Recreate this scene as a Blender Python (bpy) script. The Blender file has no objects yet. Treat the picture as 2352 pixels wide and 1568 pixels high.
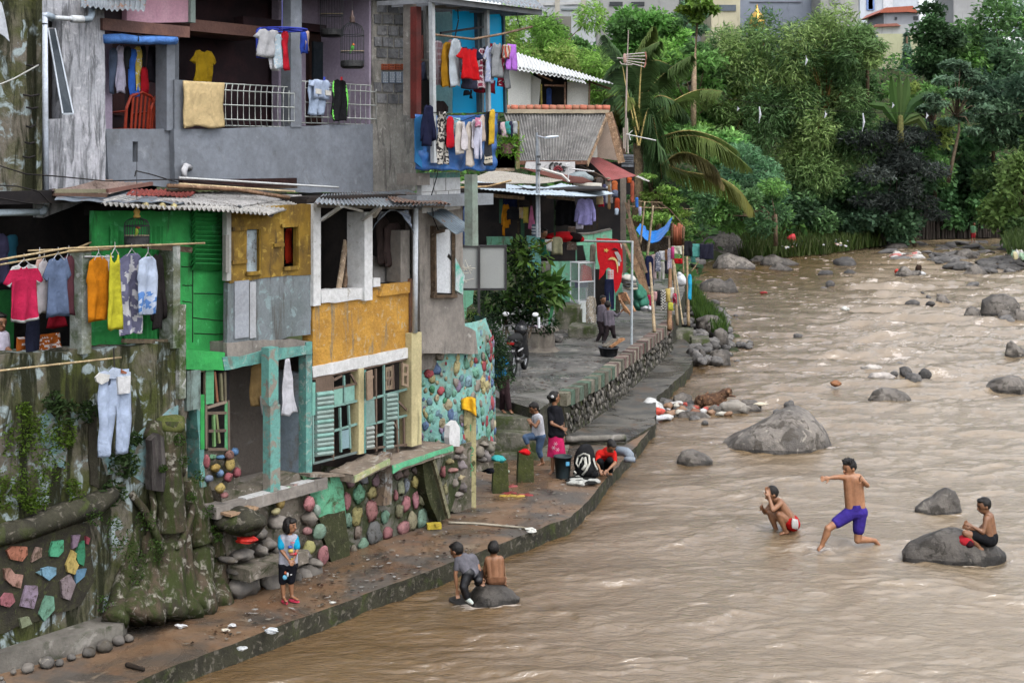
# Riverside kampung scene. camera, world, sun and exposure first; then ground, buildings, clothes, people, rocks, trees.
import bpy,math,random
import numpy as np
from mathutils import Vector,Matrix,noise,geometry
V=Vector
R=math.radians
sc=bpy.context.scene
COLL=sc.collection
W_,H_=2352.0,1568.0
FL,CAMZ,HY=3300.0,6.0,360.0
cam_d=bpy.data.cameras.new("camera");cam=bpy.data.objects.new("camera",cam_d);COLL.objects.link(cam)
cam.location=(0,0,CAMZ);cam.rotation_euler=(R(90),0,0)
cam_d.lens=36.0*FL/W_;cam_d.sensor_width=36.0;cam_d.shift_y=-(H_/2-HY)/W_
cam_d.clip_start=0.5;cam_d.clip_end=2500
sc.camera=cam
world=bpy.data.worlds.new("World");sc.world=world;world.use_nodes=True
nt=world.node_tree;nt.nodes.clear()
sky=nt.nodes.new('ShaderNodeTexSky');sky.sky_type='NISHITA';sky.sun_disc=False
sky.sun_elevation=R(58);sky.sun_rotation=R(150);sky.dust_density=3.0;sky.air_density=1.0
hsv=nt.nodes.new('ShaderNodeHueSaturation');hsv.inputs['Saturation'].default_value=0.28;hsv.inputs['Value'].default_value=1.0
bgn=nt.nodes.new('ShaderNodeBackground');bgn.inputs[1].default_value=0.15
won=nt.nodes.new('ShaderNodeOutputWorld')
nt.links.new(sky.outputs[0],hsv.inputs['Color']);nt.links.new(hsv.outputs[0],bgn.inputs[0]);nt.links.new(bgn.outputs[0],won.inputs[0])
sd=bpy.data.lights.new("sun",'SUN');sd.energy=1.3;sd.angle=R(14);sd.color=(1.0,.965,.91)
so=bpy.data.objects.new("sun",sd);COLL.objects.link(so)
_e,_a=R(58),R(150)
so.rotation_euler=V((-math.sin(_a)*math.cos(_e),-math.cos(_a)*math.cos(_e),-math.sin(_e))).to_track_quat('-Z','Y').to_euler()
sc.view_settings.view_transform='Standard';sc.view_settings.look='None'
sc.view_settings.exposure=1.25;sc.view_settings.gamma=1.0
sc.cycles.max_bounces=6;sc.cycles.volume_bounces=1;sc.cycles.transparent_max_bounces=8
CR=dict(A1=(0,0,2.24),A2=(700,0,2.24),A3=(1400,0,2.24),A4=(2100,0,2.24),A5=(3000,0,2.24),B1=(0,650,2.24),B2=(700,650,2.24),B3=(1400,650,2.24),B4=(2100,650,2.24),B5=(2600,650,1.4257),C1=(0,1300,2.24),C2=(700,1350,2.24),C3=(1400,1350,2.24),C4=(1900,1100,1.96),C5=(0,1950,2.187),C6=(800,1850,2.24),C7=(1600,1950,2.1875),C8=(2800,1700,1.96),E1=(1800,600,3.1367),E2=(2350,750,2.85),E3=(2200,550,4.48),E4=(3300,850,3.36),E5=(2450,1200,3.1364))
def q(c,*pts):
 ox,oy,s=CR[c]
 o=[((ox+x/s)*.588,(oy+y/s)*.588)for x,y in pts]
 return o
def q1(c,x,y):return q(c,(x,y))[0]
def DQ(c,x,y,Y):return Dp(*q1(c,x,y),Y)
def FQ(c,x,y,d=0):return F0.hit(*q1(c,x,y),d)
def Hz(px,py,z=0.0):
 Y=FL*(CAMZ-z)/(py-HY);return V(((px-W_/2)/FL*Y,Y,z))
def Dp(px,py,Y):
 return V(((px-W_/2)/FL*Y,Y,CAMZ-(py-HY)/FL*Y))
class Pl:
 def __init__(s,p,ang,back=0.0):
  s.d=V((math.sin(R(ang)),math.cos(R(ang)),0));s.n=V((math.cos(R(ang)),-math.sin(R(ang)),0))
  s.p=V((p[0],p[1],0))-s.n*back;s.ang=ang
 def hit(s,px,py,d=0.0):
  r=V(((px-W_/2)/FL,1,-(py-HY)/FL));p=s.p-s.n*d
  t=p.dot(s.n)/r.dot(s.n);return V((0,0,CAMZ))+r*t
 def uv(s,px,py,d=0.0):
  h=s.hit(px,py,d);return(h-s.p).dot(s.d),h.z
 def at(s,u,z,d=0.0):
  o=s.p+s.d*u-s.n*d;return V((o.x,o.y,z))
rnd=random.Random(7)
def nz(p,s=1.0):return noise.noise(V(p)*s)
class MB:
 def __init__(s):s.v=[];s.f=[];s.m=[];s.c=[];s.col=False
 def add(s,vs,fs,m=0,col=None):
  b=len(s.v);s.v.extend([tuple(v)for v in vs])
  if col is not None:s.col=True
  for f in fs:
   s.f.append([b+i for i in f]);s.m.append(m);s.c.append(col or(1,1,1))
  return s
 def box8(s,P,m=0,col=None):
  return s.add(P,[(0,1,2,3),(7,6,5,4),(0,4,5,1),(1,5,6,2),(2,6,7,3),(3,7,4,0)],m,col)
 def box(s,c,sz,rz=0,m=0,col=None,rx=0,ry=0):
  M=Matrix.Translation(V(c))@Matrix.Rotation(rz,4,'Z')@Matrix.Rotation(ry,4,'Y')@Matrix.Rotation(rx,4,'X')
  x,y,z=sz[0]/2,sz[1]/2,sz[2]/2
  return s.box8([M@V(p)for p in[(-x,-y,-z),(x,-y,-z),(x,y,-z),(-x,y,-z),(-x,-y,z),(x,-y,z),(x,y,z),(-x,y,z)]],m,col)
 def pbox(s,F,u0,u1,z0,z1,d0,d1,m=0,col=None):
  return s.box8([F.at(u0,z0,d0),F.at(u1,z0,d0),F.at(u1,z0,d1),F.at(u0,z0,d1),F.at(u0,z1,d0),F.at(u1,z1,d0),F.at(u1,z1,d1),F.at(u0,z1,d1)],m,col)
 def pb(s,F,x0,y0,x1,y1,d0=0.0,d1=.1,m=0,col=None):
  u0,za=F.uv(x0,y0,d0);u1,zb=F.uv(x1,y0,d0);um,zc=F.uv((x0+x1)/2,y1,d0);zt=(za+zb)/2
  return s.pbox(F,u0,u1,zc,zt,d0,d1,m,col)
 def beam(s,a,b,w,h=None,m=0,col=None,up=V((0,0,1))):
  a,b=V(a),V(b);h=h or w;t=(b-a).normalized();x=t.cross(up)
  if x.length<1e-3:x=t.cross(V((1,0,0)))
  x.normalize();y=x.cross(t).normalized();x=x*w/2;y=y*h/2
  return s.box8([a-x-y,a+x-y,a+x+y,a-x+y,b-x-y,b+x-y,b+x+y,b-x+y],m,col)
 def tube(s,pts,r,n=6,m=0,col=None,cap=True):
  pts=[V(p)for p in pts];k=len(pts);rr=r if isinstance(r,(list,tuple))else[r]*k
  vs=[];
  for i,p in enumerate(pts):
   t=(pts[min(i+1,k-1)]-pts[max(i-1,0)]).normalized();a=t.cross(V((0,0,1)))
   if a.length<.05:a=t.cross(V((1,0,0)))
   a.normalize();b=a.cross(t)
   for j in range(n):
    th=2*math.pi*j/n;vs.append(p+a*math.cos(th)*rr[i]+b*math.sin(th)*rr[i])
  fs=[(i*n+j,i*n+(j+1)%n,(i+1)*n+(j+1)%n,(i+1)*n+j)for i in range(k-1)for j in range(n)]
  if cap:fs+=[tuple(range(n-1,-1,-1)),tuple((k-1)*n+j for j in range(n))]
  return s.add(vs,fs,m,col)
 def lathe(s,c,prof,n=16,m=0,col=None,cap=True):
  c=V(c);vs=[]
  for r,z in prof:
   for j in range(n):
    th=2*math.pi*j/n;vs.append(c+V((r*math.cos(th),r*math.sin(th),z)))
  k=len(prof);fs=[(i*n+j,i*n+(j+1)%n,(i+1)*n+(j+1)%n,(i+1)*n+j)for i in range(k-1)for j in range(n)]
  if cap:fs+=[tuple(range(n-1,-1,-1)),tuple((k-1)*n+j for j in range(n))]
  return s.add(vs,fs,m,col)
 def ell(s,c,r,M=None,n=10,k=7,m=0,col=None,nzs=0,seed=0,flat=None):
  c=V(c);vs=[];M=M or Matrix.Identity(3)
  for i in range(1,k):
   ph=math.pi*i/k
   for j in range(n):
    th=2*math.pi*j/n;vs.append(V((math.sin(ph)*math.cos(th),math.sin(ph)*math.sin(th),math.cos(ph))))
  vs+=[V((0,0,1)),V((0,0,-1))]
  out=[]
  for p in vs:
   f=1.0
   if nzs:f+=nzs*noise.noise(p*1.3+V((seed*7.1,seed*3.3,seed)))*1.3+nzs*.4*noise.noise(p*3.1+V((seed,seed*2,0)))
   pp=V((p.x*r[0]*f,p.y*r[1]*f,p.z*r[2]*f))
   if flat is not None:pp.z=max(pp.z,flat)
   out.append(c+M@pp)
  fs=[(i*n+j,(i+1)*n+j,(i+1)*n+(j+1)%n,i*n+(j+1)%n)for i in range(k-2)for j in range(n)]
  t=len(vs)-2;fs+=[(t,j,(j+1)%n)for j in range(n)]+[(t+1,(k-2)*n+(j+1)%n,(k-2)*n+j)for j in range(n)]
  return s.add(out,fs,m,col)
 def cap(s,a,b,ra,rb,n=10,m=0,col=None):
  a,b=V(a),V(b);t=b-a;L=t.length
  if L<1e-5:return s.ell(a,(ra,ra,ra),m=m,col=col)
  t.normalize();pts=[];rr=[]
  for k in range(4):
   th=math.pi/2*(1-k/4.0);pts.append(a-t*ra*math.sin(th)*.999);rr.append(max(ra*math.cos(th),.001))
  pts.append(a);rr.append(ra);pts.append((a+b)/2);rr.append((ra+rb)/2);pts.append(b);rr.append(rb)
  for k in range(1,5):
   th=math.pi/2*k/4;pts.append(b+t*rb*math.sin(th)*.999);rr.append(max(rb*math.cos(th),.001))
  return s.tube(pts,rr,n,m,col)
 def prism(s,front,vec,m=0,col=None,holes=()):
  loops=[[V(p)for p in front]]+[[V(p)for p in h]for h in holes];vec=V(vec)
  tris=geometry.tessellate_polygon(loops);fl=[p for l in loops for p in l];n=len(fl)
  b=fl+[p+vec for p in fl]
  fs=[]
  nn=(loops[0][1]-loops[0][0]).cross(loops[0][2]-loops[0][0])
  for t in tris:
   fs.append(t);fs.append((t[2]+n,t[1]+n,t[0]+n))
  o=0
  for l in loops:
   k=len(l)
   for i in range(k):
    j=(i+1)%k;fs.append((o+i,o+i+n,o+j+n,o+j))
   o+=k
  return s.add(b,fs,m,col)
 def panel(s,F,pts,th=.12,d=0.0,holes=(),m=0,col=None,jit=0.0,hd=False):
  def lp(P):
   W=[F.hit(x,y,d)for x,y in P]
   if jit<=0:return W
   o=[]
   for i,a in enumerate(W):
    b=W[(i+1)%len(W)];k=max(1,int((b-a).length/.14))
    for t in range(k):
     p=a.lerp(b,t/k);e=jit if t else jit*.4
     p=p+F.d*e*nz(p,5.1)*1.6+V((0,0,e*1.6*nz(p+V((9,3,1)),4.7)));o.append(p)
   return o
  return s.prism(lp(pts),-F.n*th,m,col,[lp(h)for h in holes])
 def grid(s,fn,nu,nv,m=0,col=None,th=None,colf=None):
  P=[[V(fn(i/nu,j/nv))for i in range(nu+1)]for j in range(nv+1)]
  vs=[p for r in P for p in r];w=nu+1
  fs=[(j*w+i,j*w+i+1,(j+1)*w+i+1,(j+1)*w+i)for j in range(nv)for i in range(nu)]
  if th is not None:
   th=V(th);n=len(vs);vs=vs+[p+th for p in vs];fs+=[(a+n,d_+n,c_+n,b_+n)for a,b_,c_,d_ in fs]
   ring=[i for i in range(w)]+[j*w+nu for j in range(1,nv+1)]+[nv*w+i for i in range(nu-1,-1,-1)]+[j*w for j in range(nv-1,0,-1)]
   fs+=[(ring[i],ring[i]+n,ring[(i+1)%len(ring)]+n,ring[(i+1)%len(ring)])for i in range(len(ring))]
  if colf is None:return s.add(vs,fs,m,col)
  b=len(s.v);s.v.extend([tuple(v)for v in vs]);s.col=True
  for f in fs:
   s.f.append([b+i for i in f]);s.m.append(m);s.c.append(colf(sum((V(vs[i])for i in f),V())/4))
  return s
LOC={}
def _mesh(name,mb,loc,mats,smooth):
 me=bpy.data.meshes.new(name)
 vs=np.array(mb.v,dtype=np.float64)-np.array(loc)
 me.from_pydata(vs.tolist(),[],mb.f)
 for mt in mats:me.materials.append(mt)
 if len(mats)>1:me.polygons.foreach_set('material_index',np.array(mb.m,dtype=np.int32))
 if 1:
  ca=me.color_attributes.new('Col','FLOAT_COLOR','CORNER')
  cnt=[len(f)for f in mb.f];arr=np.repeat(np.array([list(c)+[1.0]if len(c)==3 else c for c in mb.c],dtype=np.float32),cnt,axis=0)
  ca.data.foreach_set('color',arr.ravel())
 if smooth:me.polygons.foreach_set('use_smooth',np.ones(len(mb.f),dtype=bool))
 me.update();return me
def base_of(mb):
 a=np.array(mb.v);lo,hi=a.min(0),a.max(0);return V(((lo[0]+hi[0])/2,(lo[1]+hi[1])/2,lo[2]))
def link(name,me,loc,parent=None):
 o=bpy.data.objects.new(name,me);COLL.objects.link(o)
 if parent is not None:o.parent=parent;o.location=(0,0,0);LOC[o.name]=LOC[parent.name]
 else:o.location=loc;LOC[o.name]=V(loc)
 return o
def tag(o,label=None,cat=None,group=None,kind=None):
 if label:o['label']=label
 if cat:o['category']=cat
 if group:o['group']=group
 if kind:o['kind']=kind
 return o
def obj(name,mb,mats,parent=None,label=None,cat=None,group=None,kind=None,smooth=False):
 if not isinstance(mats,(list,tuple)):mats=[mats]
 if not mb.v:return None
 loc=LOC[parent.name]if parent is not None else base_of(mb)
 o=link(name,_mesh(name,mb,loc,mats,smooth),loc,parent)
 return tag(o,label,cat,group,kind)
def thing(name,label,cat,loc,group=None,kind=None):
 o=link(name,None,V(loc));o.empty_display_size=.2;return tag(o,label,cat,group,kind)
def autosmooth(o,ang=40):
 o.data.shade_smooth()if hasattr(o.data,'shade_smooth')else None
 return o
MC={}
def M(name,c1,c2=None,c3=None,sc_=2.0,t=.5,w=.12,c3t=.6,rough=.88,bump=.35,bs=25.,streak=False,stain=None,st=.55,sts=1.4,attr=False,metal=0.0,wet=None,spec=.3,sw=.1,bd=.02):
 """c1/c2 blotched by noise; c3 a second, smaller-scale colour; stain runs down in streaks; attr multiplies by the piece's own colour"""
 if name in MC:return MC[name]
 m=bpy.data.materials.new(name);m.use_nodes=True;MC[name]=m
 n=m.node_tree;N=n.nodes;L=n.links;b=N['Principled BSDF']
 b.inputs['Roughness'].default_value=rough;b.inputs['Metallic'].default_value=metal;b.inputs['Specular IOR Level'].default_value=spec
 tc=N.new('ShaderNodeTexCoord');co=tc.outputs['Object']
 def noi(s_,det=5,dist=0.,coord=None,r=.6):
  k=N.new('ShaderNodeTexNoise');k.inputs['Scale'].default_value=s_;k.inputs['Detail'].default_value=det;k.inputs['Roughness'].default_value=r;k.inputs['Distortion'].default_value=dist
  L.new(coord or co,k.inputs['Vector']);return k.outputs['Fac']
 def ramp(f,a,b_):
  k=N.new('ShaderNodeMapRange');k.interpolation_type='SMOOTHSTEP';k.inputs[1].default_value=a;k.inputs[2].default_value=b_;L.new(f,k.inputs[0]);return k.outputs[0]
 def mix(f,a,b_,bl='MIX'):
  k=N.new('ShaderNodeMix');k.data_type='RGBA';k.blend_type=bl
  if hasattr(f,'links'):L.new(f,k.inputs[0])
  else:k.inputs[0].default_value=f
  for i,x in((6,a),(7,b_)):
   if hasattr(x,'links'):L.new(x,k.inputs[i])
   else:k.inputs[i].default_value=(*x,1)
  return k.outputs[2]
 col=None
 if c2:col=mix(ramp(noi(sc_,6,.4),t-w,t+w),c1,c2)
 else:col=mix(0.0,c1,c1)
 if c3:col=mix(ramp(noi(sc_*3.3,6,.8),c3t-.05,c3t+.05),col,c3)
 if stain:
  mp=N.new('ShaderNodeMapping');mp.inputs['Scale'].default_value=(sts*2.2,sts*2.2,sts*.35)if streak else(sts,sts,sts);L.new(co,mp.inputs[0])
  col=mix(ramp(noi(2.0,7,.6,mp.outputs[0],.68),st-sw,st+sw),col,stain)
 fine=noi(bs,6,0,None,.7)
 k=N.new('ShaderNodeMapRange');k.inputs[3].default_value=.82;k.inputs[4].default_value=1.14;k.inputs[1].default_value=.3;k.inputs[2].default_value=.7;L.new(fine,k.inputs[0])
 cx=N.new('ShaderNodeCombineColor');[L.new(k.outputs[0],cx.inputs[i])for i in range(3)]
 col=mix(1.0,col,cx.outputs[0],'MULTIPLY')
 if attr:
  at=N.new('ShaderNodeAttribute');at.attribute_name='Col';col=mix(1.0,col,at.outputs['Color'],'MULTIPLY')
 L.new(col,b.inputs['Base Color'])
 if wet:k=N.new('ShaderNodeMapRange');k.inputs[1].default_value=.42;k.inputs[2].default_value=.58;k.inputs[3].default_value=wet;k.inputs[4].default_value=rough;L.new(noi(sc_*.8,6,1.),k.inputs[0]);L.new(k.outputs[0],b.inputs['Roughness'])
 if bump:
  bn=N.new('ShaderNodeBump');bn.inputs['Strength'].default_value=bump;bn.inputs['Distance'].default_value=bd
  big=noi(bs*.22,5,.3);ad=N.new('ShaderNodeMath');ad.operation='ADD';L.new(fine,ad.inputs[0]);L.new(big,ad.inputs[1]);L.new(ad.outputs[0],bn.inputs['Height']);L.new(bn.outputs[0],b.inputs['Normal'])
 return m
GREY=(.26,.28,.31)
concrete=M('concrete',(.20,.185,.16),(.12,.11,.095),(.30,.28,.25),sc_=1.4,c3t=.64,stain=(.05,.06,.03),st=.60,rough=.8)
wetconc=M('wet_concrete',(.215,.135,.080),(.105,.090,.075),(.27,.21,.15),sc_=.75,t=.52,c3t=.66,w=.1,stain=(.20,.11,.06),st=.60,sts=.5,rough=.6,spec=.5,bump=.35,wet=.12)
upconc=M('upper_concrete',(.185,.175,.155),(.105,.10,.092),(.33,.31,.27),sc_=.8,t=.5,c3t=.64,stain=(.05,.055,.04),st=.62,sts=.6,rough=.75,spec=.45,wet=.2)
mossface=M('mossy_face',(.050,.047,.030),(.028,.026,.018),(.14,.125,.10),sc_=3,c3t=.60,stain=(.055,.070,.018),st=.60,rough=.85,bump=.8)
rockm=M('rock',(.155,.145,.135),(.085,.082,.080),(.24,.225,.20),sc_=2.2,c3t=.66,rough=.75,bump=.5,bs=18,attr=True,stain=(.07,.06,.045),st=.62)
rockwet=M('rock_wet',(.15,.135,.12),(.075,.068,.062),(.24,.22,.19),sc_=1.6,c3t=.62,w=.07,rough=.6,spec=.4,bump=.9,bs=9,bd=.05,attr=True,stain=(.05,.043,.035),st=.56,sw=.05,sts=2.2)
painted=M('painted_stone',(.82,.82,.80),(.56,.55,.51),(.30,.28,.24),sc_=5,t=.52,c3t=.60,rough=.75,bump=.5,attr=True,bs=30,stain=(.16,.15,.10),st=.62,sts=3)
wood=M('weathered_wood',(.20,.155,.11),(.11,.085,.062),(.30,.26,.21),sc_=6,rough=.85,attr=True,bump=.5)
bamboo=M('bamboo_pole',(.36,.28,.17),(.22,.17,.11),(.45,.40,.30),sc_=7,rough=.6,attr=True,bump=.2)
plain=M('painted_surface',(1,1,1),(.80,.79,.77),None,sc_=3,t=.56,rough=.6,attr=True,bump=.15,stain=(.35,.32,.28),st=.70)
metalm=M('grey_metal',(.42,.43,.44),(.30,.31,.33),(.22,.15,.10),sc_=5,c3t=.68,rough=.5,metal=.3,attr=True,bump=.1)
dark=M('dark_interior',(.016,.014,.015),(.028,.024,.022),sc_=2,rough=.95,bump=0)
trash=M('plastic',(1,1,1),(.85,.85,.85),None,sc_=8,rough=.45,attr=True,bump=.3)
F0=Pl((-1.05,22.9),34.7)
ZL,ZU=.25,1.15
bank_px=[(1460,1040),(1509,965),(1530,905),(1600,832),(1690,812),(1700,785),(1650,705),(1596,650),(1600,604),(1740,588),(1850,584),(1990,563),(2085,551),(2352,541),(2800,538)]
bank=[V((-60,8,0)),V((-7,12,0)),V((-2,20,0))]+[Hz(x,y)for x,y in bank_px]+[V((200,125,0))]
def sdist(X,Y,P,land_right=False):
 d=np.full(X.shape,1e9);
 for a,b in zip(P[:-1],P[1:]):
  ex,ey=b[0]-a[0],b[1]-a[1];t=np.clip(((X-a[0])*ex+(Y-a[1])*ey)/(ex*ex+ey*ey+1e-9),0,1)
  d=np.minimum(d,np.hypot(X-a[0]-t*ex,Y-a[1]-t*ey))
 poly=[(p[0],p[1])for p in P]+[(200,600),(-400,600),(-400,8)]
 ins=np.zeros(X.shape,bool);j=len(poly)-1
 for i in range(len(poly)):
  xi,yi=poly[i];xj,yj=poly[j]
  c=((yi>Y)!=(yj>Y))&(X<(xj-xi)*(Y-yi)/(yj-yi+1e-12)+xi);ins^=c;j=i
 return np.where(ins,d,-d)
rs=np.random.RandomState(3)
def vnoise(X,Y,seed,n=5,rough=.55):
 r=np.random.RandomState(seed);T=r.rand(64,64);out=np.zeros(X.shape);amp=1.;tot=0.
 for o in range(n):
  x=X*2**o+17.3*o;y=Y*2**o+9.1*o;xi=np.floor(x).astype(int);yi=np.floor(y).astype(int);fx=x-xi;fy=y-yi
  fx=fx*fx*(3-2*fx);fy=fy*fy*(3-2*fy)
  a=T[xi%64,yi%64];b=T[(xi+1)%64,yi%64];c=T[xi%64,(yi+1)%64];d=T[(xi+1)%64,(yi+1)%64]
  out+=amp*((a*(1-fx)+b*fx)*(1-fy)+(c*(1-fx)+d*fx)*fy);tot+=amp;amp*=rough
 return out/tot
def gridmesh(name,X,Y,Z,mat,kind,col=None):
 r,c=X.shape;vs=np.stack([X,Y,Z],-1).reshape(-1,3).astype(np.float32)
 i=np.arange(r*c).reshape(r,c);f=np.stack([i[:-1,:-1],i[:-1,1:],i[1:,1:],i[1:,:-1]],-1).reshape(-1,4)
 me=bpy.data.meshes.new(name);me.vertices.add(len(vs));me.vertices.foreach_set('co',vs.ravel())
 me.loops.add(f.size);me.loops.foreach_set('vertex_index',f.ravel().astype(np.int32))
 me.polygons.add(len(f));me.polygons.foreach_set('loop_start',np.arange(0,f.size,4,dtype=np.int32));me.polygons.foreach_set('loop_total',np.full(len(f),4,dtype=np.int32))
 me.polygons.foreach_set('use_smooth',np.ones(len(f),dtype=bool))
 me.materials.append(mat)
 if col is not None:
  ca=me.color_attributes.new('Col','FLOAT_COLOR','POINT');a=np.ones((len(vs),4),dtype=np.float32);a[:,:3]=col.reshape(-1,3);ca.data.foreach_set('color',a.ravel())
 me.update();me.validate()
 o=bpy.data.objects.new(name,me);COLL.objects.link(o);LOC[o.name]=V((0,0,0));o['kind']=kind;return o
nr,nc=900,460
rows=np.concatenate([np.linspace(1640,560,nr-60),np.linspace(559,532,60)])
Yr=FL*CAMZ/(rows-HY);cc=np.linspace(-.42,.52,nc)
Yg=np.repeat(Yr[:,None],nc,1);Xg=Yg*cc[None,:]
near=np.clip((Yg-17)/14,0,1)
calm=np.clip((Xg+1.5-(Yg-22)*.35)/3.5,0,1)
rap=np.clip((Yg-24)/22,0,1)*np.clip(1.25-(Yg-80)/40,0.2,1)
amp=(.35+.65*calm)*(.8+1.0*rap)
wx=Xg+.35*(vnoise(Xg*.7,Yg*.7,5)-.5)*2;wy=Yg+.9*(vnoise(Xg*.55,Yg*.55,8)-.5)*2
Zw=np.zeros_like(Xg)
for k in range(46):
 lam=.22*(1.09**k)*(.9+.2*rs.rand());lam=min(lam,3.2);th=rs.normal(0,.42)
 kx=math.sin(th)*2*math.pi/lam;ky=math.cos(th)*2*math.pi/lam
 res=np.clip(lam/(Yg*Yg/(FL*CAMZ)*3.2),0,1)**2
 w=np.sin(kx*wx+ky*wy+rs.rand()*6.28)
 Zw+=res*w*.0030*lam**.75*(.35+1.3*vnoise(Xg*.5+k,Yg*.3,20+k%7,2))
Zw*=amp*1.9
chop=vnoise(wx*1.1,wy*1.9,31,5,.6)-.5
Zw+=chop*.10*rap+(vnoise(wx*.5,wy*.8,33,3)-.5)*.10*rap
def whirl(px,py,r,a):
 p=Hz(px,py);d=np.hypot(Xg-p.x,(Yg-p.y));return a*np.exp(-(d/r)**2)*np.sin(d*16-2*np.arctan2(Yg-p.y,Xg-p.x))
Zw+=whirl(1130,1400,1.3,.006)+whirl(1885,1262,.7,.02)+whirl(2190,1275,1.2,.012)+whirl(1790,1215,.7,.008)
foam=np.clip((vnoise(wx*1.6,wy*3.6,41,5,.66)-.53)*5,0,.8)*rap+np.clip((chop-.12)*5,0,.7)*rap
for(px,py,r,a)in[(1110,1388,.3,.45),(1184,1385,.25,.3),(1884,1262,.3,.9),(2230,1290,.4,.3),(1900,1030,.5,.4),(1720,585,2.5,.7),(1010,1345,.7,.25),(1075,1390,.3,.6)]:
 p=Hz(px,py);d=np.hypot(Xg-p.x,(Yg-p.y));foam+=a*np.exp(-(d/r)**2)*(vnoise(Xg*5,Yg*5,50)*1.6)
for(px,py,r)in[(1790,1034,1.25),(2155,1178,.52),(2200,1286,.98),(1650,670,.9),(1790,608,1.2),(2300,722,.95),(2042,922,.75),(2320,893,1.0),(1790,1222,.25),(1596,1062,.4),(1113,1388,.52),(2232,728,.5),(2335,815,.6),(2240,629,.9),(2088,631,.9)]:
 p=Hz(px,py);ry_=r*.55;d=np.hypot(Xg-p.x,(Yg-p.y-ry_*.7)/.6);foam+=.75*np.exp(-((d-r*1.02)/(.06+.05*r))**2)*np.clip(vnoise(Xg*4,Yg*4,57)*2.6-.9,0,1)*(Yg<p.y+ry_)
foam=np.clip(foam,0,1);sky_tint=np.clip((Xg+.5-(Yg-18)*.25)/6,0,1)  # water paler towards the right: reflected sky put into its base colour
colw=np.stack([foam,sky_tint,rap],-1)
water=bpy.data.materials.new('muddy_water');water.use_nodes=True
n=water.node_tree;N=n.nodes;L=n.links;b=N['Principled BSDF']
at=N.new('ShaderNodeAttribute');at.attribute_name='Col';sp=N.new('ShaderNodeSeparateColor');L.new(at.outputs['Color'],sp.inputs[0])
tc=N.new('ShaderNodeTexCoord');mp=N.new('ShaderNodeMapping');mp.inputs['Scale'].default_value=(1.0,2.2,1);L.new(tc.outputs['Object'],mp.inputs[0])
n1=N.new('ShaderNodeTexNoise');n1.inputs['Scale'].default_value=4.4;n1.inputs['Detail'].default_value=8;n1.inputs['Roughness'].default_value=.62;n1.inputs['Distortion'].default_value=1.2;L.new(mp.outputs[0],n1.inputs[0])
n2=N.new('ShaderNodeTexNoise');n2.inputs['Scale'].default_value=.5;n2.inputs['Detail'].default_value=4;L.new(mp.outputs[0],n2.inputs[0])
m1=N.new('ShaderNodeMix');m1.data_type='RGBA';m1.inputs[6].default_value=(.165,.095,.035,1);m1.inputs[7].default_value=(.22,.145,.075,1);L.new(n2.outputs[0],m1.inputs[0])
m1b=N.new('ShaderNodeMix');m1b.data_type='RGBA';m1b.inputs[7].default_value=(.30,.225,.14,1);L.new(sp.outputs[1],m1b.inputs[0]);L.new(m1.outputs[2],m1b.inputs[6])
ad=N.new('ShaderNodeMath');ad.operation='MULTIPLY_ADD';ad.inputs[1].default_value=.52;L.new(sp.outputs[0],ad.inputs[0]);L.new(n1.outputs[0],ad.inputs[2])
mr=N.new('ShaderNodeMapRange');mr.inputs[1].default_value=.80;mr.inputs[2].default_value=1.02;L.new(ad.outputs[0],mr.inputs[0])
m2=N.new('ShaderNodeMix');m2.data_type='RGBA';m2.inputs[7].default_value=(.60,.51,.43,1);L.new(mr.outputs[0],m2.inputs[0]);L.new(m1b.outputs[2],m2.inputs[6]);L.new(m2.outputs[2],b.inputs['Base Color'])
rr=N.new('ShaderNodeMapRange');rr.inputs[3].default_value=.04;rr.inputs[4].default_value=.6;L.new(mr.outputs[0],rr.inputs[0]);L.new(rr.outputs[0],b.inputs['Roughness'])
b.inputs['IOR'].default_value=2.1;b.inputs['Specular IOR Level'].default_value=.6
bm=N.new('ShaderNodeBump');bm.inputs['Strength'].default_value=.65;bm.inputs['Distance'].default_value=.05;L.new(n1.outputs[0],bm.inputs['Height']);L.new(bm.outputs[0],b.inputs['Normal'])
river=gridmesh('river',Xg,Yg,Zw,water,'structure',colw)
xs=np.concatenate([np.linspace(-240,-40,40),np.linspace(-39,60,300),np.linspace(61,330,50)]);ys=np.concatenate([np.linspace(2,120,320),np.linspace(121,420,120)])
XX,YY=np.meshgrid(xs,ys)
D=sdist(XX,YY,bank)
mound=np.array([tuple(Hz(x,y)[:2])for x,y in((2290,577),(2352,606),(2700,660),(2700,560),(2310,553))])
def polyd(X,Y,P):
 d=np.full(X.shape,1e9);ins=np.zeros(X.shape,bool);j=len(P)-1
 for i in range(len(P)):
  a,b_=P[j],P[i];ex,ey=b_[0]-a[0],b_[1]-a[1];t=np.clip(((X-a[0])*ex+(Y-a[1])*ey)/(ex*ex+ey*ey),0,1)
  d=np.minimum(d,np.hypot(X-a[0]-t*ex,Y-a[1]-t*ey));ins^=((b_[1]>Y)!=(a[1]>Y))&(X<(a[0]-b_[0])*(Y-b_[1])/(a[1]-b_[1]+1e-12)+b_[0]);j=i
 return np.where(ins,d,-d)
def sm(x,a,b_):t=np.clip((x-a)/(b_-a),0,1);return t*t*(3-2*t)
farw=sm(YY,46,60)
hill=.25*sm(D,-.3,1)+farw*(.5*sm(D,.3,3)+14.5*sm(D,3,42)+3*sm(D,40,120))+.45*(vnoise(XX*.25,YY*.25,3)-.5)*farw*2
Dm=polyd(XX,YY,mound)
Zt=np.where(D>-1.2,-1.2*(1-sm(D,-1.2,0))+hill-.25*sm(D,-.3,1)*(1-farw),-1.2)
Zt=np.maximum(Zt,np.where(Dm>-.8,-.7+1.6*sm(Dm,-.8,2.5),-1.2))
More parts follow.
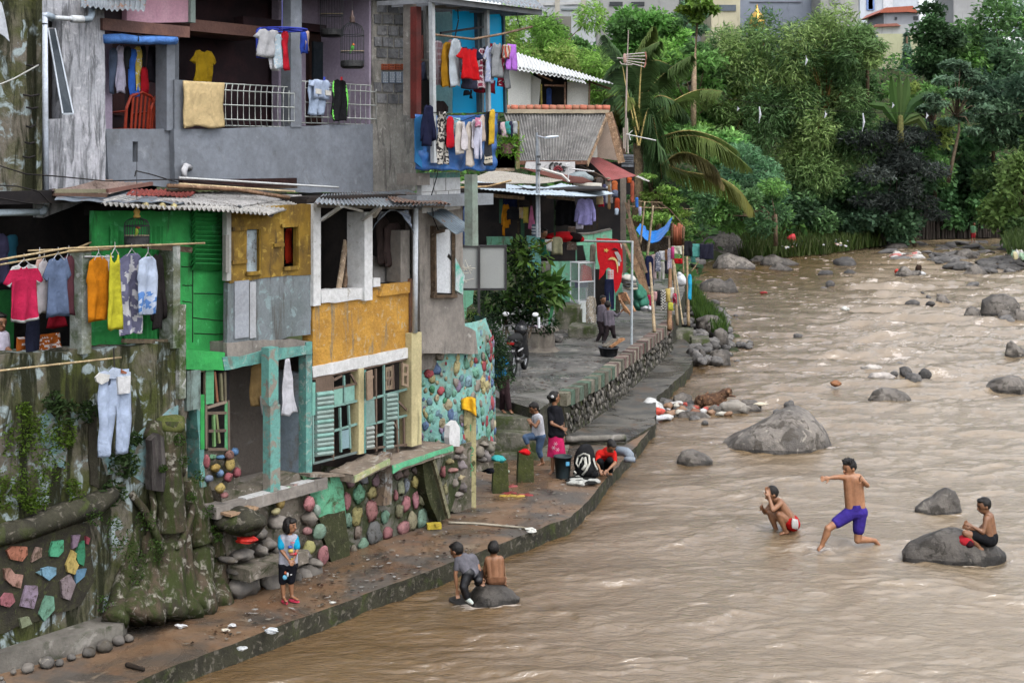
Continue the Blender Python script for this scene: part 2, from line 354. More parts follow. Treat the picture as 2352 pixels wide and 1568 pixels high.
def tz(x,y):
 i=int(np.clip(np.searchsorted(ys,y),1,len(ys)-1));j=int(np.clip(np.searchsorted(xs,x),1,len(xs)-1));return float(Zt[i,j])
groundm=M('ground_soil',(.035,.045,.018),(.055,.07,.02),(.10,.085,.06),sc_=.8,c3t=.62,rough=.95,bump=.9,bs=4,bd=.2)
gridmesh('ground',XX,YY,Zt,groundm,'structure')
edgeA=[(250,1600),(347,1550),(588,1456),(811,1374),(1075,1277),(1309,1187),(1352,1149)]+[(1375,1117),(1430,1058),(1504,975)]
innA=[(1440,930),(1130,980),(1000,1100),(760,1200),(500,1260),(150,1380),(-250,1560),(-250,1700)]
def slab(name,outer,inner,z,th,mat,side,kind='structure',jit=.02):
 O=[Hz(x,y,z)for x,y in outer];P=[]
 for a,b_ in zip(O[:-1],O[1:]):
  k=max(1,int((b_-a).length/.2))
  for t in range(k):
   p=a.lerp(b_,t/k);P.append(p+V((jit*nz(p,3)*2,jit*nz(p+V((5,5,5)),3)*2,0)))
 P.append(O[-1]);P+=[Hz(x,y,z)for x,y in inner]
 mb=MB();tri=geometry.tessellate_polygon([P]);n_=len(P)
 mb.add([p for p in P],[t for t in tri],0);lo=[p+V((0,0,-th))for p in P]
 base=len(mb.v);mb.add([p for p in P]+lo,[(i,i+n_,(i+1)%n_+n_,(i+1)%n_)for i in range(n_)],1)
 return obj(name,mb,[mat,side],kind=kind)
slab('pavement',edgeA,innA,ZL,1.3,wetconc,mossface)
edgeB=[(1434,1016)]+q('C4',(1290,1092),(1300,885),(1400,800),(1500,712),(1568,640))+q('E5',(830,500))
slab('path',edgeB,[(1560,770),(1500,780),(1440,820),(1300,940),(1200,1016)],ZL+.05,1.3,M('path_concrete',(.13,.12,.10),(.075,.073,.065),(.20,.18,.15),sc_=.9,c3t=.67,stain=(.13,.085,.05),st=.62,sts=.5,rough=.7,wet=.2,spec=.45),mossface)
edgeU=q('C4',(560,862),(720,785),(880,692),(1110,520),(1290,385),(1392,302))
slab('platform',[(1150,918),(1240,940)]+edgeU+[(1552,722),(1572,668),(1575,640)],[(1280,640),(1060,760),(1060,860)],ZU,1.2,upconc,mossface)
rw=thing('retaining_wall','mossy dry stone retaining wall with painted kerb bricks below the upper walkway','wall',Hz(*edgeU[0],z=ZU))
U=[Hz(x,y,ZU)for x,y in edgeU];off=V((.10,-.03,0))
mb=MB()
for a,b_ in zip(U[:-1],U[1:]):
 mb.box8([a+off*.3+V((0,0,-1.1)),b_+off*.3+V((0,0,-1.1)),b_+off*1.6+V((0,0,-1.1)),a+off*1.6+V((0,0,-1.1)),a+off*.3+V((0,0,-.1)),b_+off*.3+V((0,0,-.1)),b_+off*.8+V((0,0,-.1)),a+off*.8+V((0,0,-.1))])
obj('wall_face',mb,mossface,rw)
mb=MB();kb=MB();i=0
pal=[(.36,.33,.25),(.15,.23,.17),(.33,.30,.24),(.20,.27,.21)];pal2=[(.40,.35,.29),(.24,.13,.12),(.36,.32,.26),(.25,.16,.15)]
for a,b_ in zip(U[:-1],U[1:]):
 Ls=(b_-a).length;k=int(Ls/.26)
 for t in range(k):
  p=a.lerp(b_,t/k);q2=a.lerp(b_,(t+.94)/k);c=(pal if p.y<33 else pal2)[i%4];i+=1;s_=rnd.uniform(.6,1.1);c=tuple(x*s_ for x in c)
  if i%13==5:c=(.12,.12,.09)
  o_=V((.145+rnd.uniform(0,.02),-.045,0));iw=V((-.10,.03,0));z0=V((0,0,-.24+rnd.uniform(-.03,.03)));z1=V((0,0,.035+rnd.uniform(-.01,.01)))
  kb.box8([p+iw+z0,q2+iw+z0,q2+o_+z0,p+o_+z0,p+iw+z1,q2+iw+z1,q2+o_+z1,p+o_+z1],col=c)
 for t in range(int(Ls*46)):
  p=a.lerp(b_,rnd.random());zz=rnd.uniform(-.98,-.28);r=rnd.uniform(.035,.085);g=rnd.choice([.4,.7,1.0,1.5])
  mb.ell(p+V((.125,-.04,zz)),(r*.5,r*.8,r),n=7,k=5,col=(g,g*.97,g*.88),nzs=.3,seed=rnd.random()*50)
obj('stones',mb,rockm,rw,smooth=True);obj('kerb',kb,painted,rw)
st=MB();dirw=(U[1]-U[0]).normalized()
for k,(px0,px1,y,z)in enumerate([(1100,1244,962,.95),(1100,1240,996,.72),(1100,1246,1022,.5),(1110,1300,1046,.36)]):
 a=Hz(px0,y-6,z);b_=Hz(px1,y,z);bk=V((.1,1.0,0));
 def f(u,v,a=a,b_=b_,bk=bk,z=z):
  p=a.lerp(b_,u);prof=[(-.0,-.5),(-.0,-.03),(.03,0),(1,0)][int(round(v*3))];p=p+bk*prof[0]+V((0,0,prof[1]));return p+V((.02*nz(p,4),.05*nz(p+V((3,0,0)),3),.012*nz(p,6)))
 st.grid(f,14,3)
obj('steps',st,M('step_concrete',(.16,.15,.12),(.08,.08,.06),(.24,.22,.18),sc_=3,stain=(.05,.065,.02),st=.52,bump=.6),label='mossy worn concrete steps leading up to the upper walkway',cat='steps',smooth=True)
mb=MB();a=Hz(1300,1017,ZL+.05);b_=Hz(1437,1013,ZL+.05)
mb.tube([a.lerp(b_,t/8)+V((0,0,.07+.02*nz(V((t,0,0)),1.7)))for t in range(9)],.07,7)
obj('concrete_kerb',mb,concrete,label='rough concrete kerb crossing the walkway behind the washing woman',cat='kerb',smooth=True)
def inside(p,poly):
 c=False;j=len(poly)-1
 for i in range(len(poly)):
  a,b_=poly[i],poly[j]
  if(a[1]>p[1])!=(b_[1]>p[1])and p[0]<(b_[0]-a[0])*(p[1]-a[1])/(b_[1]-a[1]+1e-12)+a[0]:c=not c
  j=i
 return c
PA_=[(.52,.20,.20),(.20,.42,.30),(.52,.45,.20),(.25,.34,.46),(.42,.33,.42),(.42,.40,.30),(.22,.40,.28),(.55,.28,.28)]
def stones_on(mb,F,poly,sp,pal,d=0.0,szf=.36,jit=.28,tall=1.25,rough=.28,depth=.5,n=8,k=6,skip=.05,surf=None):
 xs_=[p[0]for p in poly];ys_=[p[1]for p in poly];y=min(ys_);r_=0
 while y<max(ys_):
  x=min(xs_)+(sp*.5 if r_%2 else 0)
  while x<max(xs_):
   p=(x+rnd.uniform(-jit,jit)*sp,y+rnd.uniform(-jit,jit)*sp*tall)
   if inside(p,poly)and rnd.random()>skip:
    w=F.hit(p[0],p[1],d);sc1=sp/FL*w.y
    a=szf*sc1*rnd.uniform(.75,1.2);bb=a*tall*rnd.uniform(.75,1.25);th=rnd.uniform(-.5,.5)
    Mx=Matrix((F.d,F.n,V((0,0,1)))).transposed()@Matrix.Rotation(th,3,'Y')
    c=rnd.choice(pal);s_=rnd.uniform(.75,1.1);c=tuple(v_*s_ for v_ in c)
    mb.ell(w,(a,a*depth,bb),Mx,n,k,col=c,nzs=rough,seed=rnd.random()*90)
   x+=sp
  y+=sp*tall*.9;r_+=1
F=F0
def corr(mb,A,B,C,D_,n=14,amp=.02,m=0,col=None,sag=.03,seed=0,nv=5,ragged=.03):
 A,B,C,D_=map(V,(A,B,C,D_))
 def f(u,v):
  p=A.lerp(B,u).lerp(D_.lerp(C,u),v);e=(D_-A).normalized()
  p=p+V((0,0,amp*math.sin(2*math.pi*n*u)+sag*nz((u*3+seed,v*2,seed*1.7),1)))
  if v in(0,1):p=p+e*ragged*nz((u*9,seed+v*3,2),1)
  return p
 mb.grid(f,n*6,nv,m,col,th=(0,0,-.006));return mb
def line(name,pts,r,mat,label=None,cat=None,sag=0,col=None,parent=None,n=5,group=None):
 P=[];
 for a,b in zip(pts[:-1],pts[1:]):
  for t in range(8):p=V(a).lerp(V(b),t/8);P.append(p+V((0,0,-sag*math.sin(math.pi*t/8))))
 P.append(V(pts[-1]));mb=MB().tube(P,r,n,col=col);return obj(name,mb,mat,parent,label,cat,group,smooth=True)
weath=M('weathered_white',(.50,.50,.54),(.38,.39,.42),(.58,.58,.61),sc_=2,streak=True,stain=(.14,.145,.155),st=.54,sts=2.2,bump=.4)
gpaint=M('grey_paint',(.215,.235,.27),(.175,.19,.215),(.26,.28,.31),sc_=1.1,c3t=.66,rough=.8,bump=.5,bs=9,stain=(.13,.135,.14),st=.66)
lilac=M('lilac_plaster',(.44,.37,.47),(.36,.30,.39),sc_=1,bump=.15,stain=(.22,.2,.22),st=.68)
maroon=M('dark_maroon',(.050,.022,.026),(.028,.016,.02),sc_=2,rough=.7,bump=.1)
blockm=M('block_mortar',(.36,.34,.30),(.26,.245,.22),(.42,.40,.36),sc_=3,bump=.9,bs=20,stain=(.10,.095,.085),st=.58,streak=True)
blocks=M('cement_block',(1,1,1),(.62,.62,.63),(1.2,1.18,1.15),sc_=5,bump=.9,bs=26,attr=True)
green=M('green_paint',(.04,.36,.085),(.03,.27,.065),(.08,.42,.15),sc_=1.6,c3t=.64,rough=.7,bump=.8,bs=7,streak=True,stain=(.03,.12,.04),st=.62,sts=1.6,sw=.06)
teal=M('teal_paint',(.14,.35,.30),(.10,.25,.23),(.30,.38,.34),sc_=3,c3t=.60,rough=.8,bump=.5,stain=(.17,.155,.13),st=.60,sts=2)
ochre=M('ochre_plaster',(.54,.29,.055),(.42,.22,.045),(.48,.36,.20),sc_=2.6,c3t=.62,rough=.9,bump=1.0,bs=22,streak=True,stain=(.26,.20,.12),st=.60,sts=1.5,sw=.07)
mustard=M('mustard_board',(.30,.18,.025),(.17,.10,.02),(.38,.25,.05),sc_=2.5,rough=.8,bump=.3,bs=10,stain=(.06,.04,.02),st=.60,streak=True)
white=M('white_paint',(.66,.66,.66),(.58,.58,.57),(.40,.38,.34),sc_=2.5,c3t=.66,rough=.75,bump=.5,bs=14)
greysheet=M('grey_board',(.20,.225,.24),(.15,.175,.18),(.24,.31,.32),sc_=1.6,c3t=.60,rough=.75,streak=True,stain=(.085,.075,.065),st=.58,bump=.35)
cement=M('bare_cement',(.285,.255,.225),(.20,.18,.16),(.36,.34,.31),sc_=1.5,c3t=.66,rough=.9,bump=.6,bs=14,streak=True,stain=(.13,.12,.105),st=.62)
tin=M('zinc_sheet',(.36,.40,.43),(.26,.29,.32),(.33,.16,.09),sc_=1.8,c3t=.60,rough=.5,metal=.25,bump=.1,stain=(.25,.13,.08),st=.66,attr=True)
asb=M('old_corrugated',(.52,.50,.47),(.36,.35,.33),(.17,.15,.13),sc_=3,c3t=.62,rough=.85,bump=.5,attr=True,stain=(.13,.11,.09),st=.62,sts=2)
moss=M('mossy_plaster',(.165,.145,.115),(.065,.075,.018),(.36,.43,.44),sc_=1.2,c3t=.57,w=.1,rough=.95,bump=.8,streak=True,stain=(.022,.024,.010),st=.515,sts=1.1,sw=.07)
creamp=M('cream_paint',(.56,.49,.27),(.44,.38,.21),(.30,.26,.17),sc_=1.5,c3t=.66,rough=.8,streak=True,stain=(.16,.15,.08),st=.66)
redp=M('dark_red_paint',(.16,.03,.025),(.10,.025,.02),sc_=3,rough=.55,bump=.2)
tarpb=M('blue_tarp',(.03,.14,.42),(.02,.10,.32),(.05,.2,.5),sc_=1.5,rough=.38,spec=.6,bump=.5,bs=5,bd=.06)
cyan=bpy.data.materials.new('cyan_sheet');cyan.use_nodes=True
_n=cyan.node_tree;_b=_n.nodes['Principled BSDF'];_b.inputs['Base Color'].default_value=(.02,.55,.95,1);_b.inputs['Roughness'].default_value=.5
_t=_n.nodes.new('ShaderNodeBsdfTranslucent');_t.inputs[0].default_value=(.08,.8,1.0,1);_m=_n.nodes.new('ShaderNodeMixShader');_m.inputs[0].default_value=.6
_n.links.new(_b.outputs[0],_m.inputs[1]);_n.links.new(_t.outputs[0],_m.inputs[2]);_n.links.new(_m.outputs[0],_n.nodes['Material Output'].inputs[0])
def P(mat,pts,th=.12,d=0.,holes=(),jit=.0,name='wall',parent=None,**k):
 return obj(name,MB().panel(F,pts,th,d,holes,jit=jit),mat,parent,**k)
def BX(mat,x0,y0,x1,y1,d0,d1,name,parent=None,col=None,**k):
 return obj(name,MB().pb(F,x0,y0,x1,y1,d0,d1,col=col),mat,parent,**k)
def rect(c,x0,y0,x1,y1):return q(c,(x0,y0),(x1,y0),(x1,y1),(x0,y1))
def R4(x0,y0,x1,y1):return[(x0,y0),(x1,y0),(x1,y1),(x0,y1)]
gh=thing('house','grey plastered house with a wire mesh balcony over the green and mustard shacks','house',F.at(F.uv(550,435,1.)[0],5.4,1.))
P(gpaint,[(243,296),(400,296),(404,432),(250,418)],.14,1.05,[q('A1',(1160,1240),(1208,1240),(1208,1418),(1160,1418))],name='parapet',parent=gh,jit=.006)
P(gpaint,[(400,296),(426,297),(660,291),(856,285),(857,442),(620,442),(402,434)],.14,.95,name='parapet',parent=gh,jit=.008)
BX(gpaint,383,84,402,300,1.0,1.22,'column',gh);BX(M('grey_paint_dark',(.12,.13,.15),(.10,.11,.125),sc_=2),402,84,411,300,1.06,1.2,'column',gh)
BX(gpaint,401,184,424,300,.97,1.12,'pier',gh)
BX(gpaint,668,-30,693,292,.93,1.13,'column',gh)
BX(lilac,239,98,258,298,1.5,2.5,'inner_wall',gh)
o=MB();o.pb(F,230,-40,640,300,2.35,2.5);obj('back_wall',o,maroon,gh)
o=MB();o.pb(F,640,-40,862,300,2.1,2.25);obj('back_wall',o,lilac,gh)
u_e=F.uv(856,285,.95)[0];o=MB();o.pbox(F,u_e-.03,u_e+.02,6.3,9.2,1.0,2.1);obj('side_wall',o,lilac,gh)
u_a=F.uv(236,285,1.05)[0];o=MB();o.pbox(F,u_a-.4,u_e+1.2,8.60,8.75,.6,3.2);o.pbox(F,u_a,u_e,5.65,5.75,1.1,2.5);obj('floor_slab',o,gpaint,gh)
o=MB();o.pb(F,236,52,436,78,.80,1.5);obj('ledge',o,M('brown_paint',(.17,.085,.065),(.12,.06,.05),sc_=3,rough=.6),gh)
o=MB();o.pb(F,436,54,628,80,1.5,2.3);obj('ledge',o,M('brown_paint'),gh)if False else obj('ledge',o,MC['brown_paint'],gh)
o=MB();o.panel(F,q('A1',(1110,-60),(1655,-60),(1655,195),(1110,205)),.1,1.35);obj('pink_wall',o,M('pink_paint',(.62,.36,.44),(.55,.30,.38),sc_=2,rough=.6,bump=.1),gh)
BX(M('grey_green',(.28,.34,.31)),438,-20,449,52,1.3,1.5,'column',gh);BX(maroon,236,-20,292,52,1.45,1.6,'back_wall',gh)
o=MB();o.pb(F,*q1('A2',1140,300),*q1('A2',1370,1100),2.02,2.12);obj('door',o,M('door_wood',(.05,.022,.016),(.03,.015,.012),sc_=5,rough=.6),gh)
o=MB();o.pb(F,*q1('A2',1175,370),*q1('A2',1300,700),1.98,2.02);obj('pane',o,M('dark_glass',(.03,.04,.05),(.05,.06,.07),rough=.15,bump=0),gh)
o=MB();o.pb(F,*q1('A2',560,205),*q1('A2',1640,270),1.9,2.1);obj('beam',o,maroon,gh)
o=MB();o.pb(F,*q1('A1',990,820),*q1('A1',1090,1010),2.3,2.36);o.pb(F,*q1('A1',1150,700),*q1('A1',1310,1110),2.3,2.36);obj('door',o,M('red_door',(.10,.02,.018),(.06,.015,.014),rough=.5),gh)
rl=MB();rmat=M('rail_wire',(.55,.58,.55),(.42,.44,.42),sc_=10,rough=.5,bump=0)
def railing(x0,x1,yt,yb,n):
 mb=MB();u0,z1=F.uv(x0,yt,1.0);u1,_=F.uv(x1,yt,1.0);_,z0=F.uv((x0+x1)/2,yb,1.0);h=z1-z0
 zs=[z1,z1-h*.16,z1-h*.5,z0+h*.16,z0+.01];ds=[1.0,.93,.93,.93,1.0]
 for z,d in zip(zs,ds):mb.tube([F.at(u0,z,d),F.at(u1,z,d)],.009,4)
 for k in range(n+1):
  u=u0+(u1-u0)*k/n;mb.tube([F.at(u+.09,z1,1.0),F.at(u,zs[1],.93),F.at(u,zs[3],.93),F.at(u+.09,z0,1.0)],.0065,4)
 return mb
obj('railing',railing(424,668,187,291,18),rmat,gh);obj('railing',railing(693,856,187,286,13),rmat,gh)
P(blockm,[(857,-30),(958,-30),(955,440),(853,442)],.25,.98,[],name='block_wall',parent=gh,jit=.012)
mb=MB();rowsb=[(30,38),(78,44),(128,46),(171,42),(215,40)]
for yA,h in[(0,52),(58,42),(106,42),(152,40),(196,44),(244,0),(342,0),(388,0)]:
 pass
yy=-20;
for r_ in range(10):
 h=24;xo=4 if r_%2 else-8
 if 146<yy+12<198:yy+=26;continue
 x=862+xo
 while x<950:
  x1=min(x+24,950);a=max(x+1,861)
  if x1-a>6:
   g=rnd.uniform(.17,.30);e=F.uv(a,yy)[1]
   mb.panel(F,[(a+rnd.uniform(-1,1),yy+1+(a-860)*.045),(x1-1.5,yy+1+(x1-860)*.045),(x1-1.5,yy+h-2+(x1-860)*.04),(a,yy+h-2+(a-860)*.04)],.06,.955+rnd.uniform(0,.015),col=(g,g,g*1.03),jit=.006)
  x+=26
 yy+=26
obj('blocks',mb,blocks,gh)
mb=MB()
for k in range(4):
 x0=215+58*k;
 for(a,b_,y0,y1)in((x0,x0+46,562,612),):
  mb.pb(F,*q1('A3',a,y0),*q1('A3',b_,y1),.94,1.0,col=(.40,.10,.045))
  for i in range(3):
   for j in range(2):mb.pb(F,*q1('A3',a+5+i*14,y0+6+j*22),*q1('A3',a+12+i*14,y0+18+j*22),.936,.95,col=(.10,.03,.02))
 mb.pb(F,*q1('A3',x0,630),*q1('A3',x0+46,728),.945,1.0,col=(.22,.26,.32))
 for i in range(3):
  for j in range(5):mb.pb(F,*q1('A3',x0+5+i*14+(j%2)*3,636+j*18),*q1('A3',x0+12+i*14+(j%2)*3,646+j*18),.94,.95,col=(.62,.66,.70))
obj('vent_blocks',mb,plain,gh)
mb=MB();c=FQ('A1',1620,1480,.8);mb.tube([FQ('A1',1610,1560,.8),FQ('A1',1612,1490,.8),FQ('A1',1625,1455,.84),FQ('A1',1660,1470,.95)],.045,10,col=(.5,.5,.52));obj('outlet_pipe',mb,plain,gh,smooth=True)
mb=MB();corr(mb,F.hit(185,17,.4),F.hit(332,24,.4),F.hit(340,-20,1.4),F.hit(190,-30,1.4),12,.015);obj('canopy',mb,tin,gh)
wh=thing('house','white weathered house wall with a tilted open window and a long pale drainpipe','house',F.at(F.uv(180,440,.8)[0],5.2,.8))
P(weath,[(88,-20),(240,-20),(243,445),(100,500)],.2,.85,[q('A1',(420,120),(545,140),(545,1040),(420,1040))],name='wall',parent=wh,jit=.008)
mb=MB().pb(F,100,20,160,300,1.05,1.3);obj('room',mb,dark,wh)
w=MB();cs=[F.hit(*p,d)for p,d in zip(q('A1',(420,250),(480,250),(640,995),(548,998)),(.82,.82,.25,.25))]
for i in range(4):w.beam(cs[i],cs[(i+1)%4],.018,.02,col=(.45,.5,.56)if i>0 else(.2,.2,.22))
sash=obj('window_sash',w,plain,wh);
w=MB();w.prism(cs,F.n*-.006);obj('pane',w,MC['dark_glass'],sash)
def elb(mb,pts,r,col):mb.tube(pts,r,12,col=col)
pipec=(.62,.68,.78);gcol=(.30,.36,.42)
mb=MB();mb.tube([F.hit(101,30,.5),F.hit(105,470,.5)],.040,14,col=pipec);mb.tube([F.hit(108,40,.5),F.hit(196,46,.5)],.03,12,col=(.6,.63,.66))
mb.tube([F.hit(-30,489,.5),F.hit(90,487,.5)],.042,14,col=(.50,.60,.68));mb.tube([F.hit(165,44,.48),F.hit(190,45,.48)],.048,12,col=(.72,.75,.78))
dp=obj('drainpipe',mb,plain,wh,smooth=True)
mb=MB();mb.tube([F.hit(103,458,.5),F.hit(104,478,.5),F.hit(100,486,.5),F.hit(88,487,.5)],.047,14,col=gcol);mb.tube([F.hit(101,56,.5),F.hit(101,38,.5),F.hit(108,36,.5),F.hit(122,42,.5)],.046,14,col=gcol)
mb.tube([F.hit(188,46,.5),F.hit(206,44,.5),F.hit(211,32,.55),F.hit(211,16,.6)],.042,12,col=gcol);obj('elbow',mb,plain,dp,smooth=True)
mo=thing('old_wall','dark mossy old wall with a ragged broken underside at the left edge','wall',F.at(F.uv(40,455,.4)[0],5.1,.4))
P(moss,[(-70,-30),(92,-30),(95,452),(60,462),(30,452),(0,458),(-70,450)],.5,.45,name='wall_face',parent=mo,jit=.03)
BX(moss,84,-30,97,468,.38,.6,'pilaster',mo)
mb=MB()
for a,b_ in[((230,570),(350,565)),((200,830),(340,828)),((230,940),(330,940)),((230,1105),(300,1095)),((220,1245),(300,1245)),((200,1370),(300,1365))]:
 mb.tube([FQ('A1',*a,.36),F.hit(*q1('A1',(a[0]+b_[0])/2,a[1]+12),.3),FQ('A1',*b_,.36)],.012,5)
obj('cable_clips',mb,dark,mo)
P(M('pale_cloth',(.55,.58,.62),(.4,.42,.46),sc_=4),[(-10,-10),(4,8),(12,40),(22,96),(10,84),(-10,70)],.02,-.1,name='plastic_sheet',label='torn pale sheet hanging at the top left corner',cat='sheet')
pg=thing('porch','dark covered porch behind the washing with a green painted inner wall','porch',F.at(F.uv(100,800,1.5)[0],3.4,1.5))
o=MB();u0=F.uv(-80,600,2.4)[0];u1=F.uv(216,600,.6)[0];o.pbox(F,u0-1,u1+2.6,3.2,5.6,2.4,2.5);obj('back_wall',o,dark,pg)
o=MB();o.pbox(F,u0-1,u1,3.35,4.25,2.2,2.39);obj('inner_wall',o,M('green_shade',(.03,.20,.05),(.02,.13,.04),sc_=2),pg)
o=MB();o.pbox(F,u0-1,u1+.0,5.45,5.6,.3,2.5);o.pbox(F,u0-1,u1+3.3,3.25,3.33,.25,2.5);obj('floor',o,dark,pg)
o=MB();o.pb(F,*q1('B1',0,1380),*q1('B1',0,1380),.7,1.);
gs=thing('shack','bright green shack with louvred shutters joined to a mustard and grey boarded room','shack',F.at(F.uv(560,800)[0],2.8,0))
GB=[(218,484),(519,484),(519,828),(517,849),(430,852),(424,790),(218,812)]
P(green,GB,.1,.30,name='wall',parent=gs,jit=.01)
for a,b_ in[((20,878),(120,876)),((30,1040),(118,1043)),((115,1325),(405,1352)),((120,400),(118,1540)),((120,900),(405,905)),((130,1110),(380,1118)),((30,1180),(110,1190)),((130,1460),(400,1470))]:
 mb=MB();mb.tube([FQ('B2',a[0]+(b_[0]-a[0])*t/6,a[1]+(b_[1]-a[1])*t/6+8*nz((t,a[1],a[0]),.7),.295)for t in range(7)],.006,4);obj('board_seam',mb,dark,gs)
def rib(x0,x1,y0,y1,n):
 a=F.hit(x0,y0,.28);b_=F.hit(x1,y0,.28);zb=F.hit((x0+x1)/2,y1,.28).z
 mb=MB();mb.grid(lambda u,v:(a.lerp(b_,u)+F.n*(.012+.02*math.sin(u*n*6.283)))*1.0+V((0,0,(zb-a.z)*v)),n*6,1);obj('corrugated_panel',mb,green,gs)
rib(*q1('B1',960,0)[:1],q1('B1',1100,0)[0],q1('B1',0,520)[1],q1('B1',0,700)[1],3)
rib(q1('B1',1300,0)[0],q1('B1',1420,0)[0],q1('B1',0,525)[1],q1('B1',0,760)[1],3)
rib(q1('B1',1080,0)[0],q1('B1',1440,0)[0],q1('B1',0,1120)[1],q1('B1',0,1555)[1],8)
mb=MB()
for k in range(13):
 y0=385+k*40;
 a=FQ('B2',125,y0+8,.22);b_=FQ('B2',402,y0+14,.22)
 if y0<870:mb.beam(a,b_,.02,.11,up=V((F.n.x*.6,F.n.y*.6,.8)))
obj('louvres',mb,green,gs)
mb=MB();mb.panel(F,q('C2',(60,35),(400,60),(395,215),(62,205)),.35,-.05,jit=.01);obj('beam',mb,green,gs)
P(mustard,q('B2',(455,360),(1168,330),(1165,945),(830,965),(440,1025)),.08,.0,[q('B2',(592,550),(708,548),(708,925),(592,932)),q('B2',(915,527),(1033,520),(1033,878),(915,888))],name='wall',parent=gs,jit=.008)
P(greysheet,q('B2',(425,1015),(440,1022),(830,962),(1160,944),(1150,1470),(950,1490),(860,1530),(700,1568),(420,1568)),.08,.01,name='wall',parent=gs,jit=.01)
mb=MB();mb.pb(F,*q1('B2',488,1000),*q1('B2',610,1500),-.02,.02,col=(.34,.36,.40));mb.pb(F,*q1('B2',620,1010),*q1('B2',672,1500),-.015,.02,col=(.40,.41,.43));mb.pb(F,*q1('B2',416,400),*q1('B2',455,1000),-.03,.05,col=(.42,.42,.40));mb.pb(F,*q1('B2',408,600),*q1('B2',438,930),-.05,.0,col=(.26,.25,.23));obj('batten',mb,plain,gs)
mb=MB()
for a,b_ in[((465,548),(590,543)),((463,840),(590,828)),((830,690),(915,685)),((895,520),(1040,512)),((590,938),(720,930)),((915,895),(1040,885))]:mb.beam(FQ('B2',*a,-.02),FQ('B2',*b_,-.02),.03,.05)
mb.beam(FQ('B2',712,545,-.02),FQ('B2',712,935,-.02),.05,.03);mb.beam(FQ('B2',1040,515,-.02),FQ('B2',1042,885,-.02),.05,.03)
obj('window_frame',mb,mustard,gs)
BX(M('peeling_blue_board',(.42,.50,.54),(.30,.33,.35),(.16,.15,.14),sc_=5,c3t=.60,streak=True,bump=.4),*q1('B2',592,555),*q1('B2',684,928),.06,.09,'shutter',gs)
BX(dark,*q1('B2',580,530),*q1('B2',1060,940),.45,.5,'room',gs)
P(cement,q('C2',(415,-25),(1000,-60),(1165,-35),(1165,-5),(790,35),(600,80),(420,98)),.35,-.02,name='beam',parent=gs,jit=.015)
P(teal,q('C2',(378,102),(600,82),(780,32),(1165,-8),(1165,72),(890,118),(778,142),(400,216)),.30,-.06,name='beam',parent=gs,jit=.012)
BX(teal,703,785,717,1090,-.04,.10,'post',gs)
tp=MB();a0,a1=q1('C2',790,20),q1('C2',850,1330);tp.pb(F,*q1('C2',785,15),*q1('C2',868,520),-.28,-.14);tp.pb(F,*q1('C2',798,520),*q1('C2',885,1330),-.28,-.14);obj('post',tp,M('teal_peel',(.15,.37,.32),(.13,.30,.27),(.27,.24,.20),sc_=1.6,c3t=.56,rough=.8,bump=.5,stain=(.12,.13,.12),st=.60),gs)
o=MB();o.pb(F,*q1('C2',430,120),*q1('C2',1120,1120),.75,.9);obj('recess_wall',o,M('grey_render',(.125,.105,.09),(.085,.072,.062),(.17,.16,.145),sc_=1.2,c3t=.66,bump=.5),gs)
BX(M('blue_grey',(.25,.31,.37),(.22,.26,.29),sc_=3,stain=(.18,.16,.14),st=.62),*q1('C2',1050,240),*q1('C2',1120,1110),.10,.76,'inner_wall',gs)
o=MB();uL=F.uv(460,1100,.0)[0];uR=F.uv(716,1100,.0)[0];o.pbox(F,uL,uR,1.35,1.50,-.30,.8);obj('floor',o,cement,gs)
o=MB();
for k in range(9):
 u=uL+.38+k*.165
 for j in range(2):
  if rnd.random()<.8:o.pbox(F,u,u+.155,1.50,1.512,-.28+j*.17,-.13+j*.17,col=(.55,.55,.54)if j==0 else(.32,.27,.22))
obj('floor_tiles',o,plain,gs)
garment_later=[(-.08,'tri','C2',880,125,1032,612,(.56,.56,.60),'white plastic sack hanging from the teal beam right of the post'),(.15,'narrow','C2',635,150,775,532,(.26,.17,.07),'brown and gold cloth sack hanging left of the teal post'),(.10,'cloth','C2',712,440,800,600,(.30,.29,.28),'grey cloth tail hanging behind the teal post'),(.25,'narrow','B2',940,545,992,860,(.45,.03,.01),'orange red cloth hanging in the right mustard window'),(.22,'narrow','B3',165,440,255,860,(.03,.02,.018),'dark ragged bundle hanging at the left of the second ochre window'),(.2,'narrow','B3',235,500,372,885,(.045,.03,.028),'dark brown net bag hanging in the second ochre window')]
lw=MB()
for k in range(7):
 y=235+k*42;lw.beam(FQ('C2',232,y,.0),FQ('C2',300,y-6,.0),.015,.07,col=(.10,.36,.18))
for a,b_,c in[((225,230),(232,900),(.20,.16,.12)),((305,225),(330,490),(.25,.11,.06)),((360,240),(372,480),(.18,.17,.10)),((238,590),(412,585),(.16,.12,.09)),((412,490),(412,910),(.12,.40,.18)),((425,480),(430,900),(.16,.12,.09)),((240,540),(410,490),(.28,.22,.17)),((250,745),(405,740),(.14,.1,.08)),((245,905),(412,905),(.16,.12,.09)),((320,600),(348,850),(.20,.22,.10)),((240,600),(240,900),(.14,.1,.08)),((300,600),(305,880),(.16,.3,.12)),((395,230),(400,480),(.14,.12,.08))]:
 lw.beam(FQ('C2',*a,.02),FQ('C2',*b_,.02),.035,.035,col=c)
obj('louvre_window',lw,plain,gs);BX(dark,*q1('C2',195,215),*q1('C2',440,905),.12,.16,'room',gs)
BX(green,*q1('C2',188,430),*q1('C2',222,905),-.03,.05,'door_frame',gs);BX(M('grey_teal_wood',(.20,.27,.25),(.13,.17,.15),sc_=6,streak=True,stain=(.05,.05,.04),st=.55),*q1('C2',68,215),*q1('C2',188,560),-.05,.05,'post',gs)
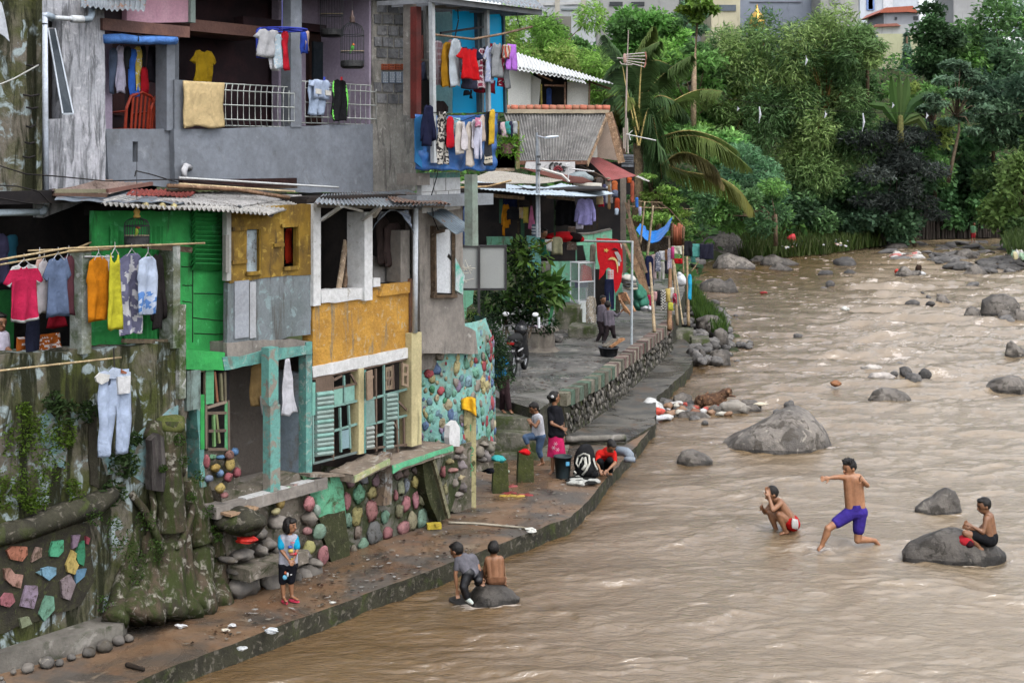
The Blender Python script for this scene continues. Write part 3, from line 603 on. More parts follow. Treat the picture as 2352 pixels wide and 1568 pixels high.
P(teal,q('C2',(150,520),(205,560),(225,1130),(240,1230),(195,1240)),.3,-.02,name='post',parent=gs,jit=.01)
def roof(mat,pts,d0,d1,n,amp=.018,parent=gs,col=None,seed=1,name='roof_sheet',sag=.03):
 mb=MB();corr(mb,F.hit(*pts[0],d0),F.hit(*pts[1],d0),F.hit(*pts[2],d1),F.hit(*pts[3],d1),n,amp,col=col,seed=seed,sag=sag);return obj(name,mb,mat,parent)
roof(asb,[(232,466),(619,489),(733,459),(345,441)],-.35,.75,34,.02,seed=2)
roof(asb,[(232,462),(560,472),(700,450),(345,438)],-.15,.80,26,.02,seed=3,col=(.95,.95,.98))
roof(tin,[(125,459),(410,468),(500,446),(150,432)],-.30,.75,5,.008,seed=4,col=(.62,.66,.72))
roof(asb,[(122,440),(245,444),(348,421),(238,414)],.1,.95,8,.008,seed=5,col=(.55,.42,.38))
roof(M('red_sheet',(.30,.07,.055),(.20,.05,.045),sc_=3),[(290,448),(440,448),(452,438),(300,436)],.2,.6,14,.01,seed=6)
roof(tin,[(545,474),(625,498),(648,480),(560,462)],-.2,.25,4,.01,seed=7,col=(.45,.45,.45))
mb=MB();
for a,b_,c in[((470,215),(945,215),(.22,.2,.13)),((470,240),(930,255),(.12,.07,.05)),((470,205),(470,262),(.06,.04,.04)),((940,215),(1330,150),(.20,.10,.08))]:mb.beam(FQ('B1',*a,-.1),FQ('B1',*b_,-.05),.04,.045,col=c)
obj('roof_batten',mb,plain,gs)
mb=MB()
for x,y in((1270,342),(1420,348),(1520,352)):mb.tube([FQ('B1',x,y,-.3),FQ('B1',x+25,y,.9)],.045,8,col=(1.3,1.4,1.1))
obj('rafter',mb,bamboo,gs,smooth=True)
BX(dark,215,462,719,484,.42,.6,'eave_shade',gs)  # dark strip painted in for the shade under the shack eaves
POLE='poles and pipes lying on the shack roofs'
line('pipe',[FQ('B2',0,100,.35),FQ('B2',1395,185,.35)],.016,plain,'long white pipe lying along the roof below the grey balcony','pipe',col=(.55,.56,.56),group=POLE)
line('pole',[FQ('B2',-100,170,.15),FQ('B2',500,205,.15),FQ('B2',960,275,.15)],.03,wood,'brown wooden pole lying on the corrugated roof of the mustard room','pole',col=(1.2,.9,.75),group=POLE)
line('pole',[FQ('B2',0,155,.25),FQ('B2',1010,222,.25)],.018,bamboo,'pale thin bamboo pole behind the brown wooden pole on the roof','pole',col=(1.6,1.6,1.5),group=POLE)
mb=MB();mb.pb(F,*q1('B2',-90,190),*q1('B2',1035,205),.5,.7,col=(.3,.25,.2));mb.pb(F,*q1('B2',30,110),*q1('B2',1030,200),.72,.8,col=(.16,.07,.08));obj('roof_edge_board',mb,wood,gs)
oh=thing('house','ochre plastered house with white posts and teal grille windows','house',F.at(F.uv(830,1000)[0],1.5,0))
OT=[(719,712),(722,704),(745,696),(800,690),(850,680),(857,668),(941,648),(943,800)]
P(ochre,OT+q('C2',(1590,95),(1168,188)),.2,0.,name='wall',parent=oh,jit=.01)
P(white,q('C2',(1165,190),(1590,100))+q('C3',(440,18),(442,105),(30,195))+q('C2',(1590,198),(1175,278)),.26,-.05,name='lintel',parent=oh,jit=.01)
BX(white,720,468,737,702,-.05,.10,'post',oh);mb=MB();mb.pb(F,*q1('B2',1622,400),*q1('B2',1692,1172),-.08,.26);obj('post',mb,white,oh)
P(white,q('B2',(1240,1085),(1612,1062),(1615,1165),(1500,1170),(1420,1185),(1245,1200)),.2,-.04,name='sill',parent=oh,jit=.012)
P(ochre,q('B3',(225,1035),(455,1010),(450,1105),(190,1135)),.12,-.06,name='sill',parent=oh,jit=.008)
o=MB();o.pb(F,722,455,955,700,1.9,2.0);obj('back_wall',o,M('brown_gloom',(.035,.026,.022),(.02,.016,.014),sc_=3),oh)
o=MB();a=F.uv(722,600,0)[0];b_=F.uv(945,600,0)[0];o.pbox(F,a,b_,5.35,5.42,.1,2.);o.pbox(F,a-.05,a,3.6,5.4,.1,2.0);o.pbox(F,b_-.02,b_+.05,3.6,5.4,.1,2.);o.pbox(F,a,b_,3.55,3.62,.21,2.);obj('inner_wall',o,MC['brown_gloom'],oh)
BX(cement,*q1('B3',370,560),*q1('B3',448,1010),.02,.3,'pier',oh)
P(M('grey_inner',(.22,.21,.20)),q('B3',(130,780),(345,880),(345,1010),(130,1020)),.05,.35,name='panel',parent=oh)
BX(white,*q1('B3',132,978),*q1('B3',192,1052),-.08,.05,'brick',oh)
for i,(pts,w,c,l)in enumerate([([(1395,1080),(1460,650)],.09,(2.2,2.1,2.0),'pale wide plank leaning in the left open window of the ochre house'),([(1450,1060),(1510,565)],.06,(1.2,1.0,.9),'brown plank leaning behind the pale one in the left open window'),([(1505,1060),(1530,780)],.04,(1.6,1.5,1.4),'thin plank at the right side of the left open window')]):
 mb=MB();mb.beam(F.hit(*q1('B2',*pts[0]),.15+.08*i),F.hit(*q1('B2',*pts[1]),.3+.1*i),w,.03,col=c,up=F.n);obj('plank',mb,wood,label=l,cat='plank',group='planks stored in the open window')
roof(tin,[(722,466),(1034,472),(938,437),(742,446)],-.55,.85,34,.014,parent=oh,seed=11)
roof(tin,[(900,463),(1036,471),(940,440),(880,446)],-.56,.80,15,.014,parent=oh,seed=12,col=(1.0,.7,.55))
mb=MB()
for a,da,b_,db in[(q1('B2',1245,470),-.05,q1('B2',1420,350),-.5),(q1('B2',1600,470),-.05,q1('B2',1760,350),-.5),(q1('B2',1700,440),-.05,q1('B3',190,365),-.3)]:mb.beam(F.hit(*a,da),F.hit(*b_,db),.05,.04,col=(.58,.58,.56))
mb.beam(F.hit(724,472,-.1),F.hit(945,476,-.1),.05,.06,col=(.30,.28,.25));mb.beam(FQ('B2',1380,335,-.5),FQ('B2',1600,392,-.2),.04,.03,col=(.55,.54,.5));mb.beam(FQ('B3',490,340,-.2),FQ('B3',745,355,-.4),.05,.04,col=(.25,.2,.16))
obj('bracket',mb,plain,oh)
mb=MB();A_,B_,C_,D_=[FQ('B3',*p,d)for p,d in(((125,560),-.05),((485,590),-.2),((440,385),-.1),((200,395),0))]
mb.grid(lambda u,v:(A_.lerp(B_,u)+V((0,0,.34*math.sin(math.pi*u)))).lerp(D_.lerp(C_,u),v)+F.n*.05*nz((u*6,v*5,1),1),14,8,th=F.n*-.01);obj('plastic_sheet',mb,M('grey_plastic',(.30,.33,.38),(.16,.20,.28),(.5,.5,.5),sc_=3,rough=.35,spec=.6),label='crumpled grey plastic sheet tied under the tin eave of the ochre house',cat='sheet')
mb=MB();mb.tube([F.hit(955,474,-.12),F.hit(953,764,-.12)],.042,14,col=(.60,.64,.68));obj('drainpipe',mb,plain,oh,smooth=True)
mb=MB();mb.pbox(F,F.uv(943,900,-.1)[0],F.uv(966,900,-.1)[0],F.uv(955,1022,-.1)[1],F.uv(955,764,-.1)[1],-.12,.12);obj('column',mb,creamp,oh)
BX(M('rust_brown_wood',(.20,.10,.06),(.12,.07,.05),sc_=5),941,640,948,800,-.02,.1,'batten',oh)
glass=M('window_gloom',(.035,.025,.022),(.02,.016,.015),sc_=4,rough=.4,bump=0)
def fr(mb,c,a,b_,w=.03,d=-.02,col=(.20,.33,.30)):mb.beam(F.hit(*q1(c,*a),d),F.hit(*q1(c,*b_),d),w,w,col=col)
TE=(.20,.34,.30);BR=(.17,.12,.09)
o=MB();o.pb(F,716,848,945,1068,.34,.4);obj('room',o,glass,oh)
w1=MB()
for a,b_,c in[((1160,290),(1560,205),BR),((1165,320),(1170,1030),TE),((1170,1030),(1580,925),(.16,.2,.19)),((1340,270),(1345,1000),BR),((1560,210),(1580,920),TE),((1345,530),(1560,480),TE),((1350,375),(1550,330),BR),((1440,260),(1445,520),TE),((1405,540),(1415,930),TE),((1480,520),(1495,900),TE),((1350,745),(1565,680),TE),((1350,300),(1420,262),BR),((1500,250),(1545,330),BR)]:fr(w1,'C2',a,b_,.03,col=c)
win1=obj('window',w1,plain,oh)
w1=MB()
for k in range(14):
 y=430+k*40;w1.tube([FQ('C2',1195,y,-.03),FQ('C2',1340,y-18,-.03)],.036,8,col=(.27,.36,.33)if k%3 else(.22,.40,.35))
for k in range(4):w1.beam(F.hit(*q1('C2',1190,300+k*32),-.02),F.hit(*q1('C2',1335,278+k*32),-.02),.02,.06,col=BR)
obj('louvres',w1,plain,win1,smooth=False)
for pts,d,c in[(((1352,380),(1430,362),(1430,505),(1358,525)),-.03,(.22,.42,.35)),(((1450,358),(1535,340),(1535,475),(1452,495)),-.03,(.22,.42,.36)),(((1418,745),(1485,730),(1490,890),(1420,905)),-.03,(.22,.33,.36)),(((1165,325),(1192,320),(1192,605),(1165,610)),-.05,(.18,.42,.35))]:w1=MB();w1.panel(F,q('C2',*pts),.02,d,col=c);obj('pane',w1,plain,win1)
BX(creamp,824,846,836,1042,-.06,.1,'mullion',oh);BX(teal,836,850,841,1040,-.04,.1,'mullion',oh)
w2=MB()
for a,b_,c in[((35,200),(440,110),BR),((45,480),(455,370),TE),((220,165),(228,930),TE),((50,700),(455,600),TE),((340,400),(345,900),TE),((440,110),(455,870),TE),((55,900),(460,860),BR),((150,200),(155,920),BR),((300,170),(305,380),BR),((380,140),(385,350),BR),((330,630),(345,930),BR),((395,620),(400,880),BR),((150,790),(225,770),TE),((340,480),(440,580),BR),((300,660),(345,740),BR),((60,290),(130,270),(.28,.2,.15)),((235,300),(300,285),BR),((265,200),(265,380),(.22,.17,.13))]:fr(w2,'C3',a,b_,.03,col=c)
win2=obj('window',w2,plain,oh)
for(x0,x1,y,n_)in((240,330,440,6),(60,130,730,5),(232,300,690,6)):
 w2=MB()
 for k in range(n_):w2.tube([FQ('C3',x0,y+k*40,-.03),FQ('C3',x1,y-12+k*40,-.03)],.034,8,col=(.30,.33,.30)if x0==60 else(.24,.33,.30))
 obj('louvres',w2,plain,win2)
w2=MB();w2.panel(F,q('C3',(55,490),(140,470),(148,665),(60,690)),.02,-.03,col=(.20,.30,.27));w2.panel(F,q('C3',(75,230),(125,210),(130,460),(80,480)),.03,-.22,col=(.28,.20,.14));w2.panel(F,q('C3',(35,240),(75,228),(80,450),(45,470)),.02,-.04,col=(.13,.3,.24))
w2.panel(F,q('C3',(390,150),(440,165),(440,365),(385,345)),.03,-.2,[q('C3',(402,180),(428,186),(428,240),(400,236)),q('C3',(400,260),(428,262),(426,335),(400,330))],col=(.30,.22,.15));w2.panel(F,q('C3',(240,190),(300,178),(300,380),(240,390)),.02,-.03,[q('C3',(252,225),(288,218),(288,270),(252,278)),q('C3',(252,300),(288,292),(288,345),(252,352))],col=(.25,.19,.13))
obj('shutter',w2,plain,win2)
def shelf(name,mat,a,b_,h,df,db,parent):
 A=F.hit(*a,df);B=F.hit(*b_,df);dz=h*A.y/FL;mb=MB();bk=-F.n*(db-df)
 mb.grid(lambda u,v:(A.lerp(B,u)+[V((0,0,-dz)),V((0,0,0)),bk*.5,bk][int(round(v*3))]+V((0,0,.02*nz((u*4,v*3,A.x),1)))+F.n*.03*nz((u*7,v,2),1)),26,3)
 mb.box8([A+V((0,0,-dz)),B+V((0,0,-dz)),B+bk+V((0,0,-dz)),A+bk+V((0,0,-dz)),A+V((0,0,-.01)),B+V((0,0,-.01)),B+bk+V((0,0,-.01)),A+bk+V((0,0,-.01))]);return obj(name,mb,mat,parent)
ledm=M('ledge_concrete',(.27,.215,.165),(.20,.16,.125),(.36,.33,.28),sc_=2,bump=.6)
shelf('sill',ledm,(714,1090),(822,1088),6,-.25,.0,oh)
shelf('sill',ledm,(813,1091),(896,1051),18,-.42,.05,oh);shelf('sill',ledm,(902,1067),(1041,1021),19,-.42,.3,oh)
mb=MB();mb.panel(F,[(902,1069),(1041,1023),(1042,1035),(1010,1043),(985,1052),(950,1066),(925,1073),(903,1088)],.02,-.45,jit=.006);obj('edge_band',mb,M('green_band',(.12,.46,.24),(.10,.34,.19),(.30,.36,.25),sc_=4,c3t=.62),oh)
mb=MB();mb.panel(F,[(815,1093),(896,1053),(896,1066),(860,1083),(815,1108)],.02,-.45,jit=.006);obj('edge_band',mb,M('cream_band',(.45,.42,.22),(.30,.36,.18),(.5,.48,.40),sc_=4,c3t=.6),oh)
tw=thing('tower','bare cement tower house with a white shuttered window above the coloured cobble wall','house',F.at(F.uv(1010,1040,.3)[0],1.3,.3))
WF=q('B3',(640,520),(850,520),(850,1150),(648,1150))
P(cement,[(962,482),(990,484),(1062,466),(1064,690),(1068,748),(1092,760),(1098,812),(966,812)],.15,.05,[WF],name='wall',parent=tw,jit=.012)
mb=MB();uA=F.uv(963,600,.05)[0];uB=F.uv(1062,600,.05)[0];mb.pbox(F,uA+.02,uB-.03,2.6,5.4,.3,2.2);obj('back_wall',mb,cement,tw)
P(white,q('B3',(550,165),(600,100),(890,85),(893,370),(560,410)),.1,.04,name='tiled_wall',parent=tw,jit=.01)
mb=MB()
for a,b_ in[((560,225),(890,205)),((560,320),(890,310)),((660,110),(662,215)),((765,100),(765,208)),((680,222),(680,318)),((790,215),(790,312)),((640,320),(640,400))]:mb.beam(FQ('B3',*a,.032),FQ('B3',*b_,.032),.008,.008,col=(.3,.28,.26))
obj('tile_joints',mb,plain,tw)
BX(teal,*q1('B3',640,55),*q1('B3',890,100),.03,.2,'band',tw);BX(cement,*q1('B3',512,60),*q1('B3',625,165),-.1,.3,'beam_end',tw)
fm=MB();
for a,b_ in[((655,520),(662,1150)),((832,540),(832,1150)),((648,1135),(850,1135)),((650,580),(740,560))]:fm.beam(FQ('B3',*a,-.0),FQ('B3',*b_,-.0),.085,.05,col=(.60,.52,.46))
tf=obj('window_frame',fm,wood,tw);mb=MB();mb.panel(F,q('B3',(678,575),(812,545),(812,790),(790,760),(775,790),(812,830),(812,1108),(682,1105)),.03,.03,jit=.005);obj('shutter',mb,M('white_board',(.66,.68,.70),(.58,.60,.62),sc_=3,bump=.1),tf)
mb=MB();corr(mb,FQ('B3',850,588,-.6),FQ('B3',995,532,-.55),FQ('B3',760,368,.03),FQ('B3',598,402,.03),9,.012,seed=15,col=(.72,.80,.85));obj('awning',mb,tin,tw)
mb=MB();mb.panel(F,q('B3',(850,800),(930,960),(915,1120),(850,1080)),.06,-.05,jit=.02);obj('plastic_bag',mb,M('bag_plastic',(.5,.55,.56),(.10,.45,.33),(.62,.64,.66),sc_=5,rough=.35),label='torn white and green plastic bag hanging beside the white shutter',cat='bag')
cb=thing('cobble_wall','curved turquoise wall studded with painted cobblestones under the cement tower','wall',F.at(F.uv(1040,1050,.3)[0],.6,.3))
uC=(F.uv(968,900,.25)[0]+F.uv(1108,900,.8)[0])/2;ru=(F.uv(1108,900,.8)[0]-F.uv(968,900,.25)[0])/2
def cob(th,z,r=0):
 k=1+.05*max(0,min(1,(2.3-z)/1.8));k2=k*(1-.25*max(0,(z-2.9)/.6))
 return F.at(uC+(ru+r)*k2*math.sin(th),z,.78-(.62+r)*k2*math.cos(th))
mb=MB();
mb.grid(lambda u,v:cob(-1.7+3.4*u,.95+2.3*v,.03*nz((u*5,v*6,0),1)),30,22);obj('wall_face',mb,M('turquoise_plaster',(.23,.48,.43),(.18,.38,.34),(.32,.33,.24),sc_=2,c3t=.60,rough=.85,bump=.9,bs=10,stain=(.20,.21,.16),st=.60),cb,smooth=True)
mb=MB();rr2=random.Random(4)
CP=[(.46,.10,.12),(.12,.40,.22),(.48,.42,.22),(.16,.25,.46),(.30,.24,.36),(.34,.30,.26),(.20,.44,.34),(.5,.44,.3),(.22,.36,.44)]
for i in range(19):
 for j in range(18):
  th=-1.45+2.9*(i+rr2.random()*.8)/19;z=1.0+2.1*(j+(.5 if i%2 else 0)+rr2.random()*.7)/18.5
  if z>2.9 and rr2.random()<.5:continue
  p=cob(th,z,.0);r=rr2.choice((.022,.03,.04,.05,.065,.08));c=rr2.choice(CP)if rr2.random()<.86 else(.25,.50,.45);s_=rr2.uniform(.75,1.15)
  t=(cob(th+.05,z)-cob(th-.05,z)).normalized();n_=t.cross(V((0,0,1)))
  mb.ell(p,(r*rr2.uniform(.8,1.2),r*.5,r*rr2.uniform(1,1.6)),Matrix((t,n_,V((0,0,1)))).transposed()@Matrix.Rotation(rr2.uniform(-.5,.5),3,'Y'),10,7,col=tuple(x*s_ for x in c),nzs=.25,seed=i*7+j)
obj('cobblestones',mb,painted,cb,smooth=True)
BX(teal,*q1('C3',1105,370),*q1('C3',1200,870),.9,1.3,'buttress',cb)
mb=MB();mb.panel(F,q('C3',(800,700),(850,650),(890,720),(885,885),(800,880)),.1,-.27,jit=.03);obj('plaster_patch',mb,white,cb)
mw=thing('wall','tall mossy retaining wall with peeling turquoise paint and painted stones at its foot','wall',F.at(F.uv(200,1400)[0],.25,0))
P(moss,[(-60,818),(60,812),(200,802),(330,790),(415,782),(428,784),(430,1100),(470,1250),(520,1390),(300,1440),(-60,1530)],.5,0.0,name='wall_face',parent=mw,jit=.03)
mb=MB();mb.pb(F,188,575,210,812,-.08,.14);obj('post',mb,M('mossy_post',(.33,.36,.33),(.14,.15,.09),(.50,.50,.48),sc_=2.5,c3t=.60,bump=.9,stain=(.05,.08,.02),st=.55),mw)
mb=MB();mb.pb(F,398,565,414,800,-.06,.2);mb.pb(F,412,700,427,915,-.07,.05);obj('post',mb,MC['mossy_post'],mw)
mb=MB();mb.beam(F.hit(330,564,-.02),F.hit(438,574,-.02),.06,.07,col=(.5,.45,.4));mb.beam(FQ('B1',1075,1525,-.05),FQ('B1',1600,1530,.1),.05,.05,col=(.7,.7,.62));obj('rail',mb,wood,mw)
P(M('flaking_turquoise',(.22,.36,.38),(.18,.30,.31),(.30,.31,.28),sc_=4,c3t=.58,stain=(.16,.15,.12),st=.55,sts=3,bump=.6),[(300,1012),(330,985),(365,960),(408,930),(412,1080),(372,1120),(330,1110),(300,1090)],.02,-.012,name='paint_patch',parent=mw,jit=.03)
P(MC['flaking_turquoise'],q('C1',(360,720),(440,700),(520,780),(490,860),(510,960),(580,1020),(570,1180),(500,1170),(440,1010),(370,1000)),.02,-.012,name='paint_patch',parent=mw,jit=.03)
P(MC['flaking_turquoise'],q('C1',(880,1070),(1010,1080),(1000,1230),(930,1240)),.02,-.012,name='paint_patch',parent=mw,jit=.02)
P(MC['flaking_turquoise'],q('C1',(620,690),(760,690),(780,780),(640,810)),.02,-.012,name='paint_patch',parent=mw,jit=.02)
P(M('damp_dark',(.035,.03,.02),(.05,.045,.03),sc_=4,bump=.8),q('C1',(775,640),(830,640),(850,1000),(870,1360),(790,1330)),.03,-.02,name='damp_seam',parent=mw,jit=.03)
P(M('dark_mortar',(.030,.026,.020),(.045,.042,.025),(.06,.065,.025),sc_=5,bump=.7),q('C5',(-60,300),(450,240),(760,200),(800,700),(700,900),(-60,1160)),.06,-.05,name='mortar_panel',parent=mw,jit=.03)
mb=MB()
def flat(c,pts,col,d=-.085,th=.035):mb.panel(F,q(c,*pts),th,d,col=col,jit=.012)
for pts,col in[(((60,440),(110,400),(235,405),(240,470),(190,530),(90,510)),(.50,.20,.13)),(((285,480),(320,405),(360,415),(355,490),(275,535)),(.38,.26,.22)),(((425,450),(450,360),(545,345),(545,440),(500,490),(430,485)),(.10,.42,.24)),(((35,590),(90,585),(130,640),(200,645),(180,755),(110,740),(50,680)),(.50,.29,.24)),(((360,590),(430,570),(485,580),(480,640),(420,695),(365,650)),(.22,.40,.55)),(((10,850),(50,800),(110,800),(130,870),(80,920),(10,900)),(.42,.16,.19)),(((230,735),(320,740),(325,800),(290,935),(180,915),(200,830)),(.36,.28,.38)),(((400,820),(460,830),(470,940),(380,1040),(340,980),(370,880)),(.20,.40,.30)),(((570,560),(620,430),(660,460),(650,510),(675,560),(640,640),(580,620)),(.55,.42,.14)),(((680,380),(720,350),(730,480),(715,570),(670,540),(650,470)),(.05,.26,.14)),(((735,310),(768,330),(755,385),(735,375)),(.42,.08,.12)),(((620,310),(690,300),(660,400),(620,420)),(.28,.20,.28)),(((520,700),(600,640),(650,720),(600,860),(540,840)),(.30,.24,.26)),(((650,600),(740,590),(720,660),(650,720)),(.14,.28,.42)),(((170,1020),(250,1000),(280,1060),(190,1100)),(.30,.34,.22)),(((320,625),(355,610),(352,650)),(.22,.40,.5))]:flat('C5',pts,col)
obj('painted_stones',mb,painted,mw)
mb=MB();pts=[(-60,1242),(60,1215),(150,1180),(215,1160),(262,1130)];mb.tube([F.hit(x,y,-.06)for x,y in pts],[.13,.13,.15,.15,.10],10,col=(.30,.27,.22));obj('root_relief',mb,mossface,mw,smooth=True)
leafm=bpy.data.materials.new('leaf');leafm.use_nodes=True
n=leafm.node_tree;N=n.nodes;L=n.links;b=N['Principled BSDF'];at=N.new('ShaderNodeAttribute');at.attribute_name='Col'
L.new(at.outputs['Color'],b.inputs['Base Color']);b.inputs['Roughness'].default_value=.6;b.inputs['Specular IOR Level'].default_value=.3
tr=N.new('ShaderNodeBsdfTranslucent');L.new(at.outputs['Color'],tr.inputs[0]);mx=N.new('ShaderNodeMixShader');mx.inputs[0].default_value=.5;L.new(b.outputs[0],mx.inputs[1]);L.new(tr.outputs[0],mx.inputs[2]);L.new(mx.outputs[0],N['Material Output'].inputs[0])
def leaves(P_,size,cols,rng,aspect=.42,droop=0.,up=.4,dirs=None,name=None):
 """arrays of leaf quads (diamonds) at the points P_; returns verts, faces, colours"""
 n_=len(P_);size=np.broadcast_to(size,(n_,));
 d=rng.normal(size=(n_,3));d[:,2]=d[:,2]*.6-droop
 if dirs is not None:d=d*.55+dirs
 d/=np.linalg.norm(d,axis=1,keepdims=True)
 nn=rng.normal(size=(n_,3));nn[:,2]+=up*2.5;s_=np.cross(d,nn);s_/=np.linalg.norm(s_,axis=1,keepdims=True)+1e-9
 L_=size[:,None];a=P_-d*L_*.5;c=P_+d*L_*.5;w=s_*L_*aspect*.5;nrm=np.cross(s_,d)
 m=P_-d*L_*.05+nrm*L_*.06
 vs=np.stack([a,m+w,c,m-w],1).reshape(-1,3);return vs,np.repeat(cols,1,axis=0)
def leafobj(name,vs,cols,mats=None,parent=None,label=None,cat=None,group=None,kind=None,loc=None):
 n_=len(vs)//4;me=bpy.data.meshes.new(name);loc=LOC[parent.name]if parent is not None else V(loc if loc is not None else(vs[:,0].mean(),vs[:,1].mean(),vs[:,2].min()))
 v=(vs-np.array(loc)).astype(np.float32);me.vertices.add(len(v));me.vertices.foreach_set('co',v.ravel())
 me.loops.add(n_*4);me.loops.foreach_set('vertex_index',np.arange(n_*4,dtype=np.int32));me.polygons.add(n_);me.polygons.foreach_set('loop_start',np.arange(0,n_*4,4,dtype=np.int32));me.polygons.foreach_set('loop_total',np.full(n_,4,dtype=np.int32))
 ca=me.color_attributes.new('Col','FLOAT_COLOR','CORNER');a=np.ones((n_*4,4),dtype=np.float32);a[:,:3]=np.repeat(cols,4,axis=0);ca.data.foreach_set('color',a.ravel())
 me.materials.append(leafm);me.update();o=link(name,me,loc,parent);return tag(o,label,cat,group,kind)
rg=np.random.RandomState(11)
def fernpatch(spots,n_,size,col,plane=F,dd=-.06,name='ferns',label=None,parent=None,kind='stuff'):
 Ps=[];C=[]
 for(px,py,r)in spots:
  for k in range(n_):
   a=rg.rand()*6.28;rr_=r*math.sqrt(rg.rand());w=plane.hit(px+rr_*math.cos(a),py+rr_*math.sin(a),dd-rg.rand()*.07);Ps.append(tuple(w));s_=rg.uniform(.5,1.35);C.append((col[0]*s_,col[1]*s_,col[2]*s_))
 vs,cl=leaves(np.array(Ps),rg.uniform(.6,1.3,len(Ps))*size,np.array(C),rg,.4,.2)
 return leafobj(name,vs,cl,label=label,parent=parent,kind=kind)
sp=[q1('C1',x,y)+(r,)for x,y,r in[(240,940,60),(200,900,45),(330,830,35),(560,880,32),(450,1180,40),(90,1330,45),(60,1400,40),(300,1340,40),(270,1510,20),(250,1000,60),(350,1450,25),(640,1350,20),(700,1480,25),(210,670,18),(550,930,28)]]
fernpatch(sp,190,.05,(.11,.19,.02),name='moss_plants',label='small bright green plants growing over the mossy wall')
sp=[q1('C1',x,y)+(r,)for x,y,r in[(470,600,26),(580,690,32),(780,690,26),(1080,1130,38),(1110,1160,28),(1180,920,16),(1000,1400,30)]]
fernpatch(sp,120,.085,(.055,.10,.03),name='grass_tufts',label='drooping dark green ferns rooted in the mossy wall')
tr_=thing('tree_stump','mossy concrete tree trunk relief with spreading roots against the old wall','tree stump',F.at(F.uv(400,1400,-.2)[0],.25,-.2))
barkc=M('mossy_bark',(.085,.062,.042),(.035,.030,.02),(.27,.25,.21),sc_=2.4,c3t=.57,streak=True,stain=(.035,.045,.012),st=.50,sts=2,bump=1.,bs=16,rough=.95)
mb=MB()
def root(pts,rs_):
 C_=[F.hit(x,y,d)for x,y,d in pts];P2=[];R2=[]
 for i in range(len(C_)-1):
  for t in range(5):f=t/5;p=C_[i].lerp(C_[i+1],f);P2.append(p+V((.03*nz(p,1.5),.03*nz(p+V((4,0,0)),1.5),0)));R2.append((rs_[i]*(1-f)+rs_[i+1]*f)*(.95+.2*nz(p+V((0,9,0)),1.2)))
 P2.append(C_[-1]);R2.append(rs_[-1]*.8);mb.tube(P2,R2,12)
root([(386,970,.0),(384,1050,-.08),(388,1150,-.10),(392,1260,-.14),(384,1340,-.22),(375,1420,-.35)],[.24,.22,.22,.22,.25,.34])
root([(352,970,.02),(350,1010,-.05)],[.13,.16]);root([(400,965,0),(408,1020,-.03),(412,1090,.02)],[.14,.14,.1])
root([(430,1100,.05),(445,1180,.0),(460,1260,-.05),(455,1340,-.15),(450,1410,-.35)],[.12,.17,.2,.22,.28])
root([(465,1110,.1),(485,1200,.05),(500,1290,0),(497,1350,-.1),(500,1400,-.3)],[.10,.13,.17,.18,.22])
root([(350,1200,.05),(340,1280,-.05),(320,1340,-.15),(300,1420,-.35)],[.1,.13,.17,.24]);root([(310,1190,.1),(300,1290,0),(275,1380,-.15),(262,1430,-.3)],[.09,.14,.17,.2])
root([(330,1230,.05),(350,1300,-.1),(350,1360,-.25),(340,1425,-.4)],[.08,.12,.17,.26]);root([(420,1200,-.05),(425,1300,-.15),(425,1380,-.28),(430,1420,-.4)],[.09,.13,.17,.25])
root([(300,1130,0),(330,1170,-.05),(352,1215,-.1),(372,1250,-.14)],[.05,.06,.06,.06]);root([(345,1110,0),(352,1160,-.1),(348,1215,-.12)],[.04,.05,.04]);root([(443,1160,-.15),(430,1210,-.25),(420,1240,-.3),(400,1262,-.3)],[.05,.05,.05,.05])
obj('trunk',mb,barkc,tr_,smooth=True)
mb=MB();mb.ell(F.hit(384,975,-.02),(.24,.2,.12),n=12,col=(.5,.5,.3),nzs=.3,seed=4);obj('moss_cap',mb,M('moss_green',(.07,.09,.02),(.12,.12,.04),sc_=8,bump=.9,rough=1.),tr_,smooth=True)
P(M('pale_flaking',(.38,.35,.27),(.16,.15,.10),(.07,.09,.03),sc_=4,t=.48,c3t=.54,streak=True,stain=(.05,.07,.02),st=.5,sts=3,bump=.8),[(225,1120),(300,1110),(345,1100),(470,1100),(515,1250),(500,1340),(230,1380),(215,1240)],.1,.015,name='plaster',parent=tr_,jit=.04)
sp=[q1('C5',x,y)+(r,)for x,y,r in[(810,150,20),(1000,300,28),(980,200,18),(1100,430,30),(1250,190,26),(1180,530,26),(1390,500,20),(1170,680,20),(1040,400,26),(1470,700,14),(1850,250,14),(1860,330,12),(1790,100,16),(1330,390,18)]]+[(412,1010,14),(425,1060,14),(455,1095,16),(375,1075,10),(440,1140,12),(240,1385,22)]
fernpatch(sp,110,.04,(.06,.12,.02),dd=-.22,name='creeper',parent=tr_)
mb=MB();a=F.hit(362,1010,-.2);b_=F.hit(362,1130,-.25);mb.panel(F,[(350,1012),(362,995),(376,1005),(382,1080),(378,1130),(350,1125)],.12,-.22,jit=.02);obj('cut_face',mb,M('purple_bark',(.060,.050,.048),(.035,.03,.028),sc_=3,streak=True,stain=(.12,.11,.10),st=.6),tr_)
be=thing('bench','low concrete ledge with river stones set along its front','ledge',Hz(120,1500,ZL))
T=[Hz(*p,z=.48)for p in q('C5',(-80,1180),(870,905),(1085,1022),(1050,1060),(-80,1330))];mb=MB();mb.prism([V((p.x,p.y,.48))for p in T],V((0,0,-.4)));obj('slab',mb,concrete,be)
mb=MB()
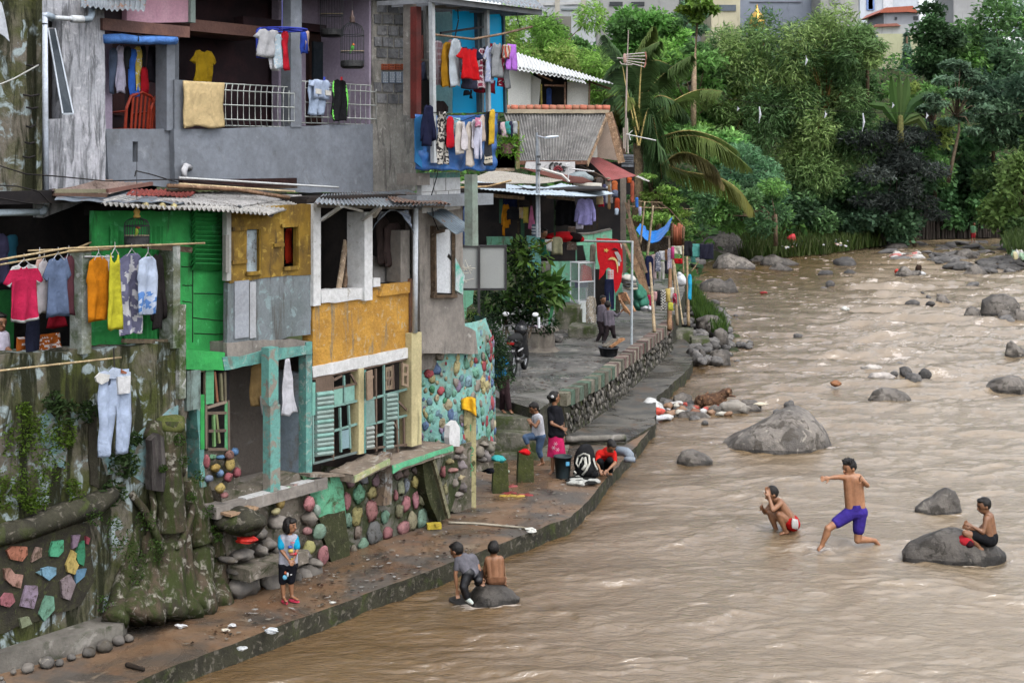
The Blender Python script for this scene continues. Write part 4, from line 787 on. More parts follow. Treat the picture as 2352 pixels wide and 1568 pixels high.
for(x,y,r)in[(230,1390,52),(390,1340,62),(500,1345,36),(600,1300,36),(880,1205,66),(745,1255,56),(1000,1160,52),(1090,1140,40),(840,1090,30),(915,1115,36),(790,1140,26),(640,1165,36),(480,1205,24),(110,1425,26),(600,1230,26),(700,1150,26),(10,1480,20),(990,1040,40),(1070,1040,24),(60,1340,18),(770,1180,24),(20,1520,30)]:
 w=Hz(*q1('C5',x,y+r*.6),z=ZL+.02);s_=r*.588/2.187/FL*w.y;g=rnd.uniform(.75,1.5)
 zz=max(0,(1500-(y+r))/1);mb.ell(w+V((.06,-.16,s_*.45)),(s_*1.05,s_*.9,s_*.85),n=12,k=8,col=(g,g*.96,g*.9),nzs=.18,seed=x)
obj('stones',mb,rockm,be,smooth=True)
rb=thing('stone_steps','rough rubble footing with boulders and worn steps below the green shack porch','stone steps',Hz(640,1350,ZL))
P(M('rubble_mortar',(.21,.18,.145),(.12,.105,.08),(.34,.30,.26),sc_=2.5,c3t=.60,bump=1.,bs=12,stain=(.05,.055,.025),st=.55,sts=2),q('C6',(130,160),(620,100),(820,0),(900,150),(1020,420),(1100,790),(880,960),(400,1080),(180,1040),(200,400)),.5,-.12,name='footing',parent=rb,jit=.05)
mb=MB()
for(x,y,rx,ry,c)in[(355,985,115,88,None),(575,945,80,100,None),(615,810,50,45,None),(435,820,80,50,None),(265,850,50,28,None),(325,710,80,36,None),(465,525,55,50,None),(320,525,66,30,None),(535,620,46,44,None),(480,670,24,40,None),(630,660,30,40,None),(925,860,75,65,None),(855,895,52,62,None),(770,910,30,60,None),(810,990,140,28,None),(625,420,55,50,None),(910,390,46,44,(.6,.56,.5)),(700,640,50,46,None),(540,800,28,26,None),(465,900,18,22,None),(860,700,30,30,None),(960,780,40,30,None),(200,755,26,26,None)]:
 w=FQ('C6',x,y,-.28 if y>650 else-.2);k=.588/2.24/FL*w.y*1.25;g=rnd.uniform(.8,1.6);c=c and tuple(v_*2.6 for v_ in c)or(g,g*.96,g*.9);mb.ell(w,(rx*k*1.15,.16,ry*k),Matrix((F.d,F.n,V((0,0,1)))).transposed(),12,8,col=c,nzs=.36,seed=x)
obj('rocks',mb,rockm,rb,smooth=True)
mb=MB()
for(x,y,rx,ry,c)in[(915,260,48,72,(.52,.22,.24)),(980,320,28,55,(.30,.38,.33)),(1000,510,60,70,(.24,.36,.28)),(895,500,38,38,(.38,.20,.20)),(915,645,56,66,(.44,.42,.18)),(1035,715,52,84,(.45,.20,.22)),(805,125,60,40,(.42,.30,.28)),(720,140,40,30,(.30,.50,.32)),(660,240,40,70,(.44,.32,.12)),(620,330,40,30,(.40,.36,.2)),(135,125,40,42,(.45,.34,.12)),(170,185,30,26,(.35,.16,.16))]:
 w=FQ('C6',x,y,-.24);k=.588/2.24/FL*w.y;mb.ell(w,(rx*k*1.3,.055,ry*k),Matrix((F.d,F.n,V((0,0,1)))).transposed(),12,8,col=c,nzs=.2,seed=x+3)
for(x,y,rx,ry,c)in[(235,1010,26,60,(.38,.12,.14)),(315,1070,44,36,(.46,.32,.10)),(445,1035,46,60,(.45,.34,.12)),(485,925,26,34,(.12,.24,.46)),(355,1115,30,36,(.18,.28,.46)),(430,1150,34,42,(.40,.12,.14)),(505,1110,34,44,(.34,.10,.12)),(255,1160,44,30,(.20,.24,.34)),(360,975,36,18,(.10,.2,.34)),(290,975,30,24,(.16,.32,.2)),(440,960,40,44,(.26,.14,.12))]:
 w=FQ('C2',x,y,-.02);k=.588/2.24/FL*w.y;mb.ell(w,(rx*k*1.2,.055,ry*k),Matrix((F.d,F.n,V((0,0,1)))).transposed(),12,8,col=c,nzs=.2,seed=x+5)
obj('painted_stones',mb,painted,rb,smooth=True)
P(MC['rubble_mortar'],q('C2',(205,930),(460,900),(540,1060),(530,1180),(440,1330),(300,1330),(200,1200)),.3,.06,name='footing',parent=rb,jit=.03)
a=FQ('C6',295,330,-.35);mb=MB();mb.ell(a+V((0,0,-.12)),(.34,.26,.17),n=16,k=10,nzs=.15,seed=3,flat=None);mb.ell(a+F.d*.12+V((0,0,-.20)),(.24,.24,.15),n=14,k=9,nzs=.2,seed=8);obj('step',mb,mossface,rb,smooth=True)
mb=MB();mb.grid(lambda u,v:a+F.d*(-.44+.80*u)*.62+F.n*(-.20+.34*v)+V((0,0,.035+.015*nz((u*3,v*3,0),1))),8,4,th=(0,0,-.03));obj('step_tile',mb,M('step_tile',(.42,.27,.16),(.30,.20,.13),(.12,.11,.06),sc_=3,c3t=.6),rb)
a=FQ('C6',500,755,-.4);mb=MB();mb.grid(lambda u,v:a+F.d*(-.5+1.3*u)*.85+F.n*(-.2+.4*v)+V((0,0,.02*nz((u*3,v*3,5),1))),8,4,th=(0,0,-.16));obj('step',mb,MC['rubble_mortar'],rb)
sw=thing('stone_wall','retaining wall of large pink, green and yellow painted stones under the ledge','wall',F.at(F.uv(900,1240)[0],.25,0))
P(M('grey_mortar',(.20,.19,.16),(.13,.12,.10),(.055,.065,.03),sc_=2,c3t=.54,rough=.95,bump=.9,stain=(.04,.05,.018),st=.50,sts=1.2),[(780,1075),(820,1090),(900,1070),(1045,1020),(1060,1110),(1028,1195),(800,1282),(770,1290)],.4,-.02,name='wall_face',parent=sw,jit=.02)
P(M('green_buttress',(.14,.42,.25),(.11,.33,.20),(.30,.33,.25),sc_=2,c3t=.64,bump=.7,stain=(.05,.06,.02),st=.56,sts=1.6),q('C6',(850,20),(1170,10),(1215,120),(1235,400),(1110,760),(1040,560),(960,250)),.3,-.16,name='buttress',parent=sw,jit=.015)
P(M('mossy_buttress',(.05,.055,.022),(.035,.035,.018),(.12,.12,.07),sc_=3,bump=.9),q('C6',(1000,390),(1225,320),(1275,735),(1110,775)),.3,-.175,name='buttress',parent=sw,jit=.03)
mb=MB()
PL=[(1240,235,30,62,(.50,.22,.24)),(1355,180,52,68,(.20,.45,.30)),(1465,165,44,48,(.48,.42,.20)),(1330,365,48,70,(.42,.38,.17)),(1455,325,48,88,(.46,.22,.22)),(1255,410,26,60,(.26,.42,.33)),(1575,375,40,55,(.24,.42,.32)),(1480,525,70,95,(.17,.17,.17)),(1605,515,44,52,(.34,.15,.16)),(1340,510,34,52,(.24,.19,.16)),(1385,620,50,46,(.20,.32,.24)),(1300,660,26,36,(.25,.22,.18)),(1275,70,40,46,(.28,.18,.2)),(1395,50,32,44,(.24,.25,.28)),(1500,60,34,50,(.27,.18,.21)),(1735,475,46,56,(.44,.22,.22)),(1760,265,34,60,(.46,.2,.22)),(1700,325,34,52,(.26,.25,.16)),(1670,200,14,28,(.5,.2,.22)),(1715,130,32,56,(.34,.36,.24)),(1762,100,22,50,(.3,.33,.36))]
for(x,y,rx,ry,c)in PL:
 w=FQ('C6',x,y,-.04);k=.588/2.24/FL*w.y;mb.ell(w,(rx*k*1.45,.048,ry*k*1.1),Matrix((F.d,F.n,V((0,0,1)))).transposed(),9,7,col=c,nzs=.42,seed=x+1)
for(x,y,rx,ry,c)in[(495,1190,30,48,(.50,.43,.17)),(372,1240,34,56,(.36,.38,.27)),(418,1225,24,52,(.26,.29,.36)),(415,1380,36,62,(.46,.2,.22)),(497,1350,26,68,(.48,.22,.26)),(560,1330,32,68,(.30,.30,.20)),(650,1465,42,70,(.25,.17,.17)),(360,1450,34,60,(.28,.26,.18)),(475,1530,44,78,(.33,.30,.2)),(555,1520,50,72,(.22,.34,.27)),(572,1155,24,52,(.48,.14,.16)),(325,1310,14,40,(.45,.2,.22)),(740,1100,24,48,(.42,.16,.17)),(760,1260,20,50,(.34,.32,.18)),(350,1130,34,40,(.2,.15,.14)),(415,1110,30,36,(.22,.17,.15)),(490,1090,30,30,(.16,.13,.12)),(400,1590,60,50,(.35,.17,.18))]:
 w=FQ('C3',x,y,-.04);k=.588/2.24/FL*w.y;mb.ell(w,(rx*k*1.45,.048,ry*k*1.1),Matrix((F.d,F.n,V((0,0,1)))).transposed(),9,7,col=c,nzs=.42,seed=x+2)
obj('painted_stones',mb,painted,sw,smooth=True)
P(MC['mossy_buttress'],q('C3',(560,1030),(650,990),(790,1500),(700,1545),(600,1300)),.2,-.2,name='buttress',parent=sw,jit=.02)
mb=MB();mb.beam(FQ('C3',650,1000,-.3),FQ('C3',785,1500,-.3),.06,.06,col=(.30,.28,.18));obj('buttress_edge',mb,painted,sw)
P(M('flaky_post',(.34,.37,.38),(.22,.16,.11),(.12,.09,.07),sc_=3,t=.45,c3t=.56,streak=True,bump=.6),q('C3',(230,985),(290,935),(300,1110),(290,1380),(215,1400),(235,1200)),.2,-.2,name='pier',parent=sw,jit=.012)
cm=thing('rubble_masonry','crumbling stone masonry at the corner below the cobble wall','masonry',F.at(F.uv(1060,1160,-.1)[0],.25,-.1))
P(MC['rubble_mortar'],q('C3',(740,960),(1000,840),(1130,800),(1190,930),(1180,1060),(1030,1100),(1020,1400),(960,1470),(800,1440),(760,1250)),.7,.05,name='core',parent=cm,jit=.04)
mb=MB()
for(x,y,rx,ry,g)in[(875,915,54,32,(1.9,1.5,1.3)),(895,970,36,24,(1.8,1.7,1.6)),(895,1045,36,42,(1.7,1.55,1.7)),(815,1085,50,26,(2.6,1.5,1.4)),(885,1150,32,22,(2.6,2.3,1.5)),(830,1200,22,34,(1.4,1.3,1.2)),(905,1240,36,44,(1.2,1.1,1.1)),(860,1300,40,24,(1.8,1.7,1.6)),(1120,970,28,48,(1.9,1.8,1.8)),(1060,930,40,52,(1.5,1.4,1.2)),(1140,900,34,50,(1.3,1.3,1.1)),(840,970,24,26,(1.6,1.5,1.4)),(780,1010,40,28,(2.6,2.3,1.2)),(1070,990,22,26,(1.6,1.5,1.4)),(1100,860,30,20,(1.8,1.7,1.5)),(1160,850,24,16,(1.9,1.9,1.7))]:
 w=FQ('C3',x,y,-.0);k=.588/2.24/FL*w.y;mb.ell(w,(rx*k*1.25,.10,ry*k),Matrix((F.d,F.n,V((0,0,1)))).transposed(),12,8,col=g,nzs=.42,seed=x+2)
obj('stones',mb,rockm,cm,smooth=True)
pw=Hz(1078,1166,ZL);yp=thing('post','tall cream concrete post with green lettering and a yellow cloth on top','post',pw)
mb=MB();h=(1166-930)/FL*pw.y;mb.box(pw+V((0,.08,h/2)),(.20,.16,h),rz=.15);obj('shaft',mb,M('cream_mossy',(.46,.41,.22),(.38,.34,.18),(.07,.075,.03),sc_=1.6,c3t=.56,streak=True,stain=(.10,.11,.04),st=.58,bump=.6),yp)
def text(name,s_,loc,size,mat,parent=None,rz=0,rx=90,ext=.002,vert=False,align='CENTER',ry=0):
 cu=bpy.data.curves.new(name,'FONT');cu.body=s_;cu.size=size;cu.extrude=ext;cu.align_x=align;cu.resolution_u=3
 tmp=bpy.data.objects.new('tmp',cu);COLL.objects.link(tmp);dg=bpy.context.evaluated_depsgraph_get();dg.update();me=bpy.data.meshes.new_from_object(tmp.evaluated_get(dg));bpy.data.objects.remove(tmp)
 Mx=Matrix.Translation(V(loc)-(LOC[parent.name]if parent is not None else V()))@Matrix.Rotation(rz,4,'Z')@Matrix.Rotation(R(rx),4,'X')@Matrix.Rotation(ry,4,'Z');me.transform(Mx);me.materials.clear();me.materials.append(mat)
 return link(name,me,LOC[parent.name]if parent is not None else V(),parent)
gtx=M('green_letter',(.08,.32,.16),bump=0);btx=M('black_letter',(.02,.02,.02),bump=0);wtx=M('white_letter',(.7,.7,.7),bump=0)
for s_,y in(('\u2191',720),('D',915),('T',985),('A',1055),('T',1120)):
 k=pw.y-.015;p=DQ('C3',982,y+25,k);text('lettering',s_ if s_!='\u2191' else 'I',p,.16,gtx,yp,rz=.15)
mb=MB();A=DQ('C3',895,490,pw.y-.05)
mb.grid(lambda u,v:Dp(*q1('C3',895+(128)*u+(10*v),475+(-18*math.sin(3*u))+150*v*(.55+.45*u)),pw.y-.06-.03*math.sin(u*9)-.04*v)+V((0,.02*nz((u*5,v*5,0),1),0)),12,10,th=(0,.16,0));obj('cloth',mb,M('yellow_cloth',(.75,.42,.02),(.66,.34,.02),sc_=6,bump=.5,bs=9),label='yellow shirt draped over the top of the cream concrete post',cat='cloth',smooth=True)
cloth=M('cloth',(1,1,1),(.80,.80,.80),None,sc_=5,t=.5,rough=.9,attr=True,bump=.6,bs=7,bd=.05,spec=.15)
SHP=dict(shirt=[(.36,0),(.42,.045),(.5,.06),(.58,.045),(.64,0),(.80,.03),(1.02,.31),(.88,.39),(.83,.30),(.86,1),(.5,1.01),(.14,1),(.17,.30),(.12,.39),(-.02,.31),(.20,.03)],side=[(.30,0),(.72,0),(.96,.08),(1.06,.34),(.98,.42),(1.02,1),(.45,.98),(-.04,1),(0,.42),(-.06,.36),(.05,.06)],pants=[(.08,0),(.92,0),(1,.3),(.93,1),(.57,1),(.5,.36),(.44,1),(.07,.985),(0,.3)],cloth=[(0,0),(.5,.01),(1,0),(.99,.5),(1,.98),(.6,1.0),(.3,.97),(0,1),(.01,.5)],dress=[(.28,0),(.34,.10),(.5,.14),(.66,.10),(.72,0),(.80,.16),(1,1),(.6,.98),(.3,1),(0,.97),(.2,.16)],longshirt=[(.36,0),(.5,.04),(.64,0),(.82,.05),(.96,.45),(1,.86),(.86,.88),(.80,.45),(.84,1),(.5,.99),(.16,1),(.20,.45),(.14,.88),(0,.86),(.04,.45),(.18,.05)],narrow=[(.2,0),(.8,0),(1.08,.12),(1.02,.5),(1.08,.97),(.5,1),(-.04,.95),(.0,.5),(-.05,.1)],tri=[(.35,0),(.55,0),(1,.96),(.5,1),(0,.97)],shorts=[(.05,0),(.95,0),(1,1),(.56,1),(.5,.5),(.44,1),(0,1)])
def pat(kind,c):
 c=tuple(c);w=(.62,.62,.62)
 def k(u,v,s):
  if kind=='floral':return tuple(.5+.3*x for x in c)if nz((u*6+s,v*13,s),1)>.12 else c
  if kind=='leopard':return(.5,.47,.42)if nz((u*9,v*26,s),1)>.02 else c
  if kind=='zebra':return(.62,.6,.55)if math.sin(v*46+2.2*math.sin(u*9))>0 else(.02,.02,.02)
  if kind=='plaid':return(.5,.42,.45)if(int(v*22)%3==0 or int(u*7)%3==0)else c
  if kind=='stripe':return(.5,.45,.38)if int(u*9)%2 else c
  if kind=='hem':return(.55,.55,.55)if v>.955 or(v>.33 and v<.40 and(u<.15 or u>.85))or(v<.07)else c
  if kind=='sleeve':return(.015,.02,.05)if(u>.8 or(v<.07))else c
  if kind=='batik':return(.10,.22,.50)if v>.6 and nz((u*6,v*12,s),1)>.0 else c
  if kind=='dots':return(.6,.6,.6)if(int(u*12)+int(v*20))%3==0 and nz((u*30,v*40,s),1)>.1 else c
  if kind=='neon':return(.25,.9,.15)if(.10<u<.20 or.84<u<.93)and v<.95 else c
  if kind=='bands':return(.6,.55,.45)if(.82<v<.86 or.88<v<.93)else c
  return c
 return k
GN=[0]
def garment(F_,d,shape,c,x0,y0,x1,y1,col,label,pattern=None,cat=None,group=None,name=None,fold=.026,th=.016,hang=False,lean=0.0,raw=False):
 if raw:(X0,Y0),(X1,Y1)=(x0,y0),(x1,y1)
 else:X0,Y0=q1(c,x0,y0);X1,Y1=q1(c,x1,y1)
 GN[0]+=1;sd_=GN[0]*3.17
 u0,zt=F_.uv(X0,Y0,d);u1,_=F_.uv(X1,Y0,d);_,zb=F_.uv((X0+X1)/2,Y1,d);Wd=u1-u0;Hh=zt-zb
 poly=SHP[shape];step=.045 if not pattern else.026
 bd=[]
 for i,a in enumerate(poly):
  b_=poly[(i+1)%len(poly)];L_=math.hypot((b_[0]-a[0])*Wd,(b_[1]-a[1])*Hh);k=max(1,int(L_/(step*1.6)))
  for t in range(k):bd.append((a[0]+(b_[0]-a[0])*t/k,a[1]+(b_[1]-a[1])*t/k))
 pts=list(bd);nx,ny=max(2,int(Wd/step)),max(3,int(Hh/step))
 for i in range(1,nx):
  for j in range(1,ny):
   p=(i/nx+.2/nx*nz((i,j,sd_),.9),j/ny)
   if inside(p,poly)and min(math.hypot((p[0]-b[0])*Wd,(p[1]-b[1])*Hh)for b in bd)>step*.45:pts.append(p)
 E=[(i,(i+1)%len(bd))for i in range(len(bd))]
 vo,_,fo,_,_,_=geometry.delaunay_2d_cdt([V((p[0]*Wd,-p[1]*Hh))for p in pts],E,[],1,1e-5)
 mb=MB();kf=pat(pattern,col);vs=[]
 for p in vo:
  u,v=p.x/Wd,-p.y/Hh;f=fold*(.35+.9*v)*(math.sin(u*Wd*34+sd_+1.4*math.sin(v*3+sd_))+1.4*nz((u*Wd*9+sd_,v*Hh*1.8,sd_),1));f+=.02*nz((u*Wd*4,v*Hh*5,sd_+9),1)
  vs.append((F_.at(u0+p.x+.02*v*nz((sd_,v*3,1),1)+lean*v,zt+p.y-.012*math.sin(u*9+sd_)*v,d+f),u,v))
 n_=len(vs);mb.col=True
 for v_,u,v in vs:mb.v.append(tuple(v_))
 for v_,u,v in vs:
  e=th*(1 if.03<v<.97 and.05<u<.95 else.5);mb.v.append(tuple(v_-F_.n*e))
 cnt={}
 for f in fo:
  cu=sum(vs[i][1]for i in f)/len(f);cv=sum(vs[i][2]for i in f)/len(f);c_=kf(cu,cv,sd_)
  mb.f.append(list(f));mb.m.append(0);mb.c.append(c_);mb.f.append([i+n_ for i in reversed(f)]);mb.m.append(0);mb.c.append(c_)
  for a,b_ in zip(f,list(f[1:])+[f[0]]):
   if(b_,a)in cnt:del cnt[(b_,a)]
   else:cnt[(a,b_)]=c_
 for(a,b_),c_ in cnt.items():mb.f.append([a,a+n_,b_+n_,b_]);mb.m.append(0);mb.c.append(c_)
 nm=name or dict(shirt='shirt',side='shirt',pants='trousers',cloth='cloth',dress='dress',longshirt='shirt',narrow='cloth',tri='skirt',shorts='shorts')[shape]
 ct=cat or{'trousers':'trousers','cloth':'cloth','dress':'dress','skirt':'skirt','shorts':'shorts'}.get(nm,'shirt' if nm=='shirt' else nm)
 o=obj(nm,mb,cloth,label=label,cat=ct,group=group,smooth=True)
 if hang:
  hb=MB();m_=(u0+u1)/2;w=Wd*.22;hb.tube([F_.at(m_-w,zt-.03,d),F_.at(m_,zt+.055,d),F_.at(m_+w,zt-.03,d)],.006,5,col=(.5,.5,.52));hb.tube([F_.at(m_,zt+.05,d),F_.at(m_,zt+.12,d)],.004,4,col=(.5,.5,.52))
  obj('hanger',hb,plain,o)
 return o
G1='washing hung on the bamboo rods over the mossy wall'
for a in[(-.25,'shirt',40,868,375,1357,(.46,.018,.07),'crimson t-shirt with white collar and cuffs hanging at the far left of the rods','hem',True),(.15,'pants',238,1345,352,1790,(.012,.014,.03),'long black trousers hanging behind the crimson t-shirt',None,False),(-.05,'side',322,800,372,1080,(.55,.38,.32),'peach blouse edge-on between the crimson and slate blue t-shirts',None,True),(-.12,'side',345,830,428,1296,(.60,.56,.58),'white shirt edge-on between the crimson and slate blue t-shirts',None,True),(.0,'narrow',372,870,424,1010,(.17,.17,.17),'small grey shirt squeezed beside the white shirt',None,False),(-.27,'shirt',385,806,630,1312,(.115,.155,.25),'slate blue t-shirt hanging left of the mossy post',None,True),(.12,'tri',420,1180,582,1415,(.26,.008,.02),'dark red skirt hanging below the slate blue t-shirt',None,False),(-.08,'side',550,785,655,1310,(.10,.035,.045),'maroon shirt edge-on just left of the mossy post',None,True),(.10,'cloth',615,845,700,1130,(.45,.45,.50),'pale grey shirt hanging partly behind the mossy post',None,False),(.14,'cloth',628,1115,700,1342,(.02,.02,.022),'black shorts hanging partly behind the mossy post',None,False),(-.18,'side',778,798,946,1356,(.56,.19,.008),'bright orange t-shirt hanging right of the mossy post',None,True),(.0,'narrow',925,775,962,1200,(.62,.58,.62),'white blouse edge between the orange and lime garments',None,False),(-.30,'dress',932,755,1078,1437,(.50,.47,.035),'lime yellow tank dress with an uneven hem on the rods',None,True),(-.12,'side',1052,768,1252,1472,(.16,.16,.25),'long purple grey dress with white flowers on the rods','floral',True),(-.26,'side',1212,795,1378,1302,(.45,.52,.66),'pale blue batik shirt with dark blue pattern at its hem','batik',True),(-.05,'longshirt',1310,765,1452,1424,(.022,.018,.018),'black jacket with a beige collar at the right end of the rods',None,False)]:
 garment(F,a[0],a[1],'B1',*a[2:6],a[6],a[7],a[8],group=G1,hang=a[9])
for a in[(.9,'side',-70,590,66,1040,(.05,.045,.09),'navy and red track jacket in the dark porch at the left edge','neon'),(1.1,'side',55,600,162,870,(.02,.10,.15),'dark teal jacket hanging deep in the dark porch',None)]:
 garment(F,a[0],a[1],'B1',*a[2:6],a[6],a[7],None,group='jackets hanging in the dark porch')
garment(F,.35,'cloth','C1',150,40,522,192,(.34,.085,.012),'orange and brown batik cloth with white flowers behind the black trousers','floral',name='batik_cloth',cat='cloth')
garment(F,-.35,'pants','C1',862,352,1146,1068,(.42,.50,.66),'pale blue jeans with white inside-out pockets hanging over the mossy wall',None,cat='jeans',name='jeans')
jn=bpy.data.objects[-1]if False else[o for o in COLL.objects if o.name.startswith('jeans')][0]
mb=MB();mb.panel(F,q('C1',(1030,385),(1145,375),(1140,525),(1040,535)),.03,-.40,col=(.66,.66,.67),jit=.005);mb.panel(F,q('C1',(842,388),(880,350),(965,365),(950,420),(890,450),(850,425)),.03,-.40,col=(.64,.63,.60),jit=.005);obj('pocket',mb,cloth,jn)
mb=MB();mb.panel(F,q('C1',(880,350),(935,330),(960,350),(1005,300),(1145,342),(1144,385),(1000,400),(880,395)),.04,-.38,col=(.50,.57,.70),jit=.004);obj('waistband',mb,cloth,jn)
mb=MB();mb.panel(F,q('C1',(1062,318),(1112,345),(1105,358),(1062,352)),.01,-.40,col=(.30,.11,.06));mb.panel(F,q('C1',(955,410),(972,405),(965,450),(952,458)),.01,-.40,col=(.05,.06,.09));obj('fly',mb,cloth,jn)
mb=MB();mb.tube([FQ('C1',995,130,-.3),FQ('C1',1000,300,-.38)],.008,5);obj('hook',mb,dark,jn)
RG='bamboo drying rods over the mossy wall'
for c_,pts,r,l in[('B1',[((-60,828),-.25),((560,720),-.3),((1790,672),-.2)],.015,'long grey bamboo rod crossing in front of the green shack'),('B1',[((-60,870),-.2),((300,810),-.2),((600,745),-.1),((795,665),.1)],.013,'bent lower bamboo rod carrying the crimson t-shirt'),('B1',[((245,738),.1),((900,712),.05),((1575,694),0)],.012,'thin middle bamboo rod resting on the mossy posts'),('B1',[((600,742),-.1),((970,716),-.1)],.024,'short thick yellow bamboo rod at the mossy post'),('C1',[((-60,338),-.25),((500,275),-.3),((1060,215),-.3)],.014,'lone yellow bamboo rod above the pale blue jeans')]:
 line('bamboo_rod',[F.hit(*q1(c_,*p),d)for p,d in pts],r,bamboo,l,'rod',group=RG,col=(1.3,1.25,1.1))
mb=MB();mb.tube([FQ('B1',740,790,-.1),FQ('B1',990,792,-.1)],.012,5,col=(.5,.5,.5));obj('metal_rod',mb,plain,label='short grey metal rod tied above the orange t-shirt',cat='rod')
for a in garment_later:garment(F,a[0],a[1],a[2],*a[3:7],a[7],a[8],name='sack' if 'sack' in a[8]else None,cat='sack' if 'sack' in a[8]else None)
G2='washing in the left bay of the grey balcony'
for a in[('side',962,418,1022,820,(.10,.13,.20),'slate denim shirt, first from the left in the balcony bay'),('longshirt',1016,393,1098,812,(.55,.52,.66),'pale lavender long sleeved shirt in the balcony bay'),('side',1093,405,1150,600,(.03,.035,.04),'dark grey shirt beside the lavender shirt in the balcony bay'),('narrow',1138,428,1198,862,(.04,.14,.55),'bright blue cloth hanging in the balcony bay'),('side',1182,405,1243,805,(.60,.46,.10),'yellow dotted shirt right of the bright blue cloth'),('narrow',1236,585,1282,830,(.40,.01,.02),'red cloth hanging below a black one in the balcony bay'),('side',1240,400,1278,590,(.015,.015,.018),'small black shirt above the red cloth in the balcony bay'),('longshirt',1295,395,1378,725,(.018,.016,.022),'black jacket hanging right of the red cloth in the balcony bay'),('narrow',1383,393,1438,812,(.62,.46,.09),'narrow yellow dotted cloth at the right end of the balcony bay')]:
 garment(F,1.3,a[0],'A1',*a[1:5],a[5],a[6],'dots' if 'dotted' in a[6]else None,group=G2)
for a in[(1.85,'shirt',100,430,330,760,(.46,.29,.015),'mustard yellow shirt with black shoulders hanging in the balcony shade',None),(.55,'shirt',655,245,900,500,(.46,.46,.48),'light grey t-shirt with orange collar on the blue carousel hanger',None),(.65,'narrow',690,238,780,520,(.05,.08,.45),'blue shirt behind the light grey t-shirt on the carousel hanger',None),(.60,'narrow',788,495,852,617,(.55,.55,.58),'white singlet below the light grey t-shirt',None),(.5,'narrow',848,300,895,612,(.45,.55,.62),'white printed trouser leg with cyan cuffs on the carousel hanger','dots'),(.6,'narrow',900,272,958,617,(.52,.015,.03),'red cloth left of the balcony column',None),(.6,'side',1068,270,1112,474,(.03,.07,.40),'royal blue shirt right of the balcony column',None),(.6,'side',1098,268,1142,440,(.50,.36,.30),'beige pink shirt right of the balcony column',None)]:
 garment(F,a[0],a[1],'A2',*a[2:6],a[6],a[7],a[8],group='washing in the middle of the grey balcony')
mb=MB();u0,z0=F.uv(*q1('A2',650,235),.6);u1,_=F.uv(*q1('A2',1140,255),.6);_c=F.at((u0+u1)/2,z0,.6)
for k in range(8):
 th=k*math.pi/4;mb.tube([_c,_c+V((math.cos(th)*.36,math.sin(th)*.36,.0))],.012,5,col=(.03,.05,.40))
mb.tube([_c+V((.36*math.cos(t*.39),.36*math.sin(t*.39),0))for t in range(17)],.012,5,col=(.03,.05,.40));mb.tube([_c,_c+V((0,0,.6))],.008,5,col=(.1,.1,.3));obj('carousel_hanger',mb,plain,label='round blue carousel hanger hung from the balcony ceiling',cat='hanger')
garment(F,.86,'cloth','A2',46,705,398,1120,(.62,.47,.25),'large cream yellow towel draped over the balcony railing',None,name='towel',fold=.012,th=.05)
garment(F,.88,'pants','A2',1118,700,1290,1012,(.36,.44,.58),'faded blue jeans legs hung behind the pocketed blue shirt on the railing',None,cat='jeans',name='jeans')
garment(F,.84,'shirt','A2',1140,688,1345,866,(.42,.50,.66),'light blue garment with white pockets on the right railing',None)
garment(F,.86,'longshirt','A2',1320,688,1492,1062,(.014,.014,.016),'black tracksuit with neon green stripes on the right railing','neon')
mb=MB();
for(x,y)in((1195,800),(1280,812)):mb.panel(F,q('A2',(x,y-25),(x+50,y-15),(x+50,y+25),(x,y+20)),.01,.82,col=(.62,.60,.55))
obj('pocket',mb,cloth,COLL.objects[[o.name for o in COLL.objects if o.get('label','').startswith('light blue garment')][0]])
for k,(x,c)in enumerate([(1270,(.05,.08,.5)),(1420,(.5,.02,.03))]):
 mb=MB();mb.box(FQ('A2',x,688,.83),(.03,.02,.05),col=c);obj('clothes_peg',mb,plain,label=('blue' if k==0 else 'red')+' peg clipping washing to the balcony railing',cat='peg')
mb=MB()
A_=[F.hit(x,y,.86)for x,y in((236,90),(320,91),(402,92))];mb.tube([A_[0],A_[0].lerp(A_[1],.5)+V((0,0,.01)),A_[1]+V((0,0,-.01)),A_[1].lerp(A_[2],.5),A_[2]],[.06,.066,.058,.064,.066],12,col=(.12,.30,.75));ro=obj('rolled_blind',mb,M('blue_canvas',(1,1,1),(.7,.7,.75),sc_=4,attr=True,bump=.8,bs=9,bd=.04),label='rolled blue canvas blind tied under the brown ledge',cat='blind',smooth=True)
mb=MB();mb.tube([FQ('A1',1212,y,d)for y,d in((295,.86),(300,.79),(345,.78),(380,.84))],.008,5);obj('tie',mb,dark,ro)
